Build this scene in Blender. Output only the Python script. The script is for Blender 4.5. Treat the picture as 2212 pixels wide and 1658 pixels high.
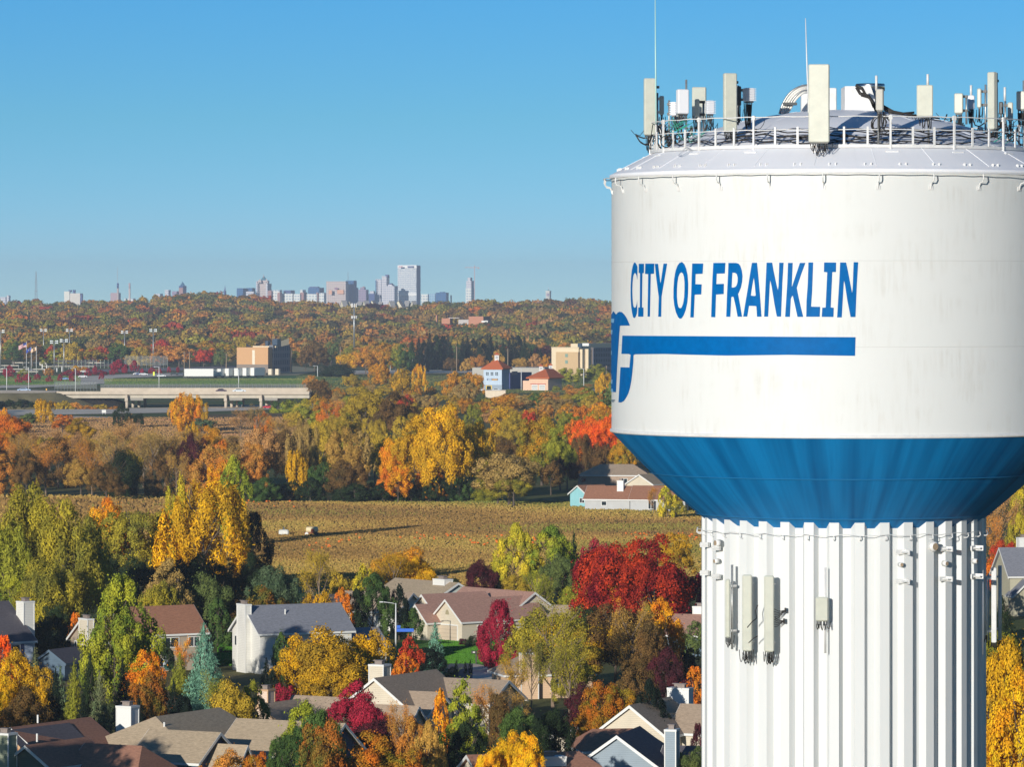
import bpy, bmesh, math, random
import numpy as np
from mathutils import Vector, Matrix, noise as mnoise
R = math.radians
F = 10357.0; UC = 1106.0; VH = 648.0; CH = 45.0        # focal length, centre, horizon in picture units; camera height in metres
SC = bpy.context.scene
for o in list(bpy.data.objects): bpy.data.objects.remove(o)

# ------------------------------------------------------------------ camera, sky, sun, exposure
cam_d = bpy.data.cameras.new('camera'); cam = bpy.data.objects.new('camera', cam_d); SC.collection.objects.link(cam)
cam.location = (0, 0, CH); cam.rotation_euler = (R(90), 0, 0)
cam_d.sensor_width = 36; cam_d.lens = 36*F/2212; cam_d.shift_y = -(829-VH)/2212
cam_d.clip_start = 1; cam_d.clip_end = 60000
SC.camera = cam
HAZE = 6e-5
SUN_AZ, SUN_EL = 24.0, 11.0                             # degrees left of straight behind the camera; elevation
w = bpy.data.worlds.new('World'); SC.world = w; w.use_nodes = True
nt = w.node_tree; nt.nodes.clear()
wo = nt.nodes.new('ShaderNodeOutputWorld'); bg = nt.nodes.new('ShaderNodeBackground')
sky = nt.nodes.new('ShaderNodeTexSky'); sky.sky_type = 'NISHITA'; sky.sun_disc = False
sky.sun_elevation = R(SUN_EL); sky.sun_rotation = R(180+SUN_AZ); sky.altitude = 200; sky.air_density = 1.0; sky.dust_density = 0.3; sky.ozone_density = 3.0
tc = nt.nodes.new('ShaderNodeTexCoord'); mp = nt.nodes.new('ShaderNodeVectorMath'); mp.operation = 'MULTIPLY_ADD'
mp.inputs[1].default_value = (1, 1, 5.0); mp.inputs[2].default_value = (0, 0, 0.11)
nm = nt.nodes.new('ShaderNodeVectorMath'); nm.operation = 'NORMALIZE'
hs = nt.nodes.new('ShaderNodeHueSaturation'); hs.inputs['Saturation'].default_value = 1.0; hs.inputs['Hue'].default_value = .486
gm_ = nt.nodes.new('ShaderNodeGamma'); gm_.inputs[1].default_value = 1.3
nt.links.new(tc.outputs['Generated'], mp.inputs[0]); nt.links.new(mp.outputs[0], nm.inputs[0]); nt.links.new(nm.outputs[0], sky.inputs[0])
nt.links.new(sky.outputs[0], hs.inputs['Color']); nt.links.new(hs.outputs[0], gm_.inputs[0]); 
# clear-air tint by elevation: greyer at the horizon, deeper azure a few degrees up
sz = nt.nodes.new('ShaderNodeSeparateXYZ'); nt.links.new(tc.outputs['Generated'], sz.inputs[0])
mz = nt.nodes.new('ShaderNodeMapRange'); mz.inputs[2].default_value = .2; nt.links.new(sz.outputs['Z'], mz.inputs[0])
rz = nt.nodes.new('ShaderNodeValToRGB'); nt.links.new(mz.outputs[0], rz.inputs[0]); er = rz.color_ramp
er.elements[0].position = 0; er.elements[0].color = (.75, .63, .57, 1); er.elements[1].position = 1; er.elements[1].color = (.5, .8, 1, 1)
for p_, c_ in ((.065, (.75, .68, .61)), (.19, (.68, .84, .73)), (.31, (.61, .99, 1.0))):
    e_ = er.elements.new(p_); e_.color = (*c_, 1)
xm = nt.nodes.new('ShaderNodeVectorMath'); xm.operation = 'MULTIPLY'; nt.links.new(gm_.outputs[0], xm.inputs[0]); nt.links.new(rz.outputs[0], xm.inputs[1]); nt.links.new(xm.outputs[0], bg.inputs[0]); nt.links.new(bg.outputs[0], wo.inputs[0])
bg.inputs[1].default_value = 0.111
sd = bpy.data.lights.new('sun', 'SUN'); sd.energy = 3.5; sd.angle = R(0.5); sd.color = (1.0, 0.955, 0.88)
so = bpy.data.objects.new('sun', sd); SC.collection.objects.link(so)
sv = Vector((-math.sin(R(SUN_AZ))*math.cos(R(SUN_EL)), -math.cos(R(SUN_AZ))*math.cos(R(SUN_EL)), math.sin(R(SUN_EL))))
so.rotation_euler = sv.to_track_quat('Z', 'Y').to_euler()
SC.view_settings.view_transform = 'Standard'; SC.view_settings.look = 'None'
SC.view_settings.exposure = 0.42; SC.view_settings.gamma = 1

# ------------------------------------------------------------------ helpers
COL = SC.collection
def tag(o, label=None, cat=None, group=None, kind=None):
    if label: o['label'] = label
    if cat: o['category'] = cat
    if group: o['group'] = group
    if kind: o['kind'] = kind
    return o
def empty(name, loc=(0, 0, 0), rz=0):
    o = bpy.data.objects.new(name, None); COL.objects.link(o); o.location = loc; o.rotation_euler = (0, 0, rz); o.empty_display_size = .5
    return o
def lin(c):
    return tuple((x/255/12.92 if x/255 <= .04045 else ((x/255+.055)/1.055)**2.4) for x in c)
def PX(u, Y): return (u-UC)/F*Y
def PZ(v, Y): return CH-(v-VH)/F*Y
def YB(v): return CH*F/(v-VH)                           # distance of a ground point seen at height v
class MB:
    def __init__(s): s.v = []; s.f = []
    def add(s, vs, fs):
        n = len(s.v); s.v += [tuple(p) for p in vs]; s.f += [tuple(i+n for i in f) for f in fs]
    def poly(s, vs): s.add(vs, [tuple(range(len(vs)))])
    def box(s, x0, x1, y0, y1, z0, z1, M=None):
        vs = [Vector(p) for p in ((x0,y0,z0),(x1,y0,z0),(x1,y1,z0),(x0,y1,z0),(x0,y0,z1),(x1,y0,z1),(x1,y1,z1),(x0,y1,z1))]
        if M is not None: vs = [M @ p for p in vs]
        s.add(vs, [(0,3,2,1),(4,5,6,7),(0,1,5,4),(1,2,6,5),(2,3,7,6),(3,0,4,7)])
    def bevbox(s, x0, x1, y0, y1, z0, z1, b, M=None):    # box with chamfered vertical edges and rim
        c = [(x0+b,y0),(x1-b,y0),(x1,y0+b),(x1,y1-b),(x1-b,y1),(x0+b,y1),(x0,y1-b),(x0,y0+b)]
        ci = [((x-(x0+x1)/2)*(1-2*b/(x1-x0))+(x0+x1)/2, (y-(y0+y1)/2)*(1-2*b/(y1-y0))+(y0+y1)/2) for x, y in c]
        vs = [(x,y,z0) for x,y in ci]+[(x,y,z0+b) for x,y in c]+[(x,y,z1-b) for x,y in c]+[(x,y,z1) for x,y in ci]
        if M is not None: vs = [M @ Vector(p) for p in vs]
        fs = [tuple(range(7,-1,-1)), tuple(range(24,32))]
        for k in range(3):
            for i in range(8): fs.append((k*8+i, k*8+(i+1)%8, (k+1)*8+(i+1)%8, (k+1)*8+i))
        s.add(vs, fs)
    def tube(s, pts, r, n=6, cap=True):
        pts = [Vector(p) for p in pts]
        if not isinstance(r, (list, tuple)): r = [r]*len(pts)
        rings = []; up = Vector((0, 0, 1)); base = len(s.v); prev = None
        for i, p in enumerate(pts):
            d = (pts[min(i+1, len(pts)-1)]-pts[max(i-1, 0)])
            if d.length < 1e-9: d = Vector((0, 0, 1))
            d.normalize()
            if prev is None:
                a = d.cross(up if abs(d.z) < .95 else Vector((1, 0, 0))).normalized()
            else:
                a = (prev-d*prev.dot(d))
                a = a.normalized() if a.length > 1e-6 else d.cross(up).normalized()
            prev = a; b = d.cross(a)
            for k in range(n):
                t = 2*math.pi*k/n; s.v.append(tuple(p+a*math.cos(t)*r[i]+b*math.sin(t)*r[i]))
        for i in range(len(pts)-1):
            for k in range(n):
                s.f.append((base+i*n+k, base+i*n+(k+1)%n, base+(i+1)*n+(k+1)%n, base+(i+1)*n+k))
        if cap:
            s.f.append(tuple(base+k for k in range(n-1, -1, -1))); s.f.append(tuple(base+(len(pts)-1)*n+k for k in range(n)))
    def lathe(s, prof, c=(0, 0), n=96, a0=0, a1=2*math.pi):
        full = abs(a1-a0-2*math.pi) < 1e-6; m = n if full else n+1; base = len(s.v)
        for r, z in prof:
            for k in range(m):
                a = a0+(a1-a0)*k/n; s.v.append((c[0]+r*math.sin(a), c[1]-r*math.cos(a), z))
        for i in range(len(prof)-1):
            for k in range(n):
                k2 = (k+1) % m
                s.f.append((base+i*m+k, base+i*m+k2, base+(i+1)*m+k2, base+(i+1)*m+k))
    def build(s, name, mat, parent=None, smooth=False):
        me = bpy.data.meshes.new(name); me.from_pydata(s.v, [], s.f); me.update()
        if mat: me.materials.append(mat)
        if smooth: me.polygons.foreach_set('use_smooth', [True]*len(me.polygons))
        o = bpy.data.objects.new(name, me); COL.objects.link(o)
        if parent: o.parent = parent
        return o

# ------------------------------------------------------------------ materials
MATS = {}
def mat(name, col, rough=.6, var=0.0, scale=1.0, stretch=(1, 1, 1), metal=0, bump=0.0, spec=.5, col2=None, detail=4, vor=False):
    if name in MATS: return MATS[name]
    m = bpy.data.materials.new(name); m.use_nodes = True; n = m.node_tree.nodes; l = m.node_tree.links
    b = n['Principled BSDF']; b.inputs['Roughness'].default_value = rough; b.inputs['Metallic'].default_value = metal
    b.inputs['Specular IOR Level'].default_value = spec
    b.inputs['Base Color'].default_value = (*col, 1)
    if var > 0 or col2 is not None or bump > 0:
        t = n.new('ShaderNodeTexCoord'); mpn = n.new('ShaderNodeMapping'); mpn.inputs['Scale'].default_value = stretch
        nz = n.new('ShaderNodeTexNoise'); nz.inputs['Scale'].default_value = scale; nz.inputs['Detail'].default_value = detail; nz.inputs['Roughness'].default_value = .65
        l.new(t.outputs['Object'], mpn.inputs[0]); l.new(mpn.outputs[0], nz.inputs['Vector'])
        r = n.new('ShaderNodeValToRGB'); r.color_ramp.elements[0].position = .33; r.color_ramp.elements[1].position = .67
        c2 = col2 if col2 is not None else tuple(x*(1-var) for x in col)
        c1 = col if col2 is not None else tuple(min(1, x*(1+var*.6)) for x in col)
        r.color_ramp.elements[0].color = (*c2, 1); r.color_ramp.elements[1].color = (*c1, 1)
        l.new(nz.outputs['Fac'], r.inputs[0]); l.new(r.outputs[0], b.inputs['Base Color'])
        if bump > 0:
            bp = n.new('ShaderNodeBump'); bp.inputs['Strength'].default_value = bump; bp.inputs['Distance'].default_value = .1
            l.new(nz.outputs['Fac'], bp.inputs['Height']); l.new(bp.outputs[0], b.inputs['Normal'])
    MATS[name] = m
    return m
def shingle(name, col):
    if name in MATS: return MATS[name]
    m = bpy.data.materials.new(name); m.use_nodes = True; n = m.node_tree.nodes; l = m.node_tree.links
    b = n['Principled BSDF']; b.inputs['Roughness'].default_value = .9; b.inputs['Specular IOR Level'].default_value = .2
    t = n.new('ShaderNodeTexCoord'); mpn = n.new('ShaderNodeMapping'); mpn.inputs['Scale'].default_value = (1.2, 1.2, 6)
    n1 = n.new('ShaderNodeTexNoise'); n1.inputs['Scale'].default_value = 2.0; n1.inputs['Detail'].default_value = 6; n1.inputs['Roughness'].default_value = .8
    n2 = n.new('ShaderNodeTexNoise'); n2.inputs['Scale'].default_value = .25
    l.new(t.outputs['Object'], mpn.inputs[0]); l.new(mpn.outputs[0], n1.inputs['Vector']); l.new(t.outputs['Object'], n2.inputs['Vector'])
    r = n.new('ShaderNodeValToRGB'); r.color_ramp.elements[0].position = .3; r.color_ramp.elements[1].position = .7
    r.color_ramp.elements[0].color = (*[x*.66 for x in col], 1); r.color_ramp.elements[1].color = (*[x*1.3 for x in col], 1)
    mx = n.new('ShaderNodeMix'); mx.data_type = 'RGBA'; mx.blend_type = 'MULTIPLY'; mx.inputs[0].default_value = .35
    l.new(n1.outputs['Fac'], r.inputs[0]); l.new(r.outputs[0], mx.inputs[6]); l.new(n2.outputs['Color'], mx.inputs[7]); 
    sp = n.new('ShaderNodeSeparateXYZ'); l.new(t.outputs['Object'], sp.inputs[0])
    f = n.new('ShaderNodeMath'); f.operation = 'MULTIPLY'; f.inputs[1].default_value = 9.0; l.new(sp.outputs['Z'], f.inputs[0])
    fr = n.new('ShaderNodeMath'); fr.operation = 'FRACT'; l.new(f.outputs[0], fr.inputs[0])
    bp = n.new('ShaderNodeBump'); bp.inputs['Strength'].default_value = .5; bp.inputs['Distance'].default_value = .05
    l.new(fr.outputs[0], bp.inputs['Height']); l.new(bp.outputs[0], b.inputs['Normal'])
    l.new(r.outputs[0], b.inputs['Base Color'])
    MATS[name] = m
    return m
def siding(name, col, period=.2, depth=.22):
    if name in MATS: return MATS[name]
    m = bpy.data.materials.new(name); m.use_nodes = True; n = m.node_tree.nodes; l = m.node_tree.links
    b = n['Principled BSDF']; b.inputs['Roughness'].default_value = .7; b.inputs['Specular IOR Level'].default_value = .3
    t = n.new('ShaderNodeTexCoord'); sp = n.new('ShaderNodeSeparateXYZ'); l.new(t.outputs['Object'], sp.inputs[0])
    f = n.new('ShaderNodeMath'); f.operation = 'DIVIDE'; f.inputs[1].default_value = period; l.new(sp.outputs['Z'], f.inputs[0])
    fr = n.new('ShaderNodeMath'); fr.operation = 'FRACT'; l.new(f.outputs[0], fr.inputs[0])
    r = n.new('ShaderNodeValToRGB'); r.color_ramp.elements[0].position = .0; r.color_ramp.elements[1].position = .3
    r.color_ramp.elements[0].color = (*[x*(1-depth) for x in col], 1); r.color_ramp.elements[1].color = (*col, 1)
    nz = n.new('ShaderNodeTexNoise'); nz.inputs['Scale'].default_value = .7; nz.inputs['Detail'].default_value = 5; l.new(t.outputs['Object'], nz.inputs['Vector'])
    mr = n.new('ShaderNodeMapRange'); mr.inputs[3].default_value = .85; mr.inputs[4].default_value = 1.1; l.new(nz.outputs['Fac'], mr.inputs[0])
    vm = n.new('ShaderNodeVectorMath'); vm.operation = 'SCALE'
    l.new(fr.outputs[0], r.inputs[0]); l.new(r.outputs[0], vm.inputs[0]); l.new(mr.outputs[0], vm.inputs['Scale']); l.new(vm.outputs[0], b.inputs['Base Color'])
    MATS[name] = m
    return m
def facade(name, wall, glass, fh=3.6, bw=4.0, hz=.5, vt=.4, rough=.5):
    """window grid: floors every fh metres, bays every bw metres"""
    if name in MATS: return MATS[name]
    m = bpy.data.materials.new(name); m.use_nodes = True; n = m.node_tree.nodes; l = m.node_tree.links
    b = n['Principled BSDF']; b.inputs['Roughness'].default_value = rough; b.inputs['Specular IOR Level'].default_value = .3
    t = n.new('ShaderNodeTexCoord'); sp = n.new('ShaderNodeSeparateXYZ'); l.new(t.outputs['Object'], sp.inputs[0])
    ad = n.new('ShaderNodeMath'); l.new(sp.outputs['X'], ad.inputs[0]); l.new(sp.outputs['Y'], ad.inputs[1])
    def band(src, per, thr):
        d = n.new('ShaderNodeMath'); d.operation = 'DIVIDE'; d.inputs[1].default_value = per; l.new(src, d.inputs[0])
        f = n.new('ShaderNodeMath'); f.operation = 'FRACT'; l.new(d.outputs[0], f.inputs[0])
        g = n.new('ShaderNodeMath'); g.operation = 'GREATER_THAN'; g.inputs[1].default_value = thr; l.new(f.outputs[0], g.inputs[0]); return g.outputs[0]
    mu = n.new('ShaderNodeMath'); mu.operation = 'MULTIPLY'; l.new(band(sp.outputs['Z'], fh, hz), mu.inputs[0]); l.new(band(ad.outputs[0], bw, vt), mu.inputs[1])
    mx = n.new('ShaderNodeMix'); mx.data_type = 'RGBA'; mx.inputs[6].default_value = (*wall, 1); mx.inputs[7].default_value = (*glass, 1)
    l.new(mu.outputs[0], mx.inputs[0]); l.new(mx.outputs[2], b.inputs['Base Color'])
    MATS[name] = m
    return m
def leafmat(name, vcol=False, lo=.68, hi=1.28):
    m = bpy.data.materials.new(name); m.use_nodes = True; n = m.node_tree.nodes; l = m.node_tree.links
    b = n['Principled BSDF']; b.inputs['Roughness'].default_value = .85; b.inputs['Specular IOR Level'].default_value = .15
    ar = n.new('ShaderNodeAttribute'); ar.attribute_name = 'rnd'
    if vcol:
        ac = n.new('ShaderNodeAttribute'); ac.attribute_name = 'treecol'; base = ac.outputs['Color']
    else:
        oi = n.new('ShaderNodeObjectInfo'); a2 = n.new('ShaderNodeAttribute'); a2.attribute_type = 'OBJECT'; a2.attribute_name = 'second_colour'
        t = n.new('ShaderNodeTexCoord'); nz = n.new('ShaderNodeTexNoise'); nz.noise_dimensions = '4D'; nz.inputs['Scale'].default_value = 3.6; nz.inputs['Detail'].default_value = 3
        l.new(t.outputs['Object'], nz.inputs['Vector']); 
        mw = n.new('ShaderNodeMath'); mw.operation = 'MULTIPLY'; mw.inputs[1].default_value = 40; l.new(oi.outputs['Random'], mw.inputs[0]); l.new(mw.outputs[0], nz.inputs['W'])
        r = n.new('ShaderNodeMapRange'); r.inputs[1].default_value = .38; r.inputs[2].default_value = .62; l.new(nz.outputs['Fac'], r.inputs[0])
        mx = n.new('ShaderNodeMix'); mx.data_type = 'RGBA'; l.new(r.outputs[0], mx.inputs[0]); l.new(oi.outputs['Color'], mx.inputs[6]); l.new(a2.outputs['Color'], mx.inputs[7]); base = mx.outputs[2]
    mr = n.new('ShaderNodeMapRange'); mr.inputs[3].default_value = lo; mr.inputs[4].default_value = hi; l.new(ar.outputs['Fac'], mr.inputs[0])
    vm = n.new('ShaderNodeVectorMath'); vm.operation = 'SCALE'; l.new(base, vm.inputs[0]); l.new(mr.outputs[0], vm.inputs['Scale'])
    l.new(vm.outputs[0], b.inputs['Base Color'])
    return m
LEAF = leafmat('foliage'); LEAFV = leafmat('foliage_far', True, .78, 1.25)
BARK = mat('bark', (.12, .09, .065), .9, .3, 6)
BARKL = mat('pale_bark', (.24, .17, .11), .9, .3, 6)
def tower_paint(name, base, dirt, amt, radial=False):
    m = bpy.data.materials.new(name); m.use_nodes = True; n = m.node_tree.nodes; l = m.node_tree.links
    b = n['Principled BSDF']; b.inputs['Roughness'].default_value = .5; b.inputs['Specular IOR Level'].default_value = .15
    t = n.new('ShaderNodeTexCoord'); sp = n.new('ShaderNodeSeparateXYZ'); l.new(t.outputs['Object'], sp.inputs[0])
    at = n.new('ShaderNodeMath'); at.operation = 'ARCTAN2'; l.new(sp.outputs['X'], at.inputs[0])
    ng = n.new('ShaderNodeMath'); ng.operation = 'MULTIPLY'; ng.inputs[1].default_value = -1; l.new(sp.outputs['Y'], ng.inputs[0]); l.new(ng.outputs[0], at.inputs[1])
    cb = n.new('ShaderNodeCombineXYZ'); l.new(at.outputs[0], cb.inputs[0]); l.new(sp.outputs['Z'], cb.inputs[2])
    def noise(sx, sz, sc, det, lo, hi):
        mpn = n.new('ShaderNodeMapping'); mpn.inputs['Scale'].default_value = (sx, 1, sz); l.new(cb.outputs[0], mpn.inputs[0])
        nz = n.new('ShaderNodeTexNoise'); nz.inputs['Scale'].default_value = sc; nz.inputs['Detail'].default_value = det; nz.inputs['Roughness'].default_value = .6
        l.new(mpn.outputs[0], nz.inputs['Vector']); r = n.new('ShaderNodeMapRange'); r.inputs[1].default_value = lo; r.inputs[2].default_value = hi; l.new(nz.outputs['Fac'], r.inputs[0]); return r.outputs[0]
    s1 = noise(30, .35, 1.6, 5, .46, .8)               # long vertical streaks
    s2 = noise(3, .6, 1.2, 4, .44, .75)                   # broad patches that say where streaks show
    mu = n.new('ShaderNodeMath'); mu.operation = 'MULTIPLY'; l.new(s1, mu.inputs[0]); l.new(s2, mu.inputs[1])
    m2 = n.new('ShaderNodeMath'); m2.operation = 'MULTIPLY'; m2.inputs[1].default_value = amt; l.new(mu.outputs[0], m2.inputs[0])
    if radial:
        s3 = noise(4.2, .05, 1.9, 3, .42, .66); 
        m3 = n.new('ShaderNodeMath'); m3.operation = 'MULTIPLY'; m3.inputs[1].default_value = .8; l.new(s3, m3.inputs[0])
        a3 = n.new('ShaderNodeMath'); a3.operation = 'MAXIMUM'; l.new(m2.outputs[0], a3.inputs[0]); l.new(m3.outputs[0], a3.inputs[1]); fac = a3.outputs[0]
    else: fac = m2.outputs[0]
    mx = n.new('ShaderNodeMix'); mx.data_type = 'RGBA'; mx.inputs[6].default_value = (*base, 1); mx.inputs[7].default_value = (*dirt, 1)
    l.new(fac, mx.inputs[0]); l.new(mx.outputs[2], b.inputs['Base Color'])
    # shallow dents and weld waviness
    nz2 = n.new('ShaderNodeTexNoise'); nz2.inputs['Scale'].default_value = .9; nz2.inputs['Detail'].default_value = 2; l.new(t.outputs['Object'], nz2.inputs['Vector'])
    bp = n.new('ShaderNodeBump'); bp.inputs['Strength'].default_value = .25; bp.inputs['Distance'].default_value = .05; l.new(nz2.outputs['Fac'], bp.inputs['Height']); l.new(bp.outputs[0], b.inputs['Normal'])
    return m
#@@TOWER
#@@TREES
#@@GROUND
#@@HOUSES
#@@MID
#@@SKYLINE
#@@END
# ================================================================== WATER TOWER
TD = 190.0; TX = PX(1822, TD); TR = 9.19; CR = 5.60
tower = empty('water_tower', (TX, TD, 0))
tag(tower, 'white water tower with blue cone under its tank and a fluted white column', 'water tower')
WHITE = tower_paint('white_tank_paint', (.67, .685, .665), (.42, .39, .32), .7)
WHITE2 = tower_paint('white_column_paint', (.66, .675, .66), (.55, .52, .44), .25)
ROOFW = tower_paint('white_roof_paint', (.80, .81, .83), (.5, .5, .5), .2)
BLUE = tower_paint('blue_cone_paint', (.005, .20, .49), (.0, .085, .25), 1.0, True)
LBLUE = mat('blue_lettering_paint', (.0, .115, .36), .5, .12, 3, spec=.05)
LBLUE2 = mat('pale_blue_logo_paint', (.18, .42, .68), .4)
LGREY = mat('grey_logo_paint', (.2, .25, .28), .5)
WMET = mat('white_painted_steel', (.7, .7, .68), .45, .1, 3)
# tank shell
b = MB(); b.lathe([(9.19, 39.86), (9.19, 44.2), (9.19, 49.78)], n=288); tank = b.build('tank', WHITE, tower, True)
b = MB(); b.lathe([(9.19, 39.75), (9.25, 39.77), (9.25, 39.87), (9.195, 39.89)], n=288); b.build('ledge', WMET, tank, True)
for z in (43.22, 46.48):                                  # horizontal weld seams
    b = MB(); b.lathe([(9.191, z-.012), (9.199, z), (9.191, z+.012)], n=288); b.build('weld_seam', mat('weld_grey', (.58, .585, .565), .6), tank, True)
# roof: rim band, knuckle, shallow dome
b = MB(); b.lathe([(9.19, 49.78), (9.27, 49.80), (9.27, 49.94), (9.19, 49.97), (9.06, 50.04), (8.7, 50.23), (8.2, 50.49), (7.6, 50.79), (7.0, 51.06), (6.0, 51.46), (5.0, 51.80), (4.0, 52.07), (3.0, 52.28), (2.0, 52.42), (1.0, 52.5), (.01, 52.53)], n=192)
roof = b.build('roof', ROOFW, tower, True)
for k in range(24):                                            # radial plate seams
    a = R(k*15+4); b = MB()
    pr = [(9.0, 50.08), (8.2, 50.495), (7.6, 50.795), (6.0, 51.465), (4.0, 52.075), (2.0, 52.425)]
    b.tube([(r*math.sin(a), -r*math.cos(a), z) for r, z in pr], .012, 4); b.build('roof_seam', ROOFW, roof)
for k in range(-11, 13):                                       # paired rigging lugs round the rim
    for d in (-.8, .8):
        a = R(k*8.6+2+d); b = MB(); M = Matrix.Translation((8.93*math.sin(a), -8.93*math.cos(a), 50.12)) @ Matrix.Rotation(a, 4, 'Z')
        b.box(-.015, .015, -.05, .05, -.05, .07, M); b.box(-.035, .035, .03, .05, -.02, .07, M)
        b.build('rigging_lug', WMET, roof)
# painter's rail under the rim
def ring(r, z, n=180, a0=-math.pi, a1=math.pi): return [(r*math.sin(a0+(a1-a0)*k/n), -r*math.cos(a0+(a1-a0)*k/n), z+.012*math.sin(k*1.7)) for k in range(n+1)]
b = MB(); b.tube(ring(9.50, 49.78), .022, 6, False); rail = b.build('painters_rail', WMET, tower, True)
for k in range(28):
    a = R(k*360/28+4.2); M = Matrix.Rotation(a, 4, 'Z')
    b = MB(); b.tube([M @ Vector(p) for p in ((0, -9.50, 49.78), (0, -9.52, 49.6), (0, -9.46, 49.48), (0, -9.3, 49.44), (0, -9.25, 49.35), (0, -9.21, 49.2))], .026, 5)
    b.box(-.08, .08, -9.22, -9.192, 49.16, 49.32, M); b.build('bracket', WMET, rail)
# blue cone
prof = []
for i in range(17):
    t = i/16; prof.append((9.17+(5.30-9.17)*t+.16*math.sin(math.pi*t), 39.75+(36.14-39.75)*t))
b = MB(); b.lathe(prof[::-1], n=288); cone = b.build('cone', BLUE, tower, True)
for z, r in ((36.55, 5.86), (38.15, 7.66)):
    b = MB(); b.lathe([(r, z-.02), (r+.02, z), (r+.03, z+.02)], n=200); b.build('weld_seam', mat('blue_seam', (.01, .18, .42), .5), cone, True)
# fluted column
b = MB(); NF = 36; ro, ri = 5.63, 5.35; pts = []
for k in range(NF):
    c = k*10+2.4
    for da, rr in ((-1.9, ro), (1.9, ro), (3.4, ri), (6.6, ri)): pts.append((rr*math.sin(R(c+da)), -rr*math.cos(R(c+da))))
m = len(pts); zs = [0, 12, 25.2, 25.24, 33.1, 33.14, 36.75]
vs = [(x, y, z) for z in zs for x, y in pts]; fs = []
for j in range(len(zs)-1):
    for k in range(m): fs.append((j*m+k, j*m+(k+1) % m, (j+1)*m+(k+1) % m, (j+1)*m+k))
b.add(vs, fs); column = b.build('column', WHITE2, tower)
for zz in (25.22, 33.12):
    b = MB()
    q = [(x*1.0012, y*1.0012) for x, y in pts]; vs = [(x, y, z) for z in (zz-.015, zz+.015) for x, y in q]
    b.add(vs, [(k, (k+1) % m, m+(k+1) % m, m+k) for k in range(m)]); b.build('weld_seam', mat('seam_grey', (.66, .67, .66), .6), column)
b = MB(); b.tube([( r[0], r[1], r[2]+.03*math.sin(i*.9)) for i, r in enumerate(ring(5.80, 35.93, 160))], .014, 5, False)
crail = b.build('painters_rail', WMET, column, True)
for k in range(36):
    a = R(k*10+2.4); M = Matrix.Rotation(a, 4, 'Z'); b = MB()
    b.tube([M @ Vector(p) for p in ((0, -5.80, 35.93), (0, -5.83, 35.8), (0, -5.75, 35.74), (0, -5.63, 35.74))], .02, 5); b.build('bracket', WMET, crail)
def aC(u, r=5.6): return math.asin(max(-1, min(1, (u-1822)/(F*r/TD))))
def clip(u, v):                                                # bolted L brackets, in pairs
    a = aC(u, 5.7); M = Matrix.Rotation(a, 4, 'Z'); d = TD-5.7*math.cos(a); z = PZ(v, d); b = MB()
    b.box(-.2, .2, -5.66, -5.6, z-.09, z+.09, M); b.box(-.05, .22, -5.95, -5.66, z-.02, z+.02, M); b.box(.16, .2, -5.98, -5.62, z-.1, z+.1, M); b.build('mounting_bracket', WMET, column)
for u, v in ((1925, 1194), (1925, 1257), (2018, 1187), (2018, 1252), (2091, 1185), (2091, 1246), (1541, 1184), (1541, 1246), (1521, 1177), (1521, 1238)): clip(u, v)
for u, v, rr in ((1921, 1220.5, .09), (2018, 1218, .11), (2088, 1213, .1), (1545, 1213, .1), (1992.7, 1181.6, .19), (1547, 1174, .15)):
    a = aC(u, 5.64); M = Matrix.Rotation(a, 4, 'Z'); z = PZ(v, TD-5.6*math.cos(a)); b = MB()
    b.tube([M @ Vector((0, -5.60, z)), M @ Vector((0, -5.80, z))], rr, 14); po = b.build('port', WMET, column, True)
    b = MB(); b.tube([M @ Vector((0, -5.79, z)), M @ Vector((0, -5.812, z))], rr*.72, 14); b.build('port_cover', mat('rusty_port', (.35, .26, .17), .8), po)

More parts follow.
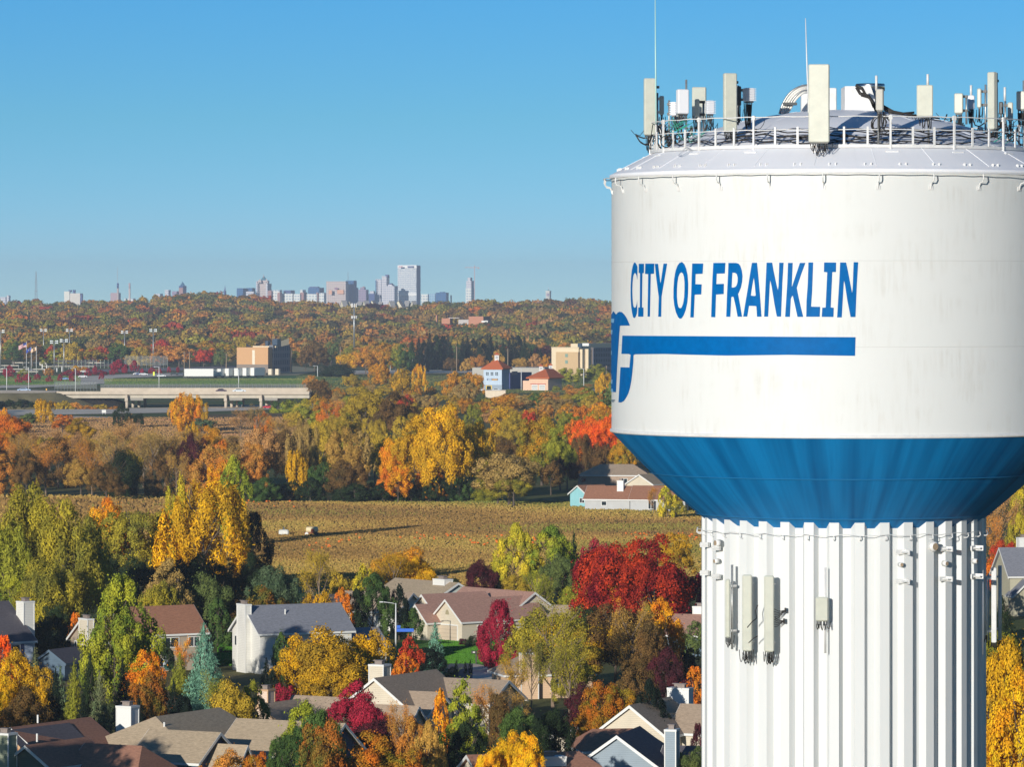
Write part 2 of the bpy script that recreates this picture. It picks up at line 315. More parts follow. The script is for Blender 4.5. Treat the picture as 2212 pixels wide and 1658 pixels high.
# lettering and emblem painted on the tank: outlines on the cylinder's surface, cut into narrow strips so they follow it
def hit(u, v, r=9.196):
    dx = (u-UC)/F; dz = -(v-VH)/F
    A = dx*dx+1; B = -(dx*TX+TD); Cc = TX*TX+TD*TD-r*r; disc = max(B*B-A*Cc, 0); t = (-B-math.sqrt(disc))/A
    x = t*dx-TX; y = t-TD
    return math.atan2(x, -y), CH+t*dz
def painted(name, outlines, conv, m, off=.013, parent=None):
    cu = bpy.data.curves.new('outline', 'CURVE'); cu.dimensions = '2D'; cu.fill_mode = 'BOTH'
    for ol in outlines:
        s = cu.splines.new('POLY'); pts = []
        for (x, y) in ol:
            u, v = conv(x, y)
            if u < 1321.3: th, z = -1.62-(1321.3-u)*.02, PZ(v, TD)
            else: th, z = hit(u, v)
            pts.append((th*9.2, z))
        s.points.add(len(pts)-1)
        for p, q in zip(s.points, pts): p.co = (q[0], q[1], 0, 1)
        s.use_cyclic_u = True
    ob = bpy.data.objects.new('outline', cu); COL.objects.link(ob)
    dg = bpy.context.evaluated_depsgraph_get(); me = bpy.data.meshes.new_from_object(ob.evaluated_get(dg))
    bm = bmesh.new(); bm.from_mesh(me); bpy.data.objects.remove(ob); bpy.data.meshes.remove(me)
    bmesh.ops.remove_doubles(bm, verts=bm.verts, dist=1e-5)
    # keep only one sheet of the fill
    x0 = min(v.co.x for v in bm.verts); x1 = max(v.co.x for v in bm.verts); s = .16
    k = math.floor(x0/s)+1
    while k*s < x1:
        bmesh.ops.bisect_plane(bm, geom=list(bm.verts)+list(bm.edges)+list(bm.faces), plane_co=(k*s, 0, 0), plane_no=(1, 0, 0)); k += 1
    rr = 9.19+off
    for vv in bm.verts:
        th = vv.co.x/9.2; z = vv.co.y; vv.co = (rr*math.sin(th), -rr*math.cos(th), z)
    bmesh.ops.recalc_face_normals(bm, faces=bm.faces)
    for f in bm.faces:
        c = f.calc_center_median()
        if f.normal.x*c.x+f.normal.y*c.y < 0: f.normal_flip()
    me = bpy.data.meshes.new(name); bm.to_mesh(me); bm.free(); me.materials.append(m)
    for p in me.polygons: p.use_smooth = True
    o = bpy.data.objects.new(name, me); COL.objects.link(o); o.parent = parent or tank; return o
def cv(x0, y0, k): return lambda x, y: ((x0+x/k)/1.80470, (y0+y/k)/1.80470)
L1 = cv(2370, 1000, 5.5275); L2 = cv(2740, 1000, 6.378); L3 = cv(3040, 1000, 6.378); L4 = cv(2370, 1200, 4.146); L6 = cv(2350, 950, 2.0724)
LET = [
 (L1, [[(637,220),(620,180),(600,145),(578,128),(558,150),(535,215),(515,320),(502,450),(493,620),(491,780),(495,950),(505,1090),(522,1210),(540,1295),(558,1328),(578,1328),(600,1300),(625,1230),(632,1150),(633,955),(625,1020),(608,1080),(590,1105),(570,1106),(550,1075),(538,1000),(530,880),(526,750),(530,600),(540,470),(555,395),(575,360),(600,365),(618,410),(630,470),(636,510)]]),
 (L1, [[(668,158),(778,158),(776,358),(745,362),(735,1100),(768,1108),(765,1300),(653,1300),(656,1106),(690,1100),(694,362),(666,355)]]),
 (L1, [[(808,155),(1000,155),(995,373),(925,378),(907,1298),(856,1298),(870,382),(802,377)]]),
 (L1, [[(1012,160),(1082,160),(1120,480),(1132,580),(1143,540),(1200,155),(1278,157),(1225,470),(1158,870),(1150,1303),(1086,1300),(1098,880),(1050,520)]]),
 (L1, [[(1598,120),(1650,170),(1690,270),(1718,400),(1732,580),(1730,780),(1715,980),(1680,1150),(1635,1270),(1590,1335),(1550,1345),(1510,1305),(1465,1200),(1430,1050),(1413,880),(1415,700),(1430,480),(1460,310),(1500,200),(1545,140)],
       [(1582,342),(1618,370),(1640,440),(1652,560),(1652,720),(1645,880),(1622,1020),(1590,1100),(1555,1122),(1520,1090),(1500,1000),(1488,860),(1490,700),(1500,560),(1520,440),(1550,370)]]),
 (L1, [[(1818,153),(2055,153),(2042,375),(1890,380),(1886,598),(2022,603),(2013,820),(1872,826),(1850,1318),(1777,1316),(1797,780),(1806,470)]]),
 (L2, [[(262,162),(563,160),(548,425),(347,430),(338,688),(525,682),(520,937),(330,950),(310,1515),(208,1510),(228,900),(240,560)]]),
 (L2, [[(638,160),(830,162),(890,180),(935,240),(970,350),(988,480),(980,620),(950,770),(905,880),(878,935),(905,1090),(940,1280),(975,1502),(865,1500),(820,1250),(765,1010),(735,1002),(708,1015),(685,1503),(583,1503),(605,900),(628,450)],
       [(738,405),(800,408),(845,440),(868,530),(865,630),(845,710),(815,755),(770,772),(718,774),(725,600)]]),
 (L2, [[(1222,158),(1348,158),(1380,480),(1425,1000),(1460,1502),(1348,1502),(1332,1245),(1300,1235),(1150,1230),(1105,1498),(1005,1498),(1060,1150),(1120,800),(1165,500)],
       [(1268,530),(1290,680),(1315,975),(1290,985),(1195,975),(1215,820),(1245,640)]]),
 (L2, [[(1585,155),(1725,155),(1760,360),(1820,650),(1866,845),(1882,740),(1900,155),(2008,157),(1980,620),(1945,1500),(1840,1498),(1780,1180),(1710,740),(1675,595),(1665,700),(1625,1500),(1525,1500),(1555,820),(1575,400)]]),
 (L3, [[(205,160),(322,160),(298,740),(305,748),(325,690),(500,160),(637,160),(520,480),(422,782),(460,980),(520,1250),(583,1505),(440,1505),(370,1180),(325,985),(305,985),(275,1050),(252,1505),(133,1503),(165,1000),(188,650)]]),
 (L3, [[(712,150),(830,150),(805,850),(777,1250),(1003,1255),(992,1503),(657,1503),(665,1100),(695,700)]]),
 (L3, [[(1102,150),(1400,152),(1395,388),(1305,390),(1265,1270),(1342,1280),(1333,1508),(1043,1505),(1056,1278),(1140,1272),(1180,395),(1097,387)]]),
 (L3, [[(1500,150),(1648,152),(1700,400),(1760,720),(1797,915),(1812,780),(1835,143),(1948,145),(1915,700),(1880,1510),(1760,1508),(1680,1100),(1620,700),(1595,600),(1588,680),(1540,1518),(1425,1518),(1455,1000),(1480,600)]]),
]
for cvn, ols in LET: painted('letter', ols, cvn, LBLUE)
def L46(x, y):                                                # emblem outline points, both pictures in one unit
    return L4(x, y)
bar = [(235,452)]+[((2370-2370)+ (2350+x/2.0724-2370)*4.146, (950+y/2.0724-1200)*4.146) for x, y in ((700,748),(1300,752),(2042,757),(2038,908),(1500,900),(1000,906),(500,893))]
bar += [(440,755),(415,768),(412,870),(405,950),(395,1060),(380,1180),(360,1290),(335,1380),(300,1450),(260,1510),(215,1535),(172,1532),(205,963),(350,968),(368,765),(340,750),(220,748)]
painted('emblem_bar', [bar], L4, LBLUE)
painted('emblem', [[(20,200),(40,140),(62,110),(92,58),(135,112),(160,80),(190,65),(230,75),(265,110),(300,160),(330,225),(357,290),(280,290),(195,292),(185,420),(165,720),(150,950),(140,1150),(130,1368),(20,1368)]], L4, LBLUE)
for q in ([(20,182),(107,180),(100,245),(20,242)], [(30,362),(80,362),(74,432),(30,430)], [(30,700),(69,700),(66,765),(30,762)], [(30,1165),(80,1168),(76,1234),(30,1232)], [(30,1312),(86,1315),(93,1366),(30,1366)]):
    painted('emblem_window', [q], L4, LBLUE2, .019)
painted('emblem_foot', [[(30,1487),(118,1490),(95,1525),(75,1530),(30,1500)]], L4, LGREY)

# ------------------------------------------------------------------ roof railing, vent, hatch
def at(u, r):                                                  # angle round the tower of something at radius r seen at u (near side)
    s = (u-1822)/(F*r/TD)
    return math.asin(max(-1, min(1, s*(1-.0484*r/9.19*math.sqrt(max(0, 1-min(1, s*s)))))))
rl = MB(); rl.lathe([(7.62, 50.80), (7.66, 50.80), (7.66, 50.92), (7.62, 50.92)], n=120); curb = rl.build('roof_curb', WMET, tower)
b = MB(); b.tube(ring(7.66, 51.99, 120), .022, 6, False); railing = b.build('railing_top_rail', WMET, tower, True)
b = MB(); b.tube(ring(7.66, 51.49, 120), .02, 6, False); b.build('railing_mid_rail', WMET, tower, True)
for k in range(18):
    a = R(k*20+9.5); b = MB(); b.box(-.035, .035, -7.70, -7.63, 50.62, 52.05, Matrix.Rotation(a, 4, 'Z'))
    b.box(-.07, .07, -7.71, -7.62, 51.88, 52.03, Matrix.Rotation(a, 4, 'Z')); b.box(-.25, .25, -7.95, -7.55, 50.60, 50.66, Matrix.Rotation(a, 4, 'Z')); b.build('railing_post', WMET, tower)
    for d in (6.7, 13.4):
        b = MB(); b.box(-.04, .04, -7.68, -7.63, 50.9, 51.6, Matrix.Rotation(a+R(d), 4, 'Z')); b.build('railing_post', WMET, tower)
def TL(u, v, dep):                                             # tower-local point seen at (u, v) at a distance dep
    return Vector((PX(u, dep)-TX, dep-TD, PZ(v, dep)))
STEEL = mat('stainless_steel', (.62, .6, .56), .22, .2, 4, (1, 1, 6), 1.0)
CAB = mat('black_cable', (.02, .018, .016), .55); CABG = mat('green_cable', (.03, .35, .25), .5); CABW = mat('white_cable', (.7, .68, .62), .5)
DARKM = mat('dark_grey_metal', (.07, .075, .075), .5, .2, 8); GALV = mat('galvanised_pipe', (.42, .43, .42), .4, .2, 8, metal=.6)
# square hatch box with slanted top and round steel vent
p0 = TL(1825, 238, 189); p1 = TL(1890, 238, 189); zt = PZ(186, 189)
b = MB(); y0, y1 = p0.y, p0.y+2.2; xs = (p0.x, p0.x+.42, p1.x, p1.x); zb = 52.2
prof = [(p0.x, zb), (p1.x, zb), (p1.x, PZ(212, 189)), (p0.x+1.02, zt), (p0.x, zt)]
n = len(prof); b.add([(x, y0, z) for x, z in prof]+[(x, y1, z) for x, z in prof], [tuple(range(n-1, -1, -1))[::-1], tuple(range(2*n-1, n-1, -1))]+[(i, (i+1) % n, n+(i+1) % n, n+i) for i in range(n)])
b.build('hatch_box', WMET, tower)
b = MB(); c = TL(1880, 200, 191.5); zt = PZ(181, 191.5); zb2 = PZ(214, 191.5)
b.lathe([(.01, zt+.01), (.56, zt), (.58, zt-.03), (.58, zt-.28), (.5, zt-.3), (.5, zb2-.5), (.01, zb2-.5)], (c.x, c.y), 40); b.build('vent_cap', STEEL, tower, True)
b = MB(); c = TL(1798, 222, 192); b.bevbox(c.x-.16, c.x+.16, c.y-.2, c.y+.4, 52.2, PZ(190, 192), .03); b.box(c.x-.3, c.x+.95, c.y-.35, c.y+.2, 52.3, 52.52); b.build('roof_box', WMET, tower)
b = MB(); c = TL(1741, 200, 192); b.bevbox(c.x-.2, c.x+.4, c.y-.2, c.y+.4, 52.2, PZ(183, 192), .03); b.build('roof_box', WMET, tower)
b = MB(); b.box(*[TL(2000, 0, 188).x-.2, TL(2062, 0, 188).x, TL(2000, 0, 186).y, TL(2000, 0, 187).y], 51.2, 51.55); b.build('cable_support', WMET, tower)

# ------------------------------------------------------------------ antennas (things of their own, bolted to the tower)
PANEL = mat('cream_panel', (.55, .56, .47), .45, .1, 2); PANELB = mat('panel_back', (.12, .14, .16), .5); WBOX = mat('white_radio', (.75, .76, .78), .4)
rnd = random.Random(5)
def cables(parent, M, x0, x1, y, z, n, drop, mt=None, pull=(0, 0), r=.014):
    b = MB()
    for i in range(n):
        xa = x0+(x1-x0)*(i+.5)/n; d = drop*rnd.uniform(.5, 1.1); xb = xa+rnd.uniform(-.15, .2)+pull[0]; zz = z+rnd.uniform(0, .2)+pull[1]
        P = [Vector((xa, y, z)), Vector((xa, y, z-.12)), Vector((xa+(xb-xa)*.2, y+.03, z-d*.7)), Vector((xa+(xb-xa)*.5, y+.08, z-d)), Vector((xa+(xb-xa)*.85, y+.15, z-d*.6)), Vector((xb, y+.2, zz))]
        Q = []
        for j in range(len(P)-1):
            for t in (0, .5): Q.append(P[j].lerp(P[j+1], t))
        Q.append(P[-1]); Q = [Q[0]]+[(Q[k-1]+Q[k]*2+Q[k+1])/4 for k in range(1, len(Q)-1)]+[Q[-1]]
        b.tube([M @ q for q in Q], r, 4)
    return b.build('cable', mt or CAB, parent, True)
def antenna(name, label, u0, u1, v0, v1, dep, yaw=0, thick=.2, m=None, pole=None, ncab=6, drop=.35, rod=None, cat='antenna', group='antennas around the tower roof', backbox=False, fins=False, pole_du=0):
    """panel seen between u0..u1 and v0..v1 at distance dep, turned by yaw degrees"""
    uc = (u0+u1)/2; x = PX(uc, dep); zt = PZ(v0, dep); zb = PZ(v1, dep); W = (u1-u0)/F*dep; a = R(yaw)
    Wp = max(.12, (W-abs(math.sin(a))*thick)/max(.3, math.cos(a)))
    e = empty(name, (x, dep, zb), a); tag(e, label, cat, group)
    h = zt-zb; I = Matrix.Identity(4)
    b = MB(); b.bevbox(-Wp/2, Wp/2, -thick/2, thick/2, 0, h, .035); pn = b.build('panel' if not fins else 'radio_body', m or PANEL, e)
    b = MB(); b.box(-Wp/2+.03, Wp/2-.03, thick/2+.001, thick/2+.05, .05, h-.03); b.build('back_plate', PANELB if not fins else WBOX, e)
    b = MB(); b.box(-Wp/2+.05, Wp/2-.05, -thick/2+.03, thick/2-.03, -.05, -.001)
    for i in range(max(2, int(Wp/.09))):
        xx = -Wp/2+.07+(Wp-.14)*i/max(1, int(Wp/.09)-1); b.tube([(xx, 0, -.02), (xx, 0, -.14)], .022, 6)
    b.build('connector', DARKM, e)
    if fins:
        b = MB()
        for i in range(8): zz = h*(i+.5)/8; b.box(-Wp/2-.03, Wp/2+.03, -thick/2-.04, thick/2+.04, zz-.012, zz+.012)
        b.build('cooling_fins', WBOX, e)
    if pole:
        pu, q0, q1 = pole; px = (pu-uc)/F*dep; ca, sa = math.cos(-a), math.sin(-a); yy = thick/2+.16
        b = MB(); b.tube([(px, yy, PZ(q1, dep)-zb), (px, yy, PZ(q0, dep)-zb)], .042, 8); b.build('mounting_pipe', GALV, e, True)
        for f in (.15, .85):
            b = MB(); b.box(min(0, px)-.06, max(0, px)+.06, thick/2+.05, yy+.05, h*f-.05, h*f+.05); b.build('clamp', DARKM, e)
    if rod:
        ru, q0, q1 = rod; px = (ru-uc)/F*dep
        b = MB(); b.tube([(px, 0, PZ(q1, dep)-zb), (px, 0, PZ(q0, dep)-zb)], .05, 8); b.build('omni_rod', WMET, e, True)
    if ncab: cables(e, I, -Wp/2+.06, Wp/2-.06, 0, -.12, ncab, drop)
    return e
antenna('panel_antenna', 'tall cream panel antenna at the far left of the roof railing', 1390, 1418, 169, 292, 189.5, 12, .2, pole=(1424, 200, 305), ncab=7, drop=.6)
antenna('panel_antenna', 'small cream panel just right of the leftmost tall antenna', 1424, 1434.6, 207, 248, 191, 5, .14, pole=(1421, 200, 310), ncab=4, drop=.4)
antenna('radio_unit', 'white radio box beside the bare grey pipe on the left of the roof', 1460, 1489, 193, 246, 186.5, 18, .28, WBOX, pole=(1489, 171, 296), cat='radio unit')
antenna('panel_antenna', 'short tan panel antenna with a thin red stripe near its top', 1494.5, 1526, 188, 257, 194, 6, .16, pole=(1512, 215, 285), ncab=9, drop=.7)
antenna('panel_antenna', 'small narrow tan panel in front of the red striped antenna', 1500.7, 1511, 214, 253, 188, 0, .12, pole=(1520, 222, 290), ncab=4, drop=.4)
antenna('radio_unit', 'white finned radio right of the red striped antenna', 1524, 1544, 217, 247, 192, 20, .2, WBOX, ncab=8, drop=.6, fins=True, cat='radio unit')
antenna('radio_unit', 'grey finned radio low behind the white radio box on the left', 1448, 1462, 220, 250, 196, -15, .2, WBOX, pole=(1442, 216, 300), ncab=6, drop=.5, fins=True, cat='radio unit')
antenna('panel_antenna', 'tan panel half hidden behind the white radio box on the left', 1458, 1474, 236, 258, 197, 0, .15, ncab=6, drop=.5)
antenna('panel_antenna', 'tall pale green panel antenna left of the white cable hoses', 1561.4, 1592.4, 158, 284.4, 184.6, 16, .24, pole=(1596, 190, 312), ncab=8, drop=.25)
antenna('radio_unit', 'white finned radio held beside the tall pale green panel', 1605, 1631, 190, 219, 186, 25, .3, WBOX, pole=(1600, 184, 270), ncab=12, drop=1.1, fins=True, cat='radio unit')
antenna('radio_unit', 'black radio box on the back of the tall pale green panel', 1592.5, 1601, 186, 229, 185.4, 0, .2, DARKM, ncab=4, drop=.8, cat='radio unit')
antenna('panel_antenna', 'largest cream panel antenna at the front of the roof railing', 1746, 1792.6, 138.7, 307.5, 181.6, -8, .26, pole=(1782, 170, 318), ncab=12, drop=.4)
antenna('panel_antenna', 'small grey panel with white rod in front of the steel vent', 1891, 1910, 192, 239, 182.3, -20, .16, mat('grey_panel', (.42, .41, .36), .5), pole=(1893.5, 200, 314), rod=(1892.7, 163, 195), ncab=6, drop=1.0)
antenna('panel_antenna', 'square cream panel on a pole right of the steel vent', 1980, 2015.5, 183.5, 251.6, 183.2, -4, .16, pole=(2006, 200, 316), rod=(2004, 160, 184), ncab=5, drop=.5)
antenna('panel_antenna', 'small cream panel with black frame at the left of the right hand cluster', 2060.7, 2081.5, 201.5, 245, 192, -12, .2, pole=(2086, 205, 268), ncab=7, drop=.6)
antenna('radio_unit', 'white radio box with rod in the middle of the right hand cluster', 2090, 2106, 206, 236, 193, -10, .2, WBOX, pole=(2098, 207, 278), rod=(2097.6, 184, 207), ncab=8, drop=.5, cat='radio unit')
antenna('panel_antenna', 'narrow cream panel just left of the tall two tone panel', 2110, 2121, 191, 232.6, 189, -15, .14, pole=(2127, 182, 300), ncab=5, drop=.5)
antenna('panel_antenna', 'tall two tone panel antenna at the right of the roof railing', 2131.8, 2155, 155.5, 279.5, 187.2, -42, .26, pole=(2144, 190, 314), ncab=8, drop=.4)
antenna('radio_unit', 'tan radio in a dark frame right of the tall two tone panel', 2176, 2189, 221, 262, 193, -10, .2, PANEL, pole=(2170.6, 218, 290), rod=(2170.6, 188, 218), ncab=9, drop=.5, cat='radio unit')
antenna('radio_unit', 'dark radio stack behind the tall two tone panel', 2157, 2168, 220, 247, 192, -10, .2, DARKM, ncab=9, drop=.5, cat='radio unit')
antenna('panel_antenna', 'cream panel on grey pipe cut by the right edge of the photo', 2195, 2216, 197, 237, 190, -15, .2, pole=(2209, 173, 318), ncab=8, drop=.7)
def whip(label, u0, v0, u1, v1, dep, m, base=True):
    p = TL(u0, v0, dep); q = TL(u1, v1, dep); e = empty('whip_antenna', (p.x+TX, p.y+TD, p.z)); tag(e, label, 'antenna', 'whip antennas on the roof'); d = q-p
    b = MB(); b.tube([Vector((0, 0, .6)), d*.5, d], [.035, .03, .014], 7); b.build('mast', m, e, True)
    b = MB(); b.tube([(0, 0, -.2), (0, 0, .9)], .05, 8); b.box(-.12, .12, -.1, .1, -.1, .1); b.build('base_mount', GALV, e)
whip('very tall pale green whip antenna rising out of the photo on the left', 1417.5, 318, 1415, -30, 189, mat('pale_green_rod', (.42, .66, .6), .4))
whip('white whip antenna leaning left behind the largest panel', 1747, 262, 1740, 39, 188, WMET)
# white hoses arching from the roof behind the largest panel
he = empty('cable_hose', (TX, TD, 52)); tag(he, 'arched bundle of white hoses between the roof and the largest panel', 'hose')
for i in range(5):
    o = i*3.0; b = MB(); P = [TL(1684+o*1.2, 246, 190), TL(1690+o*1.3, 226+o, 190), TL(1703+o*1.3, 203+o*.9, 190), TL(1722+o, 189+o*.9, 190), TL(1745, 183+o*1.3, 190.2), TL(1760, 190+o, 190.5)]
    Q = [];
    for j in range(len(P)-1):
        for t in (0, .33, .66): Q.append(P[j].lerp(P[j+1], t))
    Q = [Q[0]]+[(Q[k-1]+Q[k]+Q[k+1])/3 for k in range(1, len(Q)-1)]+[P[-1]]
    b.tube([q-Vector((0, 0, 52)) for q in Q], .05, 7); b.build('hose', CABW if i % 3 else GALV, he, True)
b = MB(); p = TL(1697, 224, 189.8)-Vector((0, 0, 52)); b.box(p.x-.1, p.x+.45, p.y-.1, p.y+.3, p.z-.05, p.z+.05); b.build('hose_clamp', DARKM, he)
# cable runs: long sagging lines inside the railing, coils and tangles
ce = empty('cable_run', (TX, TD, 51)); tag(ce, 'tangled black cables running round the roof inside the railing', 'cables')
for i in range(11):
    b = MB(); rr = 7.35-.05*(i % 4); z0 = .05+.075*i*.7; ph = rnd.uniform(0, 6); pts = []; a0 = R(rnd.choice((-80, -62, -40, -20, 5))); a1 = a0+R(rnd.choice((60, 90, 130)))
    a1 = min(a1, R(100))
    k = 0; a = a0
    while a < a1:
        pts.append((rr*math.sin(a), -rr*math.cos(a), z0-.04+.05*math.sin(a*18+ph)+.03*math.sin(a*41+ph*2))); a += R(1.6)
    b.tube(pts, rnd.choice((.012, .016, .025, .034)), 5); b.build('cable', CAB, ce, True)
for (u, v, dep, n, sp) in ((1450, 285, 190, 22, 1.0), (1500, 290, 190, 26, 1.2), (1435, 300, 189, 14, .6), (2085, 290, 191, 22, .9), (2120, 290, 190, 26, 1.0), (2180, 285, 191, 34, 1.1), (2160, 300, 188, 14, .7), (2060, 270, 190, 12, .8), (1975, 262, 187, 12, 1.3), (1600, 300, 185, 10, .5)):
    b = MB(); c = TL(u, v, dep)-Vector((0, 0, 51))
    for i in range(n):
        p = c+Vector((rnd.uniform(-sp, sp), rnd.uniform(-.4, .4), rnd.uniform(-.35, .4))); d = Vector((rnd.uniform(-1, 1), rnd.uniform(-.4, .4), rnd.uniform(-.5, .5)))*.55; s = Vector((rnd.uniform(-.1, .1), 0, -rnd.uniform(.1, .45)))
        b.tube([p, p+d*.3+s*.7, p+d*.7+s, p+d*1.2+s*.6, p+d*1.5], rnd.choice((.012, .018, .028)), 5)
    b.build('cable_tangle', CAB, ce, True)
for (u, v) in ((1455, 270), (1480, 292), (1455, 262), (1930, 296), (1965, 302), (2125, 298), (2000, 310)):
    b = MB(); c = TL(u, v, 186)-Vector((0, 0, 51))
    for i in range(4):
        p = c+Vector((rnd.uniform(-.3, .3), 0, rnd.uniform(-.2, .2))); b.tube([p, p+Vector((.15, .1, -.25)), p+Vector((.45, .1, -.1)), p+Vector((.7, .1, .05))], .012, 5)
    b.build('green_cable', CABG, ce, True)
for (u, v, r_) in ((2072-172, 266, .28), (1906, 270, .34), (1905, 268, .38), (1440, 305, .22)):
    b = MB(); c = TL(u, v, 183.5)-Vector((0, 0, 51)); b.tube([c+Vector((r_*math.cos(t*.4), .02*t, r_*math.sin(t*.4))) for t in range(32)], .016, 5); b.build('cable_coil', CAB, ce, True)
for (P, m_) in (([(1848, 184), (1862, 190), (1870, 205), (1880, 212), (1888, 232)], .06), ([(1850, 188), (1858, 202), (1876, 207), (1886, 222), (1893, 240)], .07), ([(1905, 226), (1930, 240), (1960, 246), (1985, 250), (2030, 256)], .035), ([(1905, 232), (1925, 242), (1950, 245), (1975, 243)], .05), ([(1967, 248), (2000, 262), (2030, 275), (2060, 290), (2100, 296)], .06)):
    b = MB(); pp = [TL(u, v, 187.6)-Vector((0, 0, 51)) for u, v in P]; b.tube(pp, m_, 6); b.tube([q+Vector((.06, -.05, -.09)) for q in pp], m_*.6, 6); b.build('cable_bundle', CAB, ce, True)

# antennas bolted on the column
def col_ant(label, u0, u1, v0, v1, off, tube_=False, pole=None, ncab=6, name='panel_antenna', grp='antennas on the column', thick=.24, drop=.3):
    uc = (u0+u1)/2; a = aC(uc, 5.6+off); r = 5.63+off; dep = TD-r*math.cos(a); X = TX+r*math.sin(a); zb = PZ(v1, dep); h = PZ(v0, dep)-zb; W = (u1-u0)/F*dep
    e = empty(name, (X, dep, zb)); tag(e, label, 'antenna', grp)
    if tube_: b = MB(); b.tube([(0, 0, 0), (0, 0, h)], W/2, 14)
    else: b = MB(); b.bevbox(-W/2, W/2, -thick/2, thick/2, 0, h, .05)
    b.build('panel', PANEL if u0 < 2000 else WMET, e, tube_)
    M = Matrix.Rotation(a, 4, 'Z'); b = MB()
    for f in (.12, .88): b.box(-.05, .05, .02, off+.02, h*f-.04, h*f+.04, M)
    b.build('bracket', WMET, e)
    if pole:
        pu, q0, q1 = pole; b = MB(); px = (pu-uc)/F*dep; b.tube([(px, .12, PZ(q1, dep)-zb), (px, .12, PZ(q0, dep)-zb)], .045, 8); b.build('mounting_pipe', WMET if tube_ or u0 > 1700 else GALV, e, True)
    b = MB()
    for i in range(4): b.tube([(-W/2+W*(i+.5)/4, 0, .02), (-W/2+W*(i+.5)/4, 0, -.16)], .025, 6)
    b.build('connector', DARKM, e)
    cables(e, Matrix.Identity(4), -W/2, W/2, 0, -.1, ncab, drop)
    return e
col_ant('slim cream antenna nearest the left edge of the column', 1559, 1569.4, 1251.8, 1379, .40, pole=(1574, 1221.5, 1404), ncab=4, thick=.16)
col_ant('long cream antenna second from the left on the column', 1592.7, 1613.6, 1242.4, 1407.8, .38, ncab=9, drop=.4)
e3 = col_ant('long cream antenna with cables fanning out to its right', 1636.6, 1658, 1244, 1409.5, .42, ncab=9, drop=.4)
col_ant('small square cream antenna on a pipe at the column front', 1741, 1768.5, 1290.5, 1343.4, .5, pole=(1762, 1227, 1413), ncab=6, thick=.14)
b = MB(); z0 = e3.location.z; dep = e3.location.y
for (ue, ve) in ((1696, 1319), (1693, 1342)):
    for k in range(5):
        us, vs_ = 1659, 1305+k*9+(ve-1319)*.5; P = []
        for t in (0, .3, .6, 1): P.append(Vector((PX(us+(ue-us)*t, dep)-e3.location.x, .1-.27*t, PZ(vs_+(ve-vs_)*t+8*math.sin(math.pi*t), dep)-z0)))
        b = MB(); b.tube(P, .014, 5); b.build('cable', CAB, e3, True)
    b = MB(); c = Vector((PX(ue, dep)-e3.location.x, -.1, PZ(ve, dep)-z0)); b.box(c.x-.03, c.x+.04, c.y-.05, c.y+.08, c.z-.09, c.z+.09); b.build('cable_clamp', CAB, e3)
for (P0) in ([(1614, 1357), (1624, 1345), (1634, 1337)], [(1617, 1390), (1628, 1380), (1637, 1375)], [(1634, 1337), (1632, 1320), (1637, 1308)]):
    b = MB(); b.tube([Vector((PX(u, dep)-e3.location.x, -.02, PZ(v, dep)-z0)) for u, v in P0], .02, 5); b.build('cable', CAB, e3, True)
def side_ant(label, u0, u1, v0, v1, dep, tube_=True, ncab=3, m=None):
    W = (u1-u0)/F*dep; zb = PZ(v1, dep); h = PZ(v0, dep)-zb; e = empty('panel_antenna', (PX((u0+u1)/2, dep), dep, zb)); tag(e, label, 'antenna', 'antennas on the column')
    b = MB()
    if tube_: b.tube([(0, 0, 0), (0, 0, h)], W/2, 12)
    else: b.bevbox(-W/2, W/2, -.1, .1, 0, h, .03)
    b.build('panel', WMET, e, tube_)
    b = MB()
    for f in (.15, .85): b.box(PX(2112, dep)-e.location.x, 0, .05, .12, h*f-.04, h*f+.04)
    b.build('bracket', WMET, e)
    if ncab: cables(e, Matrix.Identity(4), -W/2, W/2, 0, -.02, ncab, .3)
side_ant('white pipe bracketed to the right edge of the column', 2118.6, 2124.4, 1232, 1415, 188.2, ncab=0)
side_ant('short white tube antenna beside the pipe at the column right edge', 2126.5, 2133, 1247.6, 1373, 188.8)
side_ant('thinnest white rod in the cluster right of the column', 2133.6, 2137, 1240, 1385, 190, ncab=2)
side_ant('wide white panel antenna right of the column', 2141.5, 2152.5, 1227, 1389.5, 189, False, 7)
side_ant('rightmost white tube antenna in the cluster by the column', 2156, 2164, 1222.8, 1384, 191.5, True, 4)
# ================================================================== TREES
rng = np.random.default_rng(7)
def leaf_mesh(name, C, N, L, Wd, up=0.0):
    """one diamond-shaped leaf clump per point C, facing about N, L long and Wd wide"""
    n = len(C); N = N/np.maximum(np.linalg.norm(N, axis=1, keepdims=True), 1e-6)
    r = rng.normal(size=(n, 3)); r[:, 2] += up*3
    T = r-N*np.sum(r*N, axis=1, keepdims=True); T /= np.maximum(np.linalg.norm(T, axis=1, keepdims=True), 1e-6); B = np.cross(N, T)
    L = np.asarray(L)*rng.uniform(.6, 1.35, n); Wd = np.asarray(Wd)*rng.uniform(.6, 1.35, n)
    v = np.empty((n, 4, 3)); v[:, 0] = C-T*L[:, None]; v[:, 1] = C+B*Wd[:, None]; v[:, 2] = C+T*L[:, None]; v[:, 3] = C-B*Wd[:, None]
    me = bpy.data.meshes.new(name); me.vertices.add(n*4); me.loops.add(n*4); me.polygons.add(n)
    me.vertices.foreach_set('co', v.reshape(-1).astype(np.float32)); idx = np.arange(n*4, dtype=np.int32)
    me.loops.foreach_set('vertex_index', idx); me.polygons.foreach_set('loop_start', idx[::4])
    a = me.attributes.new('rnd', 'FLOAT', 'POINT'); a.data.foreach_set('value', np.repeat(rng.uniform(0, 1, n), 4).astype(np.float32))
    me.update(); me.materials.append(LEAF); return me
